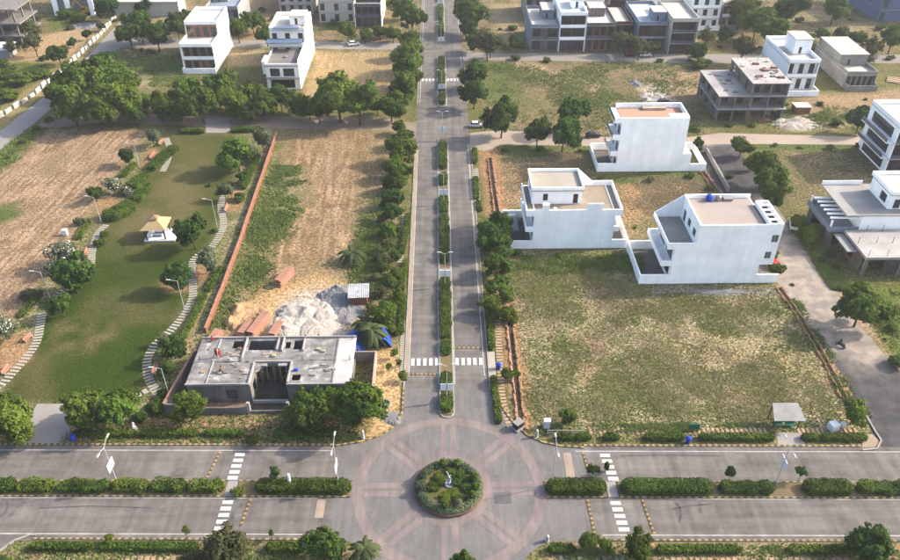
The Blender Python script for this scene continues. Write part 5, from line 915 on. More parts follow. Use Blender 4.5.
# ---- generic far houses, front to the camera
def gh(name, label, x0, y0, wd, dp, nf, fh, wall, front=None, nwin=3, balc=1.3, rail=None, par=.9, mumty=None, fm=FRAMEW, gm=DARKG, roof=None, setback=None, side_ops=False, compound=None, group='far houses', z0=0, win_w=None, sideW=None, awning=None):
    h = house_root(name, x0, y0, label, 'house', group); front = front or wall; m_ = MB(); w_ = win_w or min(1.5, wd / nwin * .62)
    for i in range(nf):
        yb = balc if i > 0 else balc * .6; yb = max(yb, 0); zz = z0 + i * fh
        if setback and i >= setback[0]: yb = setback[1]
        fmB = MB(); facade(h, fmB, (.25, yb), (wd - .25, yb), zz + .01, zz + fh - .16, [(a, b, c, d_, 'w') for a, b, c, d_, _ in even(wd - .5, nwin, w_, zz + (.35 if i % 2 == 0 else .5), zz + fh - .75)], .25, fm=fm, gm=gm); fmB.build('front_wall', front, h)
        so = [(dp * .3, dp * .3 + 1.2, zz + 1, zz + 2.4), (dp * .6, dp * .6 + 1.2, zz + 1, zz + 2.4)] if side_ops else []
        facade(h, m_, (wd, yb if setback and i >= setback[0] else 0), (wd, dp), zz + .01, zz + fh - .16, so, .25, fm=fm); facade(h, m_, (0, dp), (0, yb if setback and i >= setback[0] else 0), zz + .01, zz + fh - .16, so, .25, fm=fm)
        m_.box(.25, dp - .25, zz + .01, wd - .25, dp, zz + fh - .16)
        ys = yb if setback and i >= setback[0] else -.15
        sl = bx('floor_slab', (-.06, ys, zz + fh - .155, wd + .06, dp + .05, zz + fh), roof or ROOFW, h)
        if rail and i < nf - 1 and balc > .3: bx('balcony_rail', (.26, -.1, zz + fh + .005, wd - .26, .02, zz + fh + .95), rail, h)
    zt = z0 + nf * fh; yb = setback[1] if setback and nf - 1 >= setback[0] else -.1
    ring(m_, 0, yb, wd, dp, zt + .005, zt + par, .2)
    if setback:
        z_ = z0 + setback[0] * fh; m_.box(0, 0, z_ + .005, wd, .18, z_ + par); m_.box(0, .18, z_ + .005, .2, setback[1] - .01, z_ + par); m_.box(wd - .2, .18, z_ + .005, wd, setback[1] - .01, z_ + par)
    m_.build('wall', wall, h)
    if mumty:
        a, b, c, d_, hh = mumty; q = MB(); storey(h, q, a, b, c, d_, zt + .01, zt + hh, S=[((c - a) * .3, (c - a) * .3 + .9, zt + .05, zt + 2.1, 'd')]); q.build('roof_room', wall, h); bx('roof_room_slab', (a - .15, b - .3, zt + hh + .005, c + .15, d_ + .15, zt + hh + .2), roof or ROOFW, h)
    if compound:
        q = MB(); ring(q, 0, -compound, wd, -.2, 0, 1.7, .2, 'SEW'); q.build('compound_wall', wall, h)
    if awning:
        for (a, b, c, d_, z_) in awning: bx('awning', (a, b, z_, c, d_, z_ + .15), BLUER, h)
    return h
PLUM = mat('brown_plaster', (.30, .17, .11), .85, .15)
gh('arcade_house', 'white house with brown arcaded balconies and dazzling right wall', -78.6, 158.5, 9.9, 23, 3, 3.9, WHITE, PLUM, 4, 1.6, WHITE, 1.0, None, FRAMED, roof=mat('roof_rose', (.50, .44, .41), .9, .1), setback=(2, 8.5), compound=1.6)
h = gh('blue_roof_house', 'white house with blue roof sheets and grey front deck', -51.7, 158, 10.6, 18, 3, 3.9, mat('warm_white', (.80, .77, .72), .8, .05), None, 3, 1.4, None, 1.0, (5.6, 8, 10.3, 14, 2.6), FRAMED, gm=REDW, roof=ROOFW, setback=(2, 3.0))
q = MB(); storey(h, q, 1.0, -13.4, 10.6, -.2, 0.01, 3.4, S=[(1, 8, .3, 2.9, 'o')], E=[]); storey(h, q, 1.0, -13.4, 10.6, -.2, 3.61, 6.9, S=[(1.2, 4.0, 3.8, 6.2), (5, 8.2, 3.8, 6.2)], fm=FRAMED); q.box(1.0, -13.6, 7.12, 10.6, -13.4, 7.7); q.box(10.4, -13.4, 7.12, 10.6, -.2, 8.6); q.box(1.0, -13.4, 7.12, 1.2, -.2, 7.7); q.box(0, -12.5, 4.2, .95, -7.5, 8.0); q.build('front_block', MATS['warm_white'], h)
bx('deck_slab', (.9, -14, 3.405, 10.7, -.2, 3.6), CONCL, h); bx('deck_slab', (.9, -13.6, 6.905, 10.65, -.2, 7.11), CONC, h); bx('awning', (-.4, -2.6, 9.7, 10.2, 1.2, 9.9), BLUER, h); bx('awning', (1.5, 1.4, 12.6, 9.0, 3.4, 12.8), BLUER, h); tank(h, 6, -7, 7.12, .5, .5, CONCL)
gh('grey_roof_house', 'pale house with blue-grey roof at top edge behind arcade house', -80, 196, 11, 18, 2, 3.8, GREYW, None, 3, 1.4, None, .9, (1, 8, 6, 13, 2.8), FRAMED, roof=BLUEG)
gh('white_gable_house', 'white house cut by top edge above blue-roofed house', -58.5, 214, 12, 22, 2, 3.8, CREAM, None, 4, 1.2, None, .9, (5, 8, 11, 16, 3), FRAMED)
gh('dark_balcony_house', 'house with black glass balconies and brown ground floor at top edge', -30, 199.5, 9.4, 22, 3, 3.6, mat('warm_white', (.8, .77, .72)), mat('dark_stone', (.10, .085, .08), .6), 4, 1.6, GLASSB, 1.0, None, FRAMED, roof=CONC, setback=(2, 5))
gh('cream_house', 'cream house with small windows left of dark balcony house', -43, 205, 12.5, 20, 2, 3.6, CREAM, None, 3, .2, None, .9, None, FRAMED)
# right row
gh('row_house', 'grey blue row house at left end of far row', 28.7, 174.5, 8.8, 20, 2, 3.9, BLUEG, mat('slate_front', (.16, .16, .17), .7), 2, 1.6, GLASSB, 1.0, (4.2, 8, 8, 16, 3), FRAMED, roof=ROOFW, win_w=2.6)
gh('row_house', 'white row house with square-framed double balconies', 37.7, 174.3, 8.5, 20, 3, 3.9, WHITE, mat('dark_recess', (.12, .09, .08), .7), 2, 1.9, WHITE, 1.0, (4.5, 7, 8, 14, 2.6), FRAMED, roof=mat('roof_bluewhite', (.42, .45, .47), .9), win_w=3.2)
gh('row_house', 'charcoal fronted row house with wood screen balcony', 46.4, 174.2, 9.2, 21, 2, 4.2, mat('charcoal_paint', (.13, .13, .14), .7, .1), mat('wood_screen', (.30, .13, .07), .7), 4, 1.8, mat('charcoal_paint', (.13, .13, .14)), .9, (2, 9, 7, 15, 2.8), FRAMED, roof=ROOFW)
gh('red_brown_house', 'red-brown fronted house with blue-grey side wall', 63.0, 175, 9.4, 22, 2, 4.2, BLUEG, REDW, 4, 1.4, None, 1.0, (5, 3, 9, 9, 3), FRAMED, roof=mat('roof_bluewhite', (.42, .45, .47)))
gh('red_brown_house', 'dark red-brown house with slatted white balconies beside red-brown one', 72.6, 171.5, 8.4, 20, 3, 3.5, CREAM, mat('maroon_dark', (.085, .04, .035), .7), 2, 1.8, GLASSB, 1.0, None, FRAMED, roof=ROOFW, win_w=2.6)
gh('pale_house', 'white house with green shutter at top right', 86, 196, 10, 20, 3, 3.6, WHITE, None, 3, .9, WHITE, .9, None, FRAMED, compound=2)
gh('pale_house', 'pale grey house with brown windows at top right', 97, 197, 10, 20, 2, 3.9, GREYW, CREAM, 4, 1.2, WHITE, .9, None, FRAMED, gm=WOODR, compound=2)
gh('blue_roof_block', 'white block behind the red-brown houses at top edge', 77, 206, 8, 16, 2, 3.8, WHITE, None, 2, .3, None, .9, None, FRAMED)
gh('tall_white_house', 'tall white house with dark windows beside the bare frame', 98.6, 141, 8.8, 20, 2, 4.2, mat('cool_white', (.76, .78, .80), .8, .05), None, 3, 1.3, WHITE, 1.0, (3.5, 7, 8.5, 14, 4.2), FRAMED, roof=ROOFW, compound=4)
gh('weathered_house', 'weathered grey single storey house with upper room, far right', 117.3, 143, 8.8, 23, 1, 4.0, STAIN, None, 5, 1.2, None, 1.0, (.3, 7, 8.5, 22, 3.4), FRAMED, roof=ROOFW, compound=2.5)
gh('blue_building', 'big blue-grey building in the top right corner', 155, 203, 40, 26, 3, 4.0, mat('deep_blue_paint', (.10, .15, .27), .8, .06), None, 5, .2, None, 1.0, None, FRAMED, roof=GREYW)
gh('back_row_house', 'white house behind the charcoal fronted row house', 46, 203, 11, 16, 3, 3.7, WHITE, mat('dark_recess', (.12, .09, .08)), 3, 1.4, WHITE, .9, None, FRAMED, roof=ROOFW)
gh('back_row_house', 'brown fronted house behind the gap in the far row', 59.5, 206, 10, 16, 3, 3.6, CREAM, REDW, 3, 1.4, GLASSB, .9, None, FRAMED, roof=ROOFW)
gh('back_row_house', 'grey house at top edge behind left end of far row', 30, 206, 12, 16, 2, 3.8, GREYW, None, 4, 1.2, WHITE, .9, (3, 5, 8, 12, 2.8), FRAMED, roof=ROOFW)
gh('gap_house', 'dark brown narrow house right of charcoal fronted row house', 56.0, 178, 5.6, 18, 2, 3.8, mat('maroon_dark', (.085, .04, .035)), REDW, 2, 1.4, GLASSB, .9, None, FRAMED, roof=ROOFW)
# ---- house at the right edge with chequered terrace, concrete canopy in front
h = house_root('terrace_house', 77.5, 60, 'white house at right edge with beam-shaded terrace and flat roofs')
m_ = MB(); storey(h, m_, 6, 0, 26, 12, 0, 4.0, W=[(1, 4, .3, 2.9), (6, 10, .3, 2.9)], fm=FRAMED); storey(h, m_, 6, 0, 26, 12, 4.02, 7.6, W=[(1, 2.6, 4.2, 6.6), (4, 6, 4.6, 6.6)], fm=FRAMED); storey(h, m_, 11.5, 2, 22, 10, 7.82, 11.0, W=[(4, 6.4, 8.3, 10.2)], S=[(1, 2.4, 7.9, 10)], fm=FRAMED); m_.build('wall', WHITE, h)
bx('roof_floor', (2.5, -.4, 7.605, 26.3, 12.3, 7.8), mat('roof_grey', (.42, .405, .39), .9, .15, .6, 6), h); bx('roof_floor', (11.2, 1.6, 11.005, 22.3, 10.3, 11.2), ROOFW, h); m_ = MB(); ring(m_, 11.2, 1.6, 22.3, 10.3, 11.205, 12.0, .22); m_.box(2.5, 12.1, 7.81, 11, 12.3, 8.7); m_.build('roof_parapet', WHITE, h)
bx('terrace_floor', (0, 0, 3.7, 5.99, 11, 3.95), mat('terrace_grey', (.30, .29, .29), .9), h); m_ = MB(); ring(m_, 0, 0, 5.99, 11, 3.955, 4.9, .15, 'SNW'); m_.build('terrace_rail', BLUEG, h)
for i in range(6): bx('terrace_beam', (.2, 1 + i * 1.6, 6.2, 5.98, 1.35 + i * 1.6, 6.5), WHITE, h)
for y in (.3, 10.3): bx('terrace_post', (.25, y, 3.96, .55, y + .3, 6.19), WHITE, h)
m_ = MB(); storey(h, m_, .6, .6, 5.9, 10.8, 0, 3.69, S=[(1, 4, .3, 2.8, 'o')], W=[(2, 8, .3, 2.8, 'o')]); m_.build('lower_wall', CONC, h)
h = house_root('concrete_canopy', 79.5, 49.6, 'bare concrete canopy on columns at right edge with rusty bars', 'building')
bx('canopy_slab', (0.8, 0, 4.0, 17, 9.8, 4.55), mat('slab_pale', (.5, .48, .46)), h); bx('side_slab', (-1.2, 3.2, 3.6, .7, 9.6, 3.8), GREYW, h)
for x, y in ((1.2, .3), (8, .3), (15, .3), (1.2, 9.2), (8, 9.2), (15, 9.2)): bx('column', (x, y, 0, x + .55, y + .55, 3.99), CONC, h)
m_ = MB(); facade(h, m_, (1.8, 1.6), (16, 1.6), 0, 3.99, [(1, 4, .1, 3, 'o'), (7, 11, .1, 3, 'o')]); facade(h, m_, (1.3, 9.1), (1.3, 1.8), 0, 3.99, [(2, 4, .8, 2.6, 'o')]); m_.box(1.8, 6, 0, 16, 6.2, 3.98); m_.build('added_inner_wall', mat('added_wall_brown', (.15, .12, .095), .95, .3, 1, 8), h)  # inner walls added so the canopy reads as a dark frame
m_ = MB(); [m_.rod((x, y, 4.5), (x, y, 6.0), .05, n=4) for x in (1.4, 5, 8.2, 15.2) for y in (.5, 5, 9.3)]; m_.build('starter_bars', MATS['rust'], h)
h = gh('black_band_house', 'white house with dark banded balconies cut by right edge', 104.6, 91, 16, 14, 3, 3.9, WHITE, mat('dark_band', (.05, .05, .055), .6), 5, 1.6, GLASSB, 1.0, None, FRAMED, roof=ROOFW, side_ops=True)
for i in range(2): bx('balcony', (-1.6, .5, 3.9 * (i + 1) - .2, -.07, 13.5, 3.9 * (i + 1) + .02), WHITE, h); bx('balcony_glass', (-1.6, .6, 3.9 * (i + 1) + .03, -1.5, 13.4, 3.9 * (i + 1) + .95), GLASSB, h)
for i in range(3): bx('dark_opening', (-.04, 2, 3.9 * i + .5, -.005, 12, 3.9 * i + 3.0), DARKG, h)
# ---- top left corner
h = house_root('ruined_frame_building', -152, 180, 'grey unfinished multi-storey frame in the top left corner', 'building')
for i in range(4):
    for j in range(3): bx('column', (i * 5, j * 6, 0, i * 5 + .5, j * 6 + .5, 13), CONC, h)
for z in (4, 8, 12.4): bx('floor_slab', (-1 + z * .05, -1, z, 17, 13, z + .4), CONC, h)
m_ = MB(); m_.box(.6, 5, .1, 15, 5.3, 3.9); m_.box(.6, 8, 4.5, 15, 8.3, 7.9); m_.build('infill_wall', CONC, h)
h = house_root('white_column_hall', -140, 214, 'white hall with tall slanting columns at top left edge', 'building')
for x in (0, 4.5, 13): MB().add([(x, 0, 0), (x + 1.4, 0, 0), (x + 1.4, 1.2, 0), (x, 1.2, 0), (x - .6, 2, 16), (x + 1.2, 2, 16), (x + 1.2, 3.2, 16), (x - .6, 3.2, 16)], [(0, 3, 2, 1), (4, 5, 6, 7), (0, 1, 5, 4), (1, 2, 6, 5), (2, 3, 7, 6), (3, 0, 4, 7)]).build('column', WHITE, h)
bx('hall_wall', (-2, 6, 0, 30, 6.4, 12), GREYW, h); bx('hall_roof', (-2, 2, 12.01, 30, 20, 12.5), ROOFW, h); bx('low_roof', (22, -2, 5, 46, 8, 5.4), ROOFW, h); bx('low_wall', (22.5, -1, 0, 45.5, 7.5, 4.99), CREAM, h)
p = G(4, 56); e = house_root('tin_shed', p.x, p.y, 'small shed with white sheet roof at left edge', 'shed')
m_ = MB(); m_.box(-4, -2, 0, 3, 3, 2.6); m_.build('wall', GREYW, e); m_ = MB(); m_.add([(-4.4, -2.5, 2.62), (3.4, -2.5, 2.62), (3.4, 3.5, 3.3), (-4.4, 3.5, 3.3), (-4.4, -2.5, 2.7), (3.4, -2.5, 2.7), (3.4, 3.5, 3.38), (-4.4, 3.5, 3.38)], [(0, 3, 2, 1), (4, 5, 6, 7), (0, 1, 5, 4), (1, 2, 6, 5), (2, 3, 7, 6), (3, 0, 4, 7)]); m_.build('sheet_roof', BOARD, e)

# ------------------------------------------------------------------ roundabout island
KINDS['ball'] = [crown_mesh('crown_ball', HEDGE_M, 4200, 7, seed=900 + i, spread=.34, leaf=.3) for i in range(2)]
isl = empty('roundabout_island', (0, 0, 0), 0, 'round planted island with brick kerb and silver hedge ring', 'traffic island')
m_ = MB(); m_.lathe([(4.9, 0), (4.9, .55), (4.55, .55), (4.5, .3), (.01, .3)], 64); m_.build('planter_wall', [mat('brick_ring', (.17, .10, .08), .9, .2, 2, 12)], isl)
m_ = MB(); m_.lathe([(4.48, .305), (4.0, .42), (1.5, .5), (.02, .52)], 40); m_.build('planting_soil', mat('island_soil', (.17, .12, .06), .95, .2, 1.0, 6, hue2=(.06, .085, .02)), isl)
n = 14000; t_ = rng.uniform(0, 2 * math.pi, n); keep_ = (np.sin(t_ * 1 + .2) < .85); r_ = rng.uniform(3.5, 4.75, n); z_ = .45 + rng.uniform(0, .75, n) * np.sqrt(np.clip(1 - ((r_ - 4.15) / .68) ** 2, 0.05, 1)); C_ = np.c_[r_ * np.cos(t_), r_ * np.sin(t_), z_]
link('ring_hedge', quads_mesh('ring_hedge', leaf_quads(C_, np.c_[np.cos(t_) * .4, np.sin(t_) * .4, np.ones(n)], .13, .6), HEDGE_S), isl)
for i, (px, py, lab) in enumerate([(442, 463, 'top left'), (459, 463, 'top right'), (421, 477, 'upper left'), (419, 490, 'lower left'), (478, 479, 'upper right'), (477.5, 490, 'middle right'), (476, 500, 'lower right'), (462, 512, 'bottom right'), (443, 514, 'bottom left')]):
    g = G(px, py, .6); d = Vector((g.x, g.y)); d = d * min(1, 3.8 / d.length)
    o = link('topiary_ball', KINDS['grey' if i in (2, 3, 7) else 'ball'][i % 2], None, (d.x, d.y, 1.3), i, (.98, .98, .98)); tag(o, 'clipped round shrub on the roundabout island, %s' % lab, 'shrub', 'round shrubs on the island')
for i, (x, y, k, lab) in enumerate([(1.2, .6, 'dark', 'dark shrub right of island statue'), (.6, -1.2, 'lime', 'yellow green shrub below island statue'), (2.4, -.4, 'dark', 'dark shrub at island right side'), (-.6, -1.9, 'lime', 'yellow green shrub lower left of island statue'), (1.6, 2.0, 'dark', 'dark shrub behind island statue'), (-2.2, -.2, 'mid', 'green shrub on island red soil'), (1.6, -2.3, 'dark', 'dark shrub on lower right of island'), (-1.4, 1.6, 'mid', 'green shrub upper left of island statue'), (.2, 2.6, 'dark', 'dark shrub at back edge of island'), (-1.2, .9, 'lime', 'yellow green shrub close left of island statue'), (2.4, 1.2, 'mid', 'green shrub at upper right of island')]):
    tag(link('island_shrub', KINDS[k][0], None, (x, y, .72), i, (1.2, 1.1, .5)), lab, 'shrub', 'shrubs round the statue')
st_ = empty('island_statue', (0, .35, .45), 0, 'white leaping figure statue on a round basin in the island', 'statue')
m_ = MB(); m_.lathe([(.95, 0), (1.0, .35), (.85, .4), (.8, .3), (.3, .32), (.28, .9), (.5, 1.0), (.45, 1.1), (.02, 1.12)], 20); m_.build('basin', mat('blue_white_stone', (.34, .36, .44), .6, .1), st_, smooth=False)
pts = [((0, 0, 1.1), .28), ((.12, 0, 1.6), .36), ((.02, .05, 2.2), .32), ((-.22, .05, 2.8), .24), ((-.30, .05, 3.3), .16), ((-.48, 0, 3.75), .17), ((-.66, -.05, 4.0), .09)]
m_ = MB()
for (a, r0), (b, r1) in zip(pts[:-1], pts[1:]): m_.rod(a, b, r0, r1, 9)
m_.rod((.1, -.2, 2.0), (.65, -.35, 2.5), .13, .06, 6); m_.rod((0, .2, 2.1), (.5, .4, 2.65), .13, .06, 6); m_.rod((-.2, 0, 2.8), (-.65, -.3, 2.6), .1, .05, 6); m_.build('figure', mat('grey_marble', (.34, .34, .37), .5, .1), st_, smooth=True); st_.scale = (.6, .6, .72)

# ------------------------------------------------------------------ lamp posts
def lamp_cross(px, py, hgt, label, boards=True):
    p = G(px, py); e = empty('lamp_post', (p.x, p.y, .14), CR, label, 'lamp post', 'lamp posts in the cross street median'); m_ = MB(); m_.rod((0, 0, 0), (0, 0, hgt), .075, .05, 8); m_.lathe([(.2, 0), (.2, .25), (.12, .3)], 10); m_.build('pole', GALV, e)
    for s in (-1, 1):
        a = MB(); a.rod((0, 0, hgt - .15), (0, s * .9, hgt + .35), .045, .04, 6); a.rod((0, s * .9, hgt + .35), (0, s * 1.5, hgt + .42), .04, n=6); a.build('arm', GALV, e)
        MB().box(-.13, min(s * 1.4, s * 2.15), hgt + .36, .13, max(s * 1.4, s * 2.15), hgt + .5).build('lamp_head', GALV, e, bevel=.03)
    if boards:
        for s in (-1, 1):
            b = MB(); b.box(-.04, min(s * .12, s * .9), 3.5, .04, max(s * .12, s * .9), 5.0); b.build('advert_board', BOARD, e)
lamp_cross(118.6, 485.5, 7.8, 'pale lamp post with white boards in the left median'); lamp_cross(338.7, 486.5, 8.4, 'lamp post with white boards beside roundabout, left'); lamp_cross(776, 483, 7.2, 'dark lamp post with small boards in the right median'); lamp_cross(552, 486, 8.0, 'lamp post at hedge end right of the roundabout', False)
for i, y in enumerate((17.3, 47.8, 78.5, 110.6, 138.5, 178, 219)):
    e = empty('lamp_post', (-.1, y, .14), 0, '%s lamp post from the roundabout in the avenue median' % ordw(i), 'lamp post', 'lamp posts in the avenue median'); m_ = MB(); m_.rod((0, 0, 0), (0, 0, 7.4), .075, .05, 8); m_.lathe([(.2, 0), (.2, .25), (.12, .3)], 10); m_.build('pole', GALV, e)
    for s in (-1, 1):
        a = MB(); a.rod((0, 0, 7.3), (s * .8, 0, 7.7), .045, .04, 6); a.build('arm', GALV, e); MB().box(min(s * .7, s * 1.5), -.13, 7.68, max(s * .7, s * 1.5), .13, 7.8).build('lamp_head', GALV, e, bevel=.03); MB().box(min(s * .1, s * 1.0), -.04, 2.2, max(s * .1, s * 1.0), .04, 3.6).build('advert_board', BOARD, e)
for (b, tp, lab) in [((140, 168), 147, 'upper left in park near the field'), ((101.5, 223), 197, 'by left park path bend'), ((51, 300), 270, 'by the ploughed field lower left of park'), ((217, 226), 201, 'right of the gazebo'), ((242, 172), 144, 'under the back gate tree of park'), ((184.5, 309), 273, 'right of park lawn below gazebo'), ((170, 398), 360, 'near the unfinished house park wall')]:
    p = G(*b); z = 6.4; e = empty('park_lamp', (p.x, p.y, 0), 0, 'slim park lamp post %s' % lab, 'lamp post', 'park lamp posts'); m_ = MB(); m_.rod((0, 0, 0), (0, 0, z), .075, .05, 7); m_.build('pole', GALV, e)
    a = MB(); a.rod((0, 0, z - .05), (-1.3, 0, z + .25), .04, .035, 6); a.build('arm', GALV, e); MB().box(-1.95, -.14, z + .2, -1.2, .14, z + .34).build('lamp_head', GALV, e, bevel=.03)
# ------------------------------------------------------------------ park furniture
p = G(146, 241.5); e = empty('gazebo', (p.x, p.y, 0), R(2), 'small park gazebo with straw yellow hipped roof and white floor', 'gazebo'); S_ = 4.2
bx('floor_slab', (-.3, -.3, 0, 6.0, 4.5, .3), mat('white_marble', (.66, .66, .66)), e)
for x in (.1, S_ - .3):
    for y in (.1, S_ - .3): bx('post', (x, y, .305, x + .25, y + .25, 2.9), FRAMED, e)
m_ = MB(); a = -.5; b = S_ + .5; c0, c1 = S_ / 2 - .7, S_ / 2 + .7
m_.add([(a, a, 2.9), (b, a, 2.9), (b, b, 2.9), (a, b, 2.9), (c0, c0, 4.3), (c1, c0, 4.3), (c1, c1, 4.3), (c0, c1, 4.3)], [(0, 3, 2, 1), (0, 1, 5, 4), (1, 2, 6, 5), (2, 3, 7, 6), (3, 0, 4, 7), (4, 5, 6, 7)]); rf = m_.build('roof', mat('straw_roof', (.42, .31, .16), .8, .1, 1, 9), e)
m_ = MB(); m_.add([(c0 - .2, c0 - .2, 4.5), (c1 + .2, c0 - .2, 4.5), (c1 + .2, c1 + .2, 4.5), (c0 - .2, c1 + .2, 4.5), (S_ / 2, S_ / 2, 5.1)], [(0, 1, 4), (1, 2, 4), (2, 3, 4), (3, 0, 4), (0, 3, 2, 1)]); m_.build('roof_cap', mat('brown_cap', (.24, .15, .10), .8), rf)
m_ = MB(); m_.box(1.2, 1.2, .305, 3.0, 1.7, .75); m_.box(1.2, 2.5, .305, 3.0, 3.0, .75); m_.build('seat', BLUEG, e)
for i, (x0, y0, x1, y1, lab) in enumerate([(4, 376, 11, 367, 'long pink bench beside left park path bottom'), (25, 343, 33, 336, 'pink bench near left park path middle'), (86, 258, 89, 250, 'pale bench by left park path bend'), (127, 195, 131, 189, 'pale bench at upper left park path'), (151, 160, 156, 154, 'pale bench near park path top left'), (160, 146, 164, 141, 'topmost pale bench of left park path'), (154, 376, 158, 365, 'pink bench by lower right park path'), (226, 213, 229, 206, 'pale bench by right park path top'), (197, 279, 200, 272, 'pale bench by right park path below the grey tree')]):
    a, b = G(x0, y0), G(x1, y1); L_ = (b - a).length; e = empty('park_bench', (a.x, a.y, 0), math.atan2((b - a).y, (b - a).x), lab, 'bench', 'park benches')
    bx('seat', (0, -.25, .38, L_, .25, .48), BRICKP, e); bx('backrest', (0, .2, .49, L_, .3, .95), BRICKP, e); bx('leg', (.15, -.2, 0, .35, .2, .37), CONCL, e); bx('leg', (L_ - .35, -.2, 0, L_ - .15, .2, .37), CONCL, e)
# stepping stone paths
SLAB = {}
def slab_mesh(w_, l_, h_, m):
    k = (round(w_, 2), round(l_, 2), m.name)
    if k not in SLAB:
        b = MB(); c = .03; b.add([(-w_ / 2, -l_ / 2, 0), (w_ / 2, -l_ / 2, 0), (w_ / 2, l_ / 2, 0), (-w_ / 2, l_ / 2, 0), (-w_ / 2 + c, -l_ / 2 + c, h_), (w_ / 2 - c, -l_ / 2 + c, h_), (w_ / 2 - c, l_ / 2 - c, h_), (-w_ / 2 + c, l_ / 2 - c, h_)], [(0, 3, 2, 1), (4, 5, 6, 7), (0, 1, 5, 4), (1, 2, 6, 5), (2, 3, 7, 6), (3, 0, 4, 7)]); SLAB[k] = b.mesh('slab', m)
    return SLAB[k]
def stone_path(pts, label, pitch=.78, w_=1.5, l_=.46, m=STONE, world=False, h_=.07, skip=()):
    P = [Vector(p[:2]) for p in (pts if world else [G(*q) for q in pts])]; e = empty('stepping_stone_path', (P[0].x, P[0].y, .0)); e['kind'] = 'structure'; e['label'] = label
    # resample a smooth curve
    Q = []
    for i in range(len(P) - 1):
        p0, p1, p2, p3 = P[max(0, i - 1)], P[i], P[i + 1], P[min(len(P) - 1, i + 2)]
        for k in range(24): t = k / 24; Q.append(.5 * ((2 * p1) + (p2 - p0) * t + (2 * p0 - 5 * p1 + 4 * p2 - p3) * t * t + (3 * p1 - p0 - 3 * p2 + p3) * t ** 3))
    Q.append(P[-1]); acc = 0.0; nxt = 0.0; cnt = 0
    for a, b in zip(Q[:-1], Q[1:]):
        L_ = (b - a).length
        while nxt <= acc + L_ and cnt < 290:
            p = a.lerp(b, (nxt - acc) / max(L_, 1e-6)); d = b - a; rd = random.Random(cnt * 7 + len(pts)); cnt += 1
            link('slab', slab_mesh(w_, l_, h_, m), e, (p.x - P[0].x + rd.uniform(-.04, .04), p.y - P[0].y, .004), math.atan2(d.y, d.x) - math.pi / 2 + rd.uniform(-.05, .05)); nxt += pitch
        acc += L_
    return e
stone_path([(-12, 392), (2, 384), (14, 371), (28, 355), (37, 340), (40, 325), (42, 313)], 'white stepping stone path at lower left of park'); stone_path([(53, 301), (60, 293), (70, 287)], 'short stepping stone piece below the reddish tree'); stone_path([(91, 264), (92, 252), (94, 245), (98, 233), (107, 224)], 'stepping stone path by left park lamp', .7)
stone_path([(134, 197), (134.5, 188), (136, 178)], 'pale path piece in upper left park', .7); stone_path([(163, 171), (168, 160), (170, 150), (166, 138)], 'pale curved path at upper left park corner', .7)
stone_path([(160, 396), (151, 383), (147, 370), (148, 358), (154, 346), (163, 337), (175, 326), (186, 312), (192, 298), (193, 286), (192, 270), (195, 258), (212, 246), (221, 232), (223.5, 222), (221, 210), (222, 200), (228, 188)], 'long winding white stepping stone path along right side of park')
stone_path([(132, 398), (146, 391)], 'three white slabs at foot of the park', 1.1, 1.1, .8)
# verge footways of separate slabs
stone_path([X2(cu(592, 440), 11.0), X2(cu(770, 440), 11.0)], 'ochre slab footway between grass plot and verge hedge', .72, 1.35, .5, STONEO, True); stone_path([X2(cu(803, 440), 11.0), X2(cu(862, 440), 11.0)], 'ochre slab footway right of the bus shelter', .72, 1.35, .5, STONEO, True)
stone_path([X2(cu(45, 552), -11.6), X2(cu(176, 552), -11.6)], 'slab footway at bottom left', .85, 1.5, .55, STONEO, True); stone_path([X2(cu(640, 552), -11.6), X2(cu(860, 552), -11.6)], 'slab footway at bottom right', .8, 1.5, .55, STONEO, True); stone_path([X2(cu(560, 552), -11.4), X2(cu(636, 552), -11.4)], 'slab footway at bottom right near roundabout', .8, 1.5, .55, STONE, True)
stone_path([(510, 426), (504, 408), (501, 385), (499.5, 360), (497.5, 320)], 'slab footway along right side of the avenue', .75, 1.1, .5, STONEO); stone_path([(478, 205), (476.5, 180), (475.5, 168)], 'pale slab footway on avenue right near junction', .8, 1.2, .5, STONE)
stone_path([(402.5, 382), (402.5, 345), (403, 320)], 'pale slab footway along left kerb by the crossing', .55, .9, .4, STONE); stone_path([(400, 262), (403, 240), (404, 215)], 'pale slab footway along left kerb beside middle plot', .8, 1.1, .5, STONE)
m_ = MB(); m_.prism([p.to_2d() for p in [G(488.5, 376), G(496, 376), G(494.5, 352), G(488, 352)]], 0, .1); struct('corner_paving', m_, STONE, 'pale paved landing at right end of the crossing')
m_ = MB(); [m_.box(-.7 + i * .16 + G(490, 430).x, 0, 0, 0, 0, 0) for i in range(0)]
# ------------------------------------------------------------------ walls, trenches
def brick_wall(pts, label, hgt=1.1, th=.28, m=BRICK, name='brick_wall', cope=True, fill=.985):
    P = [G(*q) for q in pts]; o = P[0]; e = empty(name, (o.x, o.y, 0), 0, label, 'wall', 'low boundary walls')
    for a, b in zip(P[:-1], P[1:]):
        L_ = (b - a).length; n = max(1, int(L_ / 3.2))
        for i in range(n):
            p, q = a.lerp(b, i / n) - o, a.lerp(b, (i + fill) / n) - o; hh = hgt + ((i * 37) % 5) * (.03 if fill > .9 else .14)
            MB().seg(p, q, th, 0, hh).build('wall_panel', m, e)
            if cope: MB().seg(p, q, th + .1, hh + .002, hh + .08).build('coping', BRICKP, e)
brick_wall([(206, 333), (221, 296), (240, 245), (251, 212), (262, 180), (277, 136)], 'long orange brick wall between the park and middle plot')
brick_wall([(166, 413), (170, 404)], 'brick stub at park corner of unfinished house', 1.4)
brick_wall([(-20, 131), (30, 99), (65, 70), (100, 36), (133, 0)], 'pale roadside wall beside the left side road', 1.0, .35, CREAM, 'roadside_wall', False, .72)
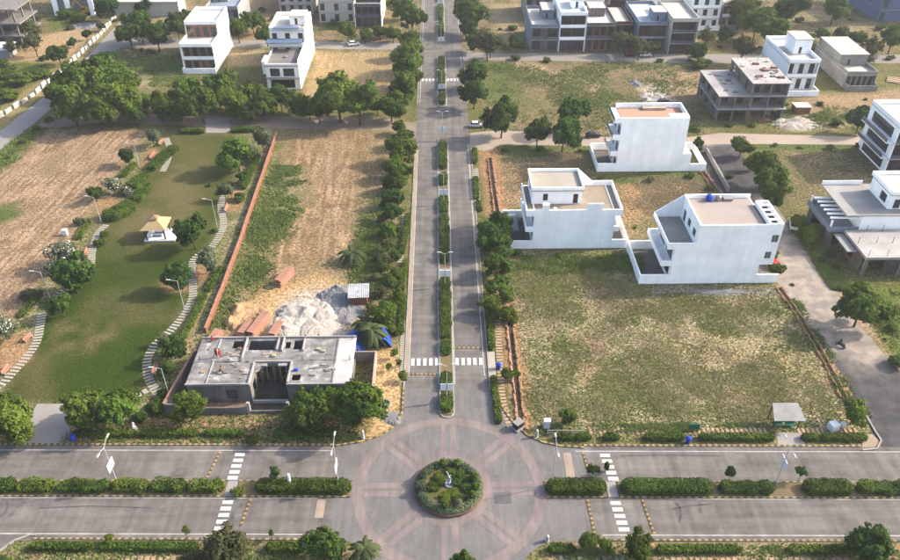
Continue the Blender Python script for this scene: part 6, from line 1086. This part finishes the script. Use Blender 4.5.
def trench(pts, label, w_=1.0):
    """narrow ditch between ragged banks of brick and thrown-up soil"""
    P = [G(*q).to_2d() for q in pts]; e = empty('trench', (0, 0, 0), 0, label, 'trench'); lft, rgt, m_ = MB(), MB(), MB(); rd = random.Random(len(label))
    for a, b in zip(P[:-1], P[1:]):
        n = max(1, int((b - a).length / .8)); d = (b - a).normalized(); s = Vector((-d.y, d.x))
        for i in range(n):
            p, q = a.lerp(b, i / n), a.lerp(b, (i + 1.04) / n)
            for k, o in ((0, -1), (1, 1)):
                wd = rd.uniform(.3, .75); off = o * (w_ * .3 + wd / 2 + rd.uniform(-.04, .05)); hh = rd.uniform(.12, .42); f = s * off; g = s * wd / 2; t = s * wd * .18
                (lft if k == 0 else rgt).add([(*(p + f - g), 0), (*(q + f - g), 0), (*(q + f + g), 0), (*(p + f + g), 0), (*(p + f - t), hh), (*(q + f - t), hh * rd.uniform(.8, 1.1)), (*(q + f + t), hh), (*(p + f + t), hh)], [(0, 3, 2, 1), (4, 5, 6, 7), (0, 1, 5, 4), (1, 2, 6, 5), (2, 3, 7, 6), (3, 0, 4, 7)])
        m_.seg(a, b, w_ * .7, .006, .03)
    lft.build('soil_bank', SOILR, e); rgt.build('soil_bank', mat('brick_soil', (.34, .17, .11), .95, .2, 1.5, 12, .4, hue2=(.26, .16, .10)), e); m_.build('ditch_floor', mat('ditch_dark', (.05, .04, .03), .95), e)
trench([(522, 430), (517, 390), (511.5, 340), (508, 310)], 'brick edged trench along left side of the grass plot', .95); trench([(489.5, 158), (493, 185), (497, 212)], 'brick edged trench beside plot before the avenue white house', 1.0); trench([(779, 288), (800, 318), (825, 360), (844, 398)], 'brick edged trench along right side of the grass plot', .75); trench([(702, 172), (712, 185), (722, 198)], 'short trench beside dark side road', 1.1)
# ------------------------------------------------------------------ building yard
def heap(name, px, py, rx, ry, hgt, m, label, seed, bumps=9):
    """tipped loads run into each other: overlapping cones with a rough, stony skin"""
    p = G(px, py); rd = np.random.default_rng(seed); n = 84; g = np.linspace(-1, 1, n); A, B = np.meshgrid(g, g); Rr = np.hypot(A, B)
    wx = A + (vnoise(A * 5 + 9, B * 5, 1, seed) - .5) * .22; wy = B + (vnoise(A * 5, B * 5 + 7, 1, seed + 4) - .5) * .22; z = np.clip(.9 - np.hypot(wx, wy), 0, 1) * .25
    for _ in range(bumps):
        cx, cy = rd.uniform(-.5, .5, 2); s = rd.uniform(.22, .5); z = np.maximum(z, np.clip(1 - np.hypot(wx - cx, wy - cy) / s, 0, 1) * rd.uniform(.35, .9) * s * 2.0)
    rough = fbm(A * 14 + seed, B * 14, 1.6, 3) - .5 + (vnoise(A * 60, B * 60, 1, 8) - .5) * .35
    edge = .78 + .4 * (fbm(A * 6 + seed * 3, B * 6, 1.5, seed) - .5); fade = np.clip((edge - Rr) * 5, 0, 1)
    z = (z + rough * .16) * fade - (1 - fade) * .04
    V_ = np.stack([A * rx, B * ry, z * hgt], -1).reshape(-1, 3); ix = np.arange(n * n).reshape(n, n); F_ = np.stack([ix[:-1, :-1], ix[:-1, 1:], ix[1:, 1:], ix[1:, :-1]], -1).reshape(-1, 4)
    me = bpy.data.meshes.new(name); me.from_pydata(V_.tolist(), [], F_.tolist()); me.materials.append(m); me.update(); return tag(link(name, me, None, (p.x, p.y, .0)), label, 'heap', 'heaps of building material')
heap('sand_heap', 308, 320, 9.0, 9.5, 2.0, SANDW, 'white sand heap behind the unfinished house', 3, 14); heap('gravel_heap', 338, 306, 6.5, 8.5, 2.2, GRAVEL, 'grey gravel heap beside the white sand', 5, 10); heap('earth_heap', 248, 318, 6.0, 6.5, 1.9, mat('ochre_earth', (.36, .23, .125), .95, .2, 1, 8, .6), 'brown earth heap behind the unfinished house', 6, 8); heap('gravel_heap', 287, 313, 3.0, 3.2, 1.4, GRAVEL, 'small blue-grey gravel heap at left of white sand', 8, 6)
heap('rubble_heap', 655, 98, 6, 6, 2.0, SANDW, 'white rubble heap in the rough plot', 11, 12); heap('rubble_heap', 795, 124, 9, 4.5, 1.5, SANDW, 'pale rubble heap by the sandy lane', 12, 12); heap('rubble_heap', 762, 118, 5, 3.5, 1.6, SOILR, 'brown rubble heap before bare concrete frame', 13, 10); heap('rubble_heap', 84, 26, 7, 5, 1.6, GRAVEL, 'grey rubble heap beside the yellow excavator', 14, 10); heap('gravel_heap', 636, 84, 3, 3, 1.4, GRAVEL, 'grey gravel heap left of the white rubble', 15, 6); heap('sand_heap', 393, 418, 2.6, 2.0, .5, GRAVEL, 'small grey cement heap at the corner by the big tree', 16, 3)
heap('rubble_heap', 720, 292, 9, 1.3, .5, GRAVEL, 'strip of pale rubble at foot of the nearest white house', 17, 14)
BRM = {}
def brick_stack(px, py, L_, wd, hgt, rz, label):
    p = G(px, py); e = empty('brick_stack', (p.x, p.y, 0), rz, label, 'bricks', 'stacks of bricks')
    k = 0
    for zi in range(int(hgt / .34)):
        nl = int(L_ / .62) - (zi % 2)
        for i in range(nl):
            for j in range(2):
                if 'b' not in BRM: BRM['b'] = MB().box(0, 0, 0, .60, wd / 2 - .02, .325).mesh('brick_bundle', BRICKP)
                link('brick_bundle', BRM['b'], e, (i * .62 + (zi % 2) * .3, j * wd / 2, zi * .34 + .002), 0, (1, 1, 1) if True else None)
# long axis follows the yard's slope
brick_stack(209, 352, 5.2, 1.3, 1.6, R(72), 'brick stack at left corner behind the unfinished house'); brick_stack(244, 340, 4.6, 1.3, 1.4, R(74), 'short brick stack left of the long one behind unfinished house'); brick_stack(254, 340, 6.2, 1.3, 1.8, R(72), 'longest brick stack behind the unfinished house'); brick_stack(275, 341, 4.8, 1.3, 1.6, R(76), 'brick stack nearest the white sand heap'); brick_stack(281, 288, 5.4, 1.3, 1.8, R(66), 'brick stack standing alone up the middle plot')
p = G(349, 307); e = empty('site_shed', (p.x, p.y, 0), R(3), 'brick site shed with grey corrugated sheet roof', 'shed'); bx('wall', (.3, .4, 0, 3.4, 3.2, 2.1), BRICK, e)
m_ = MB(); n = 22
for i in range(n): x0, x1 = -.1 + 3.9 * i / n, -.1 + 3.9 * (i + 1) / n; z0, z1 = (.06 if i % 2 else 0), (0 if i % 2 else .06); m_.add([(x0, -.3, 2.25 + z0), (x1, -.3, 2.25 + z1), (x1, 3.6, 2.6 + z1), (x0, 3.6, 2.6 + z0)], [(0, 1, 2, 3)])
m_.build('sheet_roof', mat('zinc_sheet', (.55, .57, .60), .5, .25, 2, 10), e)
def tarp(px, py, w_, d_, hgt, rz, label, seed):
    p = G(px, py); n = 14; rd = np.random.default_rng(seed); g = np.linspace(-.5, .5, n); A, B = np.meshgrid(g, g); z = hgt * (1 - np.abs(A * 2) ** 1.4) * (.85 + .25 * vnoise(A * 5 + seed, B * 5, 1, seed)); V_ = np.stack([A * w_, B * d_, z], -1).reshape(-1, 3); ix = np.arange(n * n).reshape(n, n); F_ = np.stack([ix[:-1, :-1], ix[:-1, 1:], ix[1:, 1:], ix[1:, :-1]], -1).reshape(-1, 4)
    me = bpy.data.meshes.new('tarpaulin'); me.from_pydata(V_.tolist(), [], F_.tolist()); me.materials.append(BLUET); me.update(); o = link('tarpaulin', me, None, (p.x, p.y, .02), rz); tag(o, label, 'tarpaulin', 'blue tarpaulins'); so = o.modifiers.new('thickness', 'SOLIDIFY'); so.thickness = .03
tarp(354, 345, 4.8, 3.6, 2.2, R(-20), 'blue tarpaulin tent touching the unfinished house', 3); tarp(383.5, 342, 2.6, 3.4, 2.3, R(8), 'blue tarpaulin tent behind the roadside saplings', 4)
e = empty('manhole_ring', (*G(385, 405).to_2d(), 0), 0, 'round concrete ring lying at the corner by the big tree', 'ring'); m_ = MB(); m_.lathe([(1.0, 0), (1.0, .45), (.75, .45), (.7, .12), (.02, .1)], 20); m_.build('ring_wall', CONCL, e)
e = empty('brick_hut', (*G(800, 112).to_2d(), 0), 0, 'small brick hut beside the rubble by the sandy lane', 'hut'); bx('wall', (-2, -1.5, 0, 2, 1.5, 1.9), BRICK, e); bx('flat_roof', (-2.2, -1.7, 1.905, 2.2, 1.7, 2.1), ROOFW, e)
e = empty('timber_stack', (*G(886, 82).to_2d(), 0), R(-30), 'stack of pale boards on bare soil at far right', 'timber')
for i in range(6): bx('board', (0, i * .75, 0, 7, i * .75 + .65, .3 + (i % 2) * .1), STONEO, e)
# ------------------------------------------------------------------ street furniture
p = G(771, 430.5); e = empty('bus_shelter', (p.x, p.y, 0), CR, 'bus shelter with grey pitched roof and green benches', 'bus shelter')
for x in (.25, 4.0):
    for y in (.3, 2.4): bx('post', (x, y, 0, x + .14, y + .14, 2.5 if y > 1 else 2.3), FRAMED, e)
m_ = MB(); m_.add([(-.2, -.3, 2.32), (4.6, -.3, 2.32), (4.3, 2.8, 3.0), (.4, 2.8, 3.0), (-.2, -.3, 2.42), (4.6, -.3, 2.42), (4.3, 2.8, 3.1), (.4, 2.8, 3.1)], [(0, 3, 2, 1), (4, 5, 6, 7), (0, 1, 5, 4), (1, 2, 6, 5), (2, 3, 7, 6), (3, 0, 4, 7)]); m_.build('roof', mat('shelter_roof', (.34, .34, .33), .7, .15), e)
for x in (.45, 2.4): bx('bench', (x, .6, .35, x + 1.5, 1.1, .5), GREEN, e); bx('bench_back', (x, 1.11, .5, x + 1.5, 1.18, 1.2), GREEN, e)
for px, py, lab in ((74.5, 441, 'blue litter bin at right side of the park driveway'), (687.5, 443, 'blue litter bin on verge of the grass plot'), (498.5, 369, 'blue litter bin at right end of the crossing')):
    p = G(px, py); e = empty('litter_bin', (p.x, p.y, 0), .3, lab, 'bin', 'blue litter bins'); m_ = MB(); m_.lathe([(.30, 0.05), (.42, 1.0), (.46, 1.02), (.46, 1.1)], 12); m_.build('body', BLUEP, e); m_ = MB(); m_.lathe([(.47, 1.105), (.3, 1.3), (.05, 1.36)], 12); m_.build('lid', BLUEP, e)
for px, py, lab in ((693, 431, 'green direction board on legs beside the grass plot'),):
    p = G(px, py); e = empty('green_board_sign', (p.x, p.y, 0), CR, lab, 'sign'); bx('board', (-.8, -.06, .5, .8, .06, 1.5), GREEN, e); [bx('leg', (x, -.05, 0, x + .1, .05, .495), FRAMED, e) for x in (-.7, .6)]
p = G(546.5, 428); e = empty('utility_cabinet', (p.x, p.y, 0), 0, 'white and blue utility cabinet on corner of the grass plot', 'cabinet'); bx('plinth', (-.5, -.4, 0, .5, .4, .2), CONC, e); bx('cabinet_body', (-.45, -.35, .205, .45, .35, 1.7), mat('pale_blue_metal', (.58, .66, .68), .5), e, .03); bx('cabinet_lid', (-.5, -.4, 1.705, .5, .4, 1.8), BOARD, e)
p = G(518, 428); e = empty('corner_monument', (p.x, p.y, 0), R(40), 'black and white stone block at the roundabout corner', 'monument'); bx('base', (-.9, -.7, 0, .9, .7, .35), CONCL, e); bx('block', (-.7, -.5, .355, .7, .5, 1.3), mat('black_granite', (.025, .025, .028), .3), e); bx('cap', (-.75, -.55, 1.305, .75, .55, 1.42), CONCL, e)
for px, py, sx, lab in ((832, 430, 1.0, 'white plastic water tank box near the side road mouth'), (842, 427, .6, 'smaller white box beside water tank box')):
    p = G(px, py); e = empty('water_box', (p.x, p.y, 0), .3, lab, 'tank'); bx('tank', (-.7 * sx, -.6 * sx, .2, .7 * sx, .6 * sx, 1.5 * sx), BOARD, e, .05); bx('stand', (-.6 * sx, -.5 * sx, 0, .6 * sx, .5 * sx, .195), CONC, e)
for px, py, lab in ((97, 431, 'left'), (135, 431, 'right'), (304, 427, 'house-side')):
    p = G(px, py); e = empty('white_statue', (p.x, p.y, 0), 0, 'small white seated bird statue in verge, %s' % lab, 'statue', 'white verge statues'); m_ = MB(); m_.lathe([(.55, 0), (.5, .3), (.38, .8), (.2, 1.3), (.1, 1.55)], 9); m_.build('figure', mat('statue_white', (.62, .60, .56), .8), e, smooth=True); m_ = MB(); m_.lathe([(.05, 1.5), (.17, 1.62), (.17, 1.78), (.04, 1.9)], 9, (.05, 0, 0)); m_.rod((.15, 0, 1.72), (.42, 0, 1.66), .06, .02, 6); m_.build('head', MATS['statue_white'], e, smooth=True)
for px, py, hgt, lab in ((290.5, 487, 2.9, 'white rounded pillar standing in the left median hedge'), (363, 438, 1.7, 'grey bollard pillar at corner below big tree'), (536.5, 437, 1.6, 'white bollard pillar at the right corner of roundabout'), (547, 541, 1.2, 'white bollard at bottom right corner of roundabout')):
    p = G(px, py); e = empty('pillar', (p.x, p.y, 0), 0, lab, 'pillar'); m_ = MB(); m_.lathe([(.3, 0), (.3, .2), (.24, .25), (.24, hgt * .85), (.18, hgt * .95), (.05, hgt)], 12); m_.build('shaft', BOARD if hgt > 2 else GALV, e, smooth=False)
tree(606.5, 466, 6, 'dark', 'slim conical cypress at median crossing right of roundabout', tall=3.0, stem=.1)
e = empty('railing', (*X2(cu(548, 440), 10.2), 0), CR, 'short metal railing on the verge near roundabout corner', 'railing'); m_ = MB(); [m_.rod((0, 0, z), (5.5, 0, z), .04) for z in (.5, 1.0)]; m_.build('rail', GALV, e)
for i in range(5): MB().rod((i * 1.375, 0, 0), (i * 1.375, 0, 1.05), .05).build('post', GALV, e)
p = G(66, 235); tag(bx('boundary_stone', (p.x - .5, p.y - .4, 0, p.x + .5, p.y + .4, 1.4), BOARD, None, .1), 'white boundary stone at edge of ploughed field', 'stone')
# drain grate patch beside the island
p = G(503, 497.5); m_ = MB(); [m_.box(p.x - 1.15, p.y - 1 + i * .33, ZL + .004, p.x + 1.15, p.y - .75 + i * .33, ZL + .02) for i in range(6)]; struct('drain_grate', m_, mat('dark_grate', (.12, .12, .125), .7), 'dark slatted drain grate in the roundabout paving')
# ------------------------------------------------------------------ vehicles
def car(px, py, rz, m, label, z=0):
    p = G(px, py); e = empty('car', (p.x, p.y, z), rz, label, 'car', 'parked cars'); W_ = 1.66; prof = [(-1.85, .35), (-1.85, .85), (-1.7, .98), (-.75, 1.02), (.95, 1.0), (1.75, .9), (1.88, .7), (1.88, .35)]
    def ext(pr, w_, name, m2, tw=1.0):
        n = len(pr); q = MB(); q.add([(x, -w_ / 2, zz) for x, zz in pr] + [(x, w_ / 2, zz) for x, zz in pr], [tuple(range(n)), tuple(range(2 * n - 1, n - 1, -1))] + [(i, n + i, n + (i + 1) % n, (i + 1) % n) for i in range(n)]); return q.build(name, m2, e, bevel=.05)
    ext(prof, W_, 'body', m); ext([(-1.65, 1.0), (-1.25, 1.46), (.35, 1.46), (1.0, 1.0)], W_ * .86, 'glasshouse', DARKG); bx('roof', (-1.22, -W_ * .41, 1.465, .32, W_ * .41, 1.52), m, e, .03)
    for x in (-1.15, 1.2):
        for y in (-W_ / 2, W_ / 2): wv = MB().rod((x, y - .1, .31), (x, y + .1, .31), .31, n=12).build('wheel', DARK, e); MB().rod((x, y - .105, .31), (x, y + .105, .31), .17, n=8).build('rim', STEEL, wv)
    for y in (-.55, .55): bx('headlight', (1.86, y - .2, .6, 1.9, y + .2, .75), BOARD, e)
CARW = mat('car_white', (.72, .72, .72), .3, .03); CARR = mat('car_red', (.45, .03, .02), .3, .05); CARD = mat('car_dark', (.03, .03, .035), .3, .05); CARM = mat('car_maroon', (.16, .02, .025), .3, .05)
car(354, 45.5, R(20), CARW, 'white car on the lane before the dark balcony house'); car(772, 266, R(100), CARR, 'red car parked at rear of the nearest white house'); car(630, 56, R(5), CARM, 'maroon car under trees at the far row'); car(645, 56.5, R(0), CARW, 'white car under trees at the far row'); car(476.5, 127, R(0), CARW, 'white car at the right mouth of the junction'); car(664, 104, R(8), CARD, 'dark car behind the tall white house'); car(793, 227, R(70), CARW, 'silver car beside chequered terrace house'); car(697.5, 57, R(5), CARD, 'dark car before the dark red-brown house'); car(593, 137, R(10), CARD, 'dark car on sandy lane left of tall white house')
# people: one continuous skinned body each
def person(loc, rz, m, label, pose='stand', sc=1.0, hairm=None):
    e = empty('person', loc, rz, label, 'person', 'people')
    if pose == 'stand': J = [(0, 0, .95), (0, 0, 1.2), (0, 0, 1.45), (0, .02, 1.56), (0, .03, 1.70), (.10, 0, .90), (.12, .02, .50), (.13, -.02, .06), (-.10, 0, .90), (-.13, .05, .50), (-.14, .02, .06), (.20, 0, 1.42), (.26, .03, 1.15), (.26, .12, .92), (-.20, 0, 1.42), (-.26, .03, 1.15), (-.25, .12, .92), (.13, .12, .04), (-.14, .16, .04)]
    elif pose == 'sit': J = [(0, 0, .28), (0, .06, .52), (0, .1, .76), (0, .13, .86), (0, .15, 1.0), (.10, .06, .26), (.14, .42, .44), (.14, .38, .06), (-.10, .06, .26), (-.14, .42, .44), (-.14, .38, .06), (.2, .1, .74), (.25, .24, .52), (.2, .42, .5), (-.2, .1, .74), (-.25, .24, .52), (-.2, .42, .5), (.14, .5, .04), (-.14, .5, .04)]
    else: J = [(0, 0, .82), (0, .06, 1.05), (0, .12, 1.30), (0, .15, 1.42), (0, .17, 1.56), (.12, .06, .80), (.18, .42, .66), (.17, .30, .26), (-.12, .06, .80), (-.18, .42, .66), (-.17, .30, .26), (.2, .12, 1.26), (.28, .34, 1.08), (.24, .58, 1.05), (-.2, .12, 1.26), (-.28, .34, 1.08), (-.24, .58, 1.05), (.17, .42, .24), (-.17, .42, .24)]
    E_ = [(0, 1), (1, 2), (2, 3), (3, 4), (0, 5), (5, 6), (6, 7), (7, 17), (0, 8), (8, 9), (9, 10), (10, 18), (2, 11), (11, 12), (12, 13), (2, 14), (14, 15), (15, 16)]; Rd = [.14, .14, .15, .06, .11, .10, .075, .05, .10, .075, .05, .07, .05, .035, .07, .05, .035, .045, .045]
    me = bpy.data.meshes.new('body'); me.from_pydata(J, E_, []); me.materials.append(m); o = link('body', me, e); s = o.modifiers.new('skin', 'SKIN')
    for i, v in enumerate(me.skin_vertices[0].data): v.radius = (Rd[i], Rd[i]); v.use_root = (i == 0)
    o.modifiers.new('sub', 'SUBSURF').levels = 1; o.modifiers['sub'].render_levels = 1
    hd = J[4]; MB().lathe([(.05, -.02), (.125, .04), (.12, .1), (.05, .15)], 10, (hd[0], hd[1] - .02, hd[2] + .0)).build('hair', DARK, e, smooth=True); e.scale = (sc, sc, sc); return e
RDC = mat('red_cloth', (.32, .03, .03), .8, .2); BRC = mat('brown_cloth', (.22, .10, .07), .8, .2); DKC = mat('dark_cloth', (.03, .03, .035), .8, .2)
zr = ZT + .25
q = G(217.0, 357, zr); person((q.x, q.y, zr), 2.6, RDC, 'worker in red standing left of pair on the unfinished roof', sc=1.05); q = G(220.5, 357.5, zr); person((q.x, q.y, zr), -2.2, RDC, 'worker in red standing right of pair on the unfinished roof', sc=1.05); q = G(222.5, 372, zr); person((q.x, q.y, zr), 1.0, BRC, 'worker in brown crouching near roof edge of unfinished house', 'sit', 1.1)
q = G(213, 342, zr); person((q.x, q.y, zr), .4, RDC, 'worker in red at back edge of the unfinished roof', 'sit', 1.05)
# motorcycle with rider on the side road
q = G(840, 346.5); RZM = R(35); e = empty('motorcycle', (q.x, q.y, .02), RZM, 'dark motorcycle riding on the dusty side road', 'motorcycle')
for y in (-.65, .65):
    wv = MB().rod((-.06, y, .3), (.06, y, .3), .3, n=14).build('wheel', DARK, e); MB().rod((-.065, y, .3), (.065, y, .3), .18, n=8).build('rim', STEEL, wv)
m_ = MB(); m_.box(-.14, -.35, .32, .14, .3, .62); m_.rod((0, .5, .85), (0, .66, .3), .04); m_.rod((-.33, .42, 1.0), (.33, .42, 1.0), .025); m_.rod((0, .42, 1.0), (0, .5, .85), .04); m_.build('frame', DARK, e); bx('seat', (-.14, -.75, .66, .14, .05, .78), DKC, e, .03); bx('fuel_tank', (-.16, .06, .63, .16, .42, .86), CARD, e, .05)
person((q.x, q.y, .04), RZM, DKC, 'rider in dark clothes on the motorcycle', 'ride', 1.0)
# excavator far left
q = G(88, 14); e = empty('excavator', (q.x, q.y, 0), R(200), 'yellow excavator with folded arm at top left', 'excavator'); YEL = mat('machine_yellow', (.62, .34, .02), .5, .15)
for s in (-1, 1):
    m_ = MB(); m_.prism([(-2, s * 1.1 - .3), (2, s * 1.1 - .3), (2, s * 1.1 + .3), (-2, s * 1.1 + .3)], .05, .8); m_.build('track', DARK, e, bevel=.2)
bx('engine_housing', (-2, -1.2, .95, .3, 1.2, 2.2), YEL, e, .1); c = bx('cab', (.35, .0, .95, 1.8, 1.2, 2.9), YEL, e, .08); bx('cab_glass', (.5, -.02, 1.9, 1.83, 1.22, 2.6), DARKG, c)
m_ = MB(); m_.rod((1.0, -.5, 1.8), (3.2, -.5, 5.2), .28, .22, 6); m_.build('boom', YEL, e); m_ = MB(); m_.rod((3.2, -.5, 5.2), (5.0, -.5, 2.4), .22, .16, 6); m_.build('arm', YEL, e); m_ = MB(); m_.prism([(4.6, -1.0), (5.5, -1.0), (5.5, 0), (4.6, 0)], 1.6, 2.4); m_.build('bucket', STEEL, e)
# ------------------------------------------------------------------ loose grass (nobody could count it)
def tufts(name, polys, n, h0, h1, m, label, seed, rag=2.0, dens_patch=None):
    global rng
    rd = np.random.default_rng(seed); out = []
    for poly in polys:
        P = pxpoly(poly); xs_ = [p.x for p in P]; ys_ = [p.y for p in P]; k = int(n / len(polys)); x = rd.uniform(min(xs_), max(xs_), k * 2); y = rd.uniform(min(ys_), max(ys_), k * 2)
        ok = sdist(x, y, P) + rd.normal(0, 1, k * 2) * rag * 1.3 + (fbm(x, y, 6, seed + 3) - .5) * 12 > rag
        if dens_patch: ok &= fbm(x, y, dens_patch[0], seed) + rd.uniform(-.12, .12, k * 2) > dens_patch[1]
        out.append(np.c_[x[ok], y[ok]])
    p = np.concatenate(out); n = len(p); B = []
    for b in range(3):
        a = rd.uniform(0, 6.28, n); ln = rd.uniform(h0, h1, n); lean = rd.uniform(.6, 1.5, n) * ln; w_ = rd.uniform(.06, .13, n) * (ln / .4) ** .5; dx, dy = np.cos(a), np.sin(a); z0 = np.full(n, -.01)
        base = np.c_[p[:, 0] + rd.normal(0, .08, n), p[:, 1] + rd.normal(0, .08, n), z0]; s = np.c_[-dy * w_, dx * w_, z0 * 0]; mid = base + np.c_[dx * lean * .4, dy * lean * .4, ln * .65]; top = base + np.c_[dx * lean, dy * lean, ln * .9]
        B.append(np.stack([base - s, base + s, mid + s * .8, top], 1))
    tag(link(name, quads_mesh(name, np.concatenate(B), m)), label, 'grass', kind='stuff')
GR1 = leafmat('grass_green', (.12, .15, .036), (.24, .25, .075), .25, 0); GR2 = leafmat('grass_dry', (.25, .20, .11), (.42, .335, .205), .25, 0); GR3 = leafmat('weed_green', (.075, .115, .026), (.165, .20, .055), .3, 0)
FP = [(514, 256), (640, 256), (652, 292), (778, 292), (850, 420), (845, 430), (535, 430), (516, 340)]
tufts('field_grass', [FP], 40000, .08, .22, GR1, 'green grass of the right-hand field', 1, dens_patch=(7, .47)); tufts('field_dry_grass', [FP], 26000, .08, .20, GR2, 'dry straw grass of the right-hand field', 2, dens_patch=(5, .5))
tufts('weed_patch', [[(262, 195), (275, 165), (300, 165), (308, 200), (290, 230), (265, 262), (258, 285), (235, 310), (212, 330), (226, 292), (248, 230)], [(372, 200), (398, 190), (396, 300), (365, 300), (350, 260)], [(515, 256), (640, 256), (636, 264), (520, 275)]], 30000, .2, .5, GR3, 'tall weeds along the wall of the middle plot', 3, dens_patch=(6, .42))
tufts('plot_grass', [[(505, 150), (588, 150), (600, 175), (530, 205), (508, 205)], [(612, 178), (700, 176), (720, 205), (640, 230), (626, 200)], [(490, 65), (690, 70), (690, 125), (600, 128), (495, 125)]], 26000, .1, .26, GR2, 'dry grass of the empty plots', 4, dens_patch=(6, .48))
tufts('verge_weeds', [[(70, 432), (360, 432), (345, 442), (60, 443)], [(540, 425), (760, 425), (760, 432), (545, 432)], [(845, 290), (960, 300), (960, 365), (895, 360)], [(0, 545), (330, 545), (340, 575), (0, 580)], [(790, 305), (800, 300), (866, 418), (850, 415)], [(560, 548), (900, 548), (900, 575), (540, 575)], [(-10, 160), (44, 128), (40, 138), (5, 170), (-20, 185)]], 26000, .15, .4, GR3, 'weeds growing on the road verges', 5, dens_patch=(3, .45))

# ------------------------------------------------------------------ the hazy morning air
hz = MB(); hz.box(-260, -90, -1.2, 260, 420, 95); hz_o = hz.build('haze', None); hz_o.data.materials.clear()
hm = bpy.data.materials.new('haze_air'); hm.use_nodes = True; hn = hm.node_tree; hn.nodes.clear(); ho = hn.nodes.new('ShaderNodeOutputMaterial'); hv = hn.nodes.new('ShaderNodeVolumePrincipled')
hv.inputs['Color'].default_value = (.86, .90, .95, 1); hv.inputs['Density'].default_value = .00014; hv.inputs['Anisotropy'].default_value = .2; hn.links.new(hv.outputs[0], ho.inputs['Volume']); hz_o.data.materials.append(hm); tag(hz_o, 'thin pale haze in the air', kind='stuff')

tufts('far_scrub_grass', [[(485, 62), (700, 66), (690, 125), (600, 130), (490, 128)], [(700, 105), (900, 112), (900, 130), (780, 124)], [(100, 52), (184, 52), (184, 88), (150, 90), (90, 84)], [(800, 215), (850, 285), (835, 290), (790, 230)]], 40000, .2, .5, GR3, 'rough green weeds of the farther plots', 6, dens_patch=(9, .5))
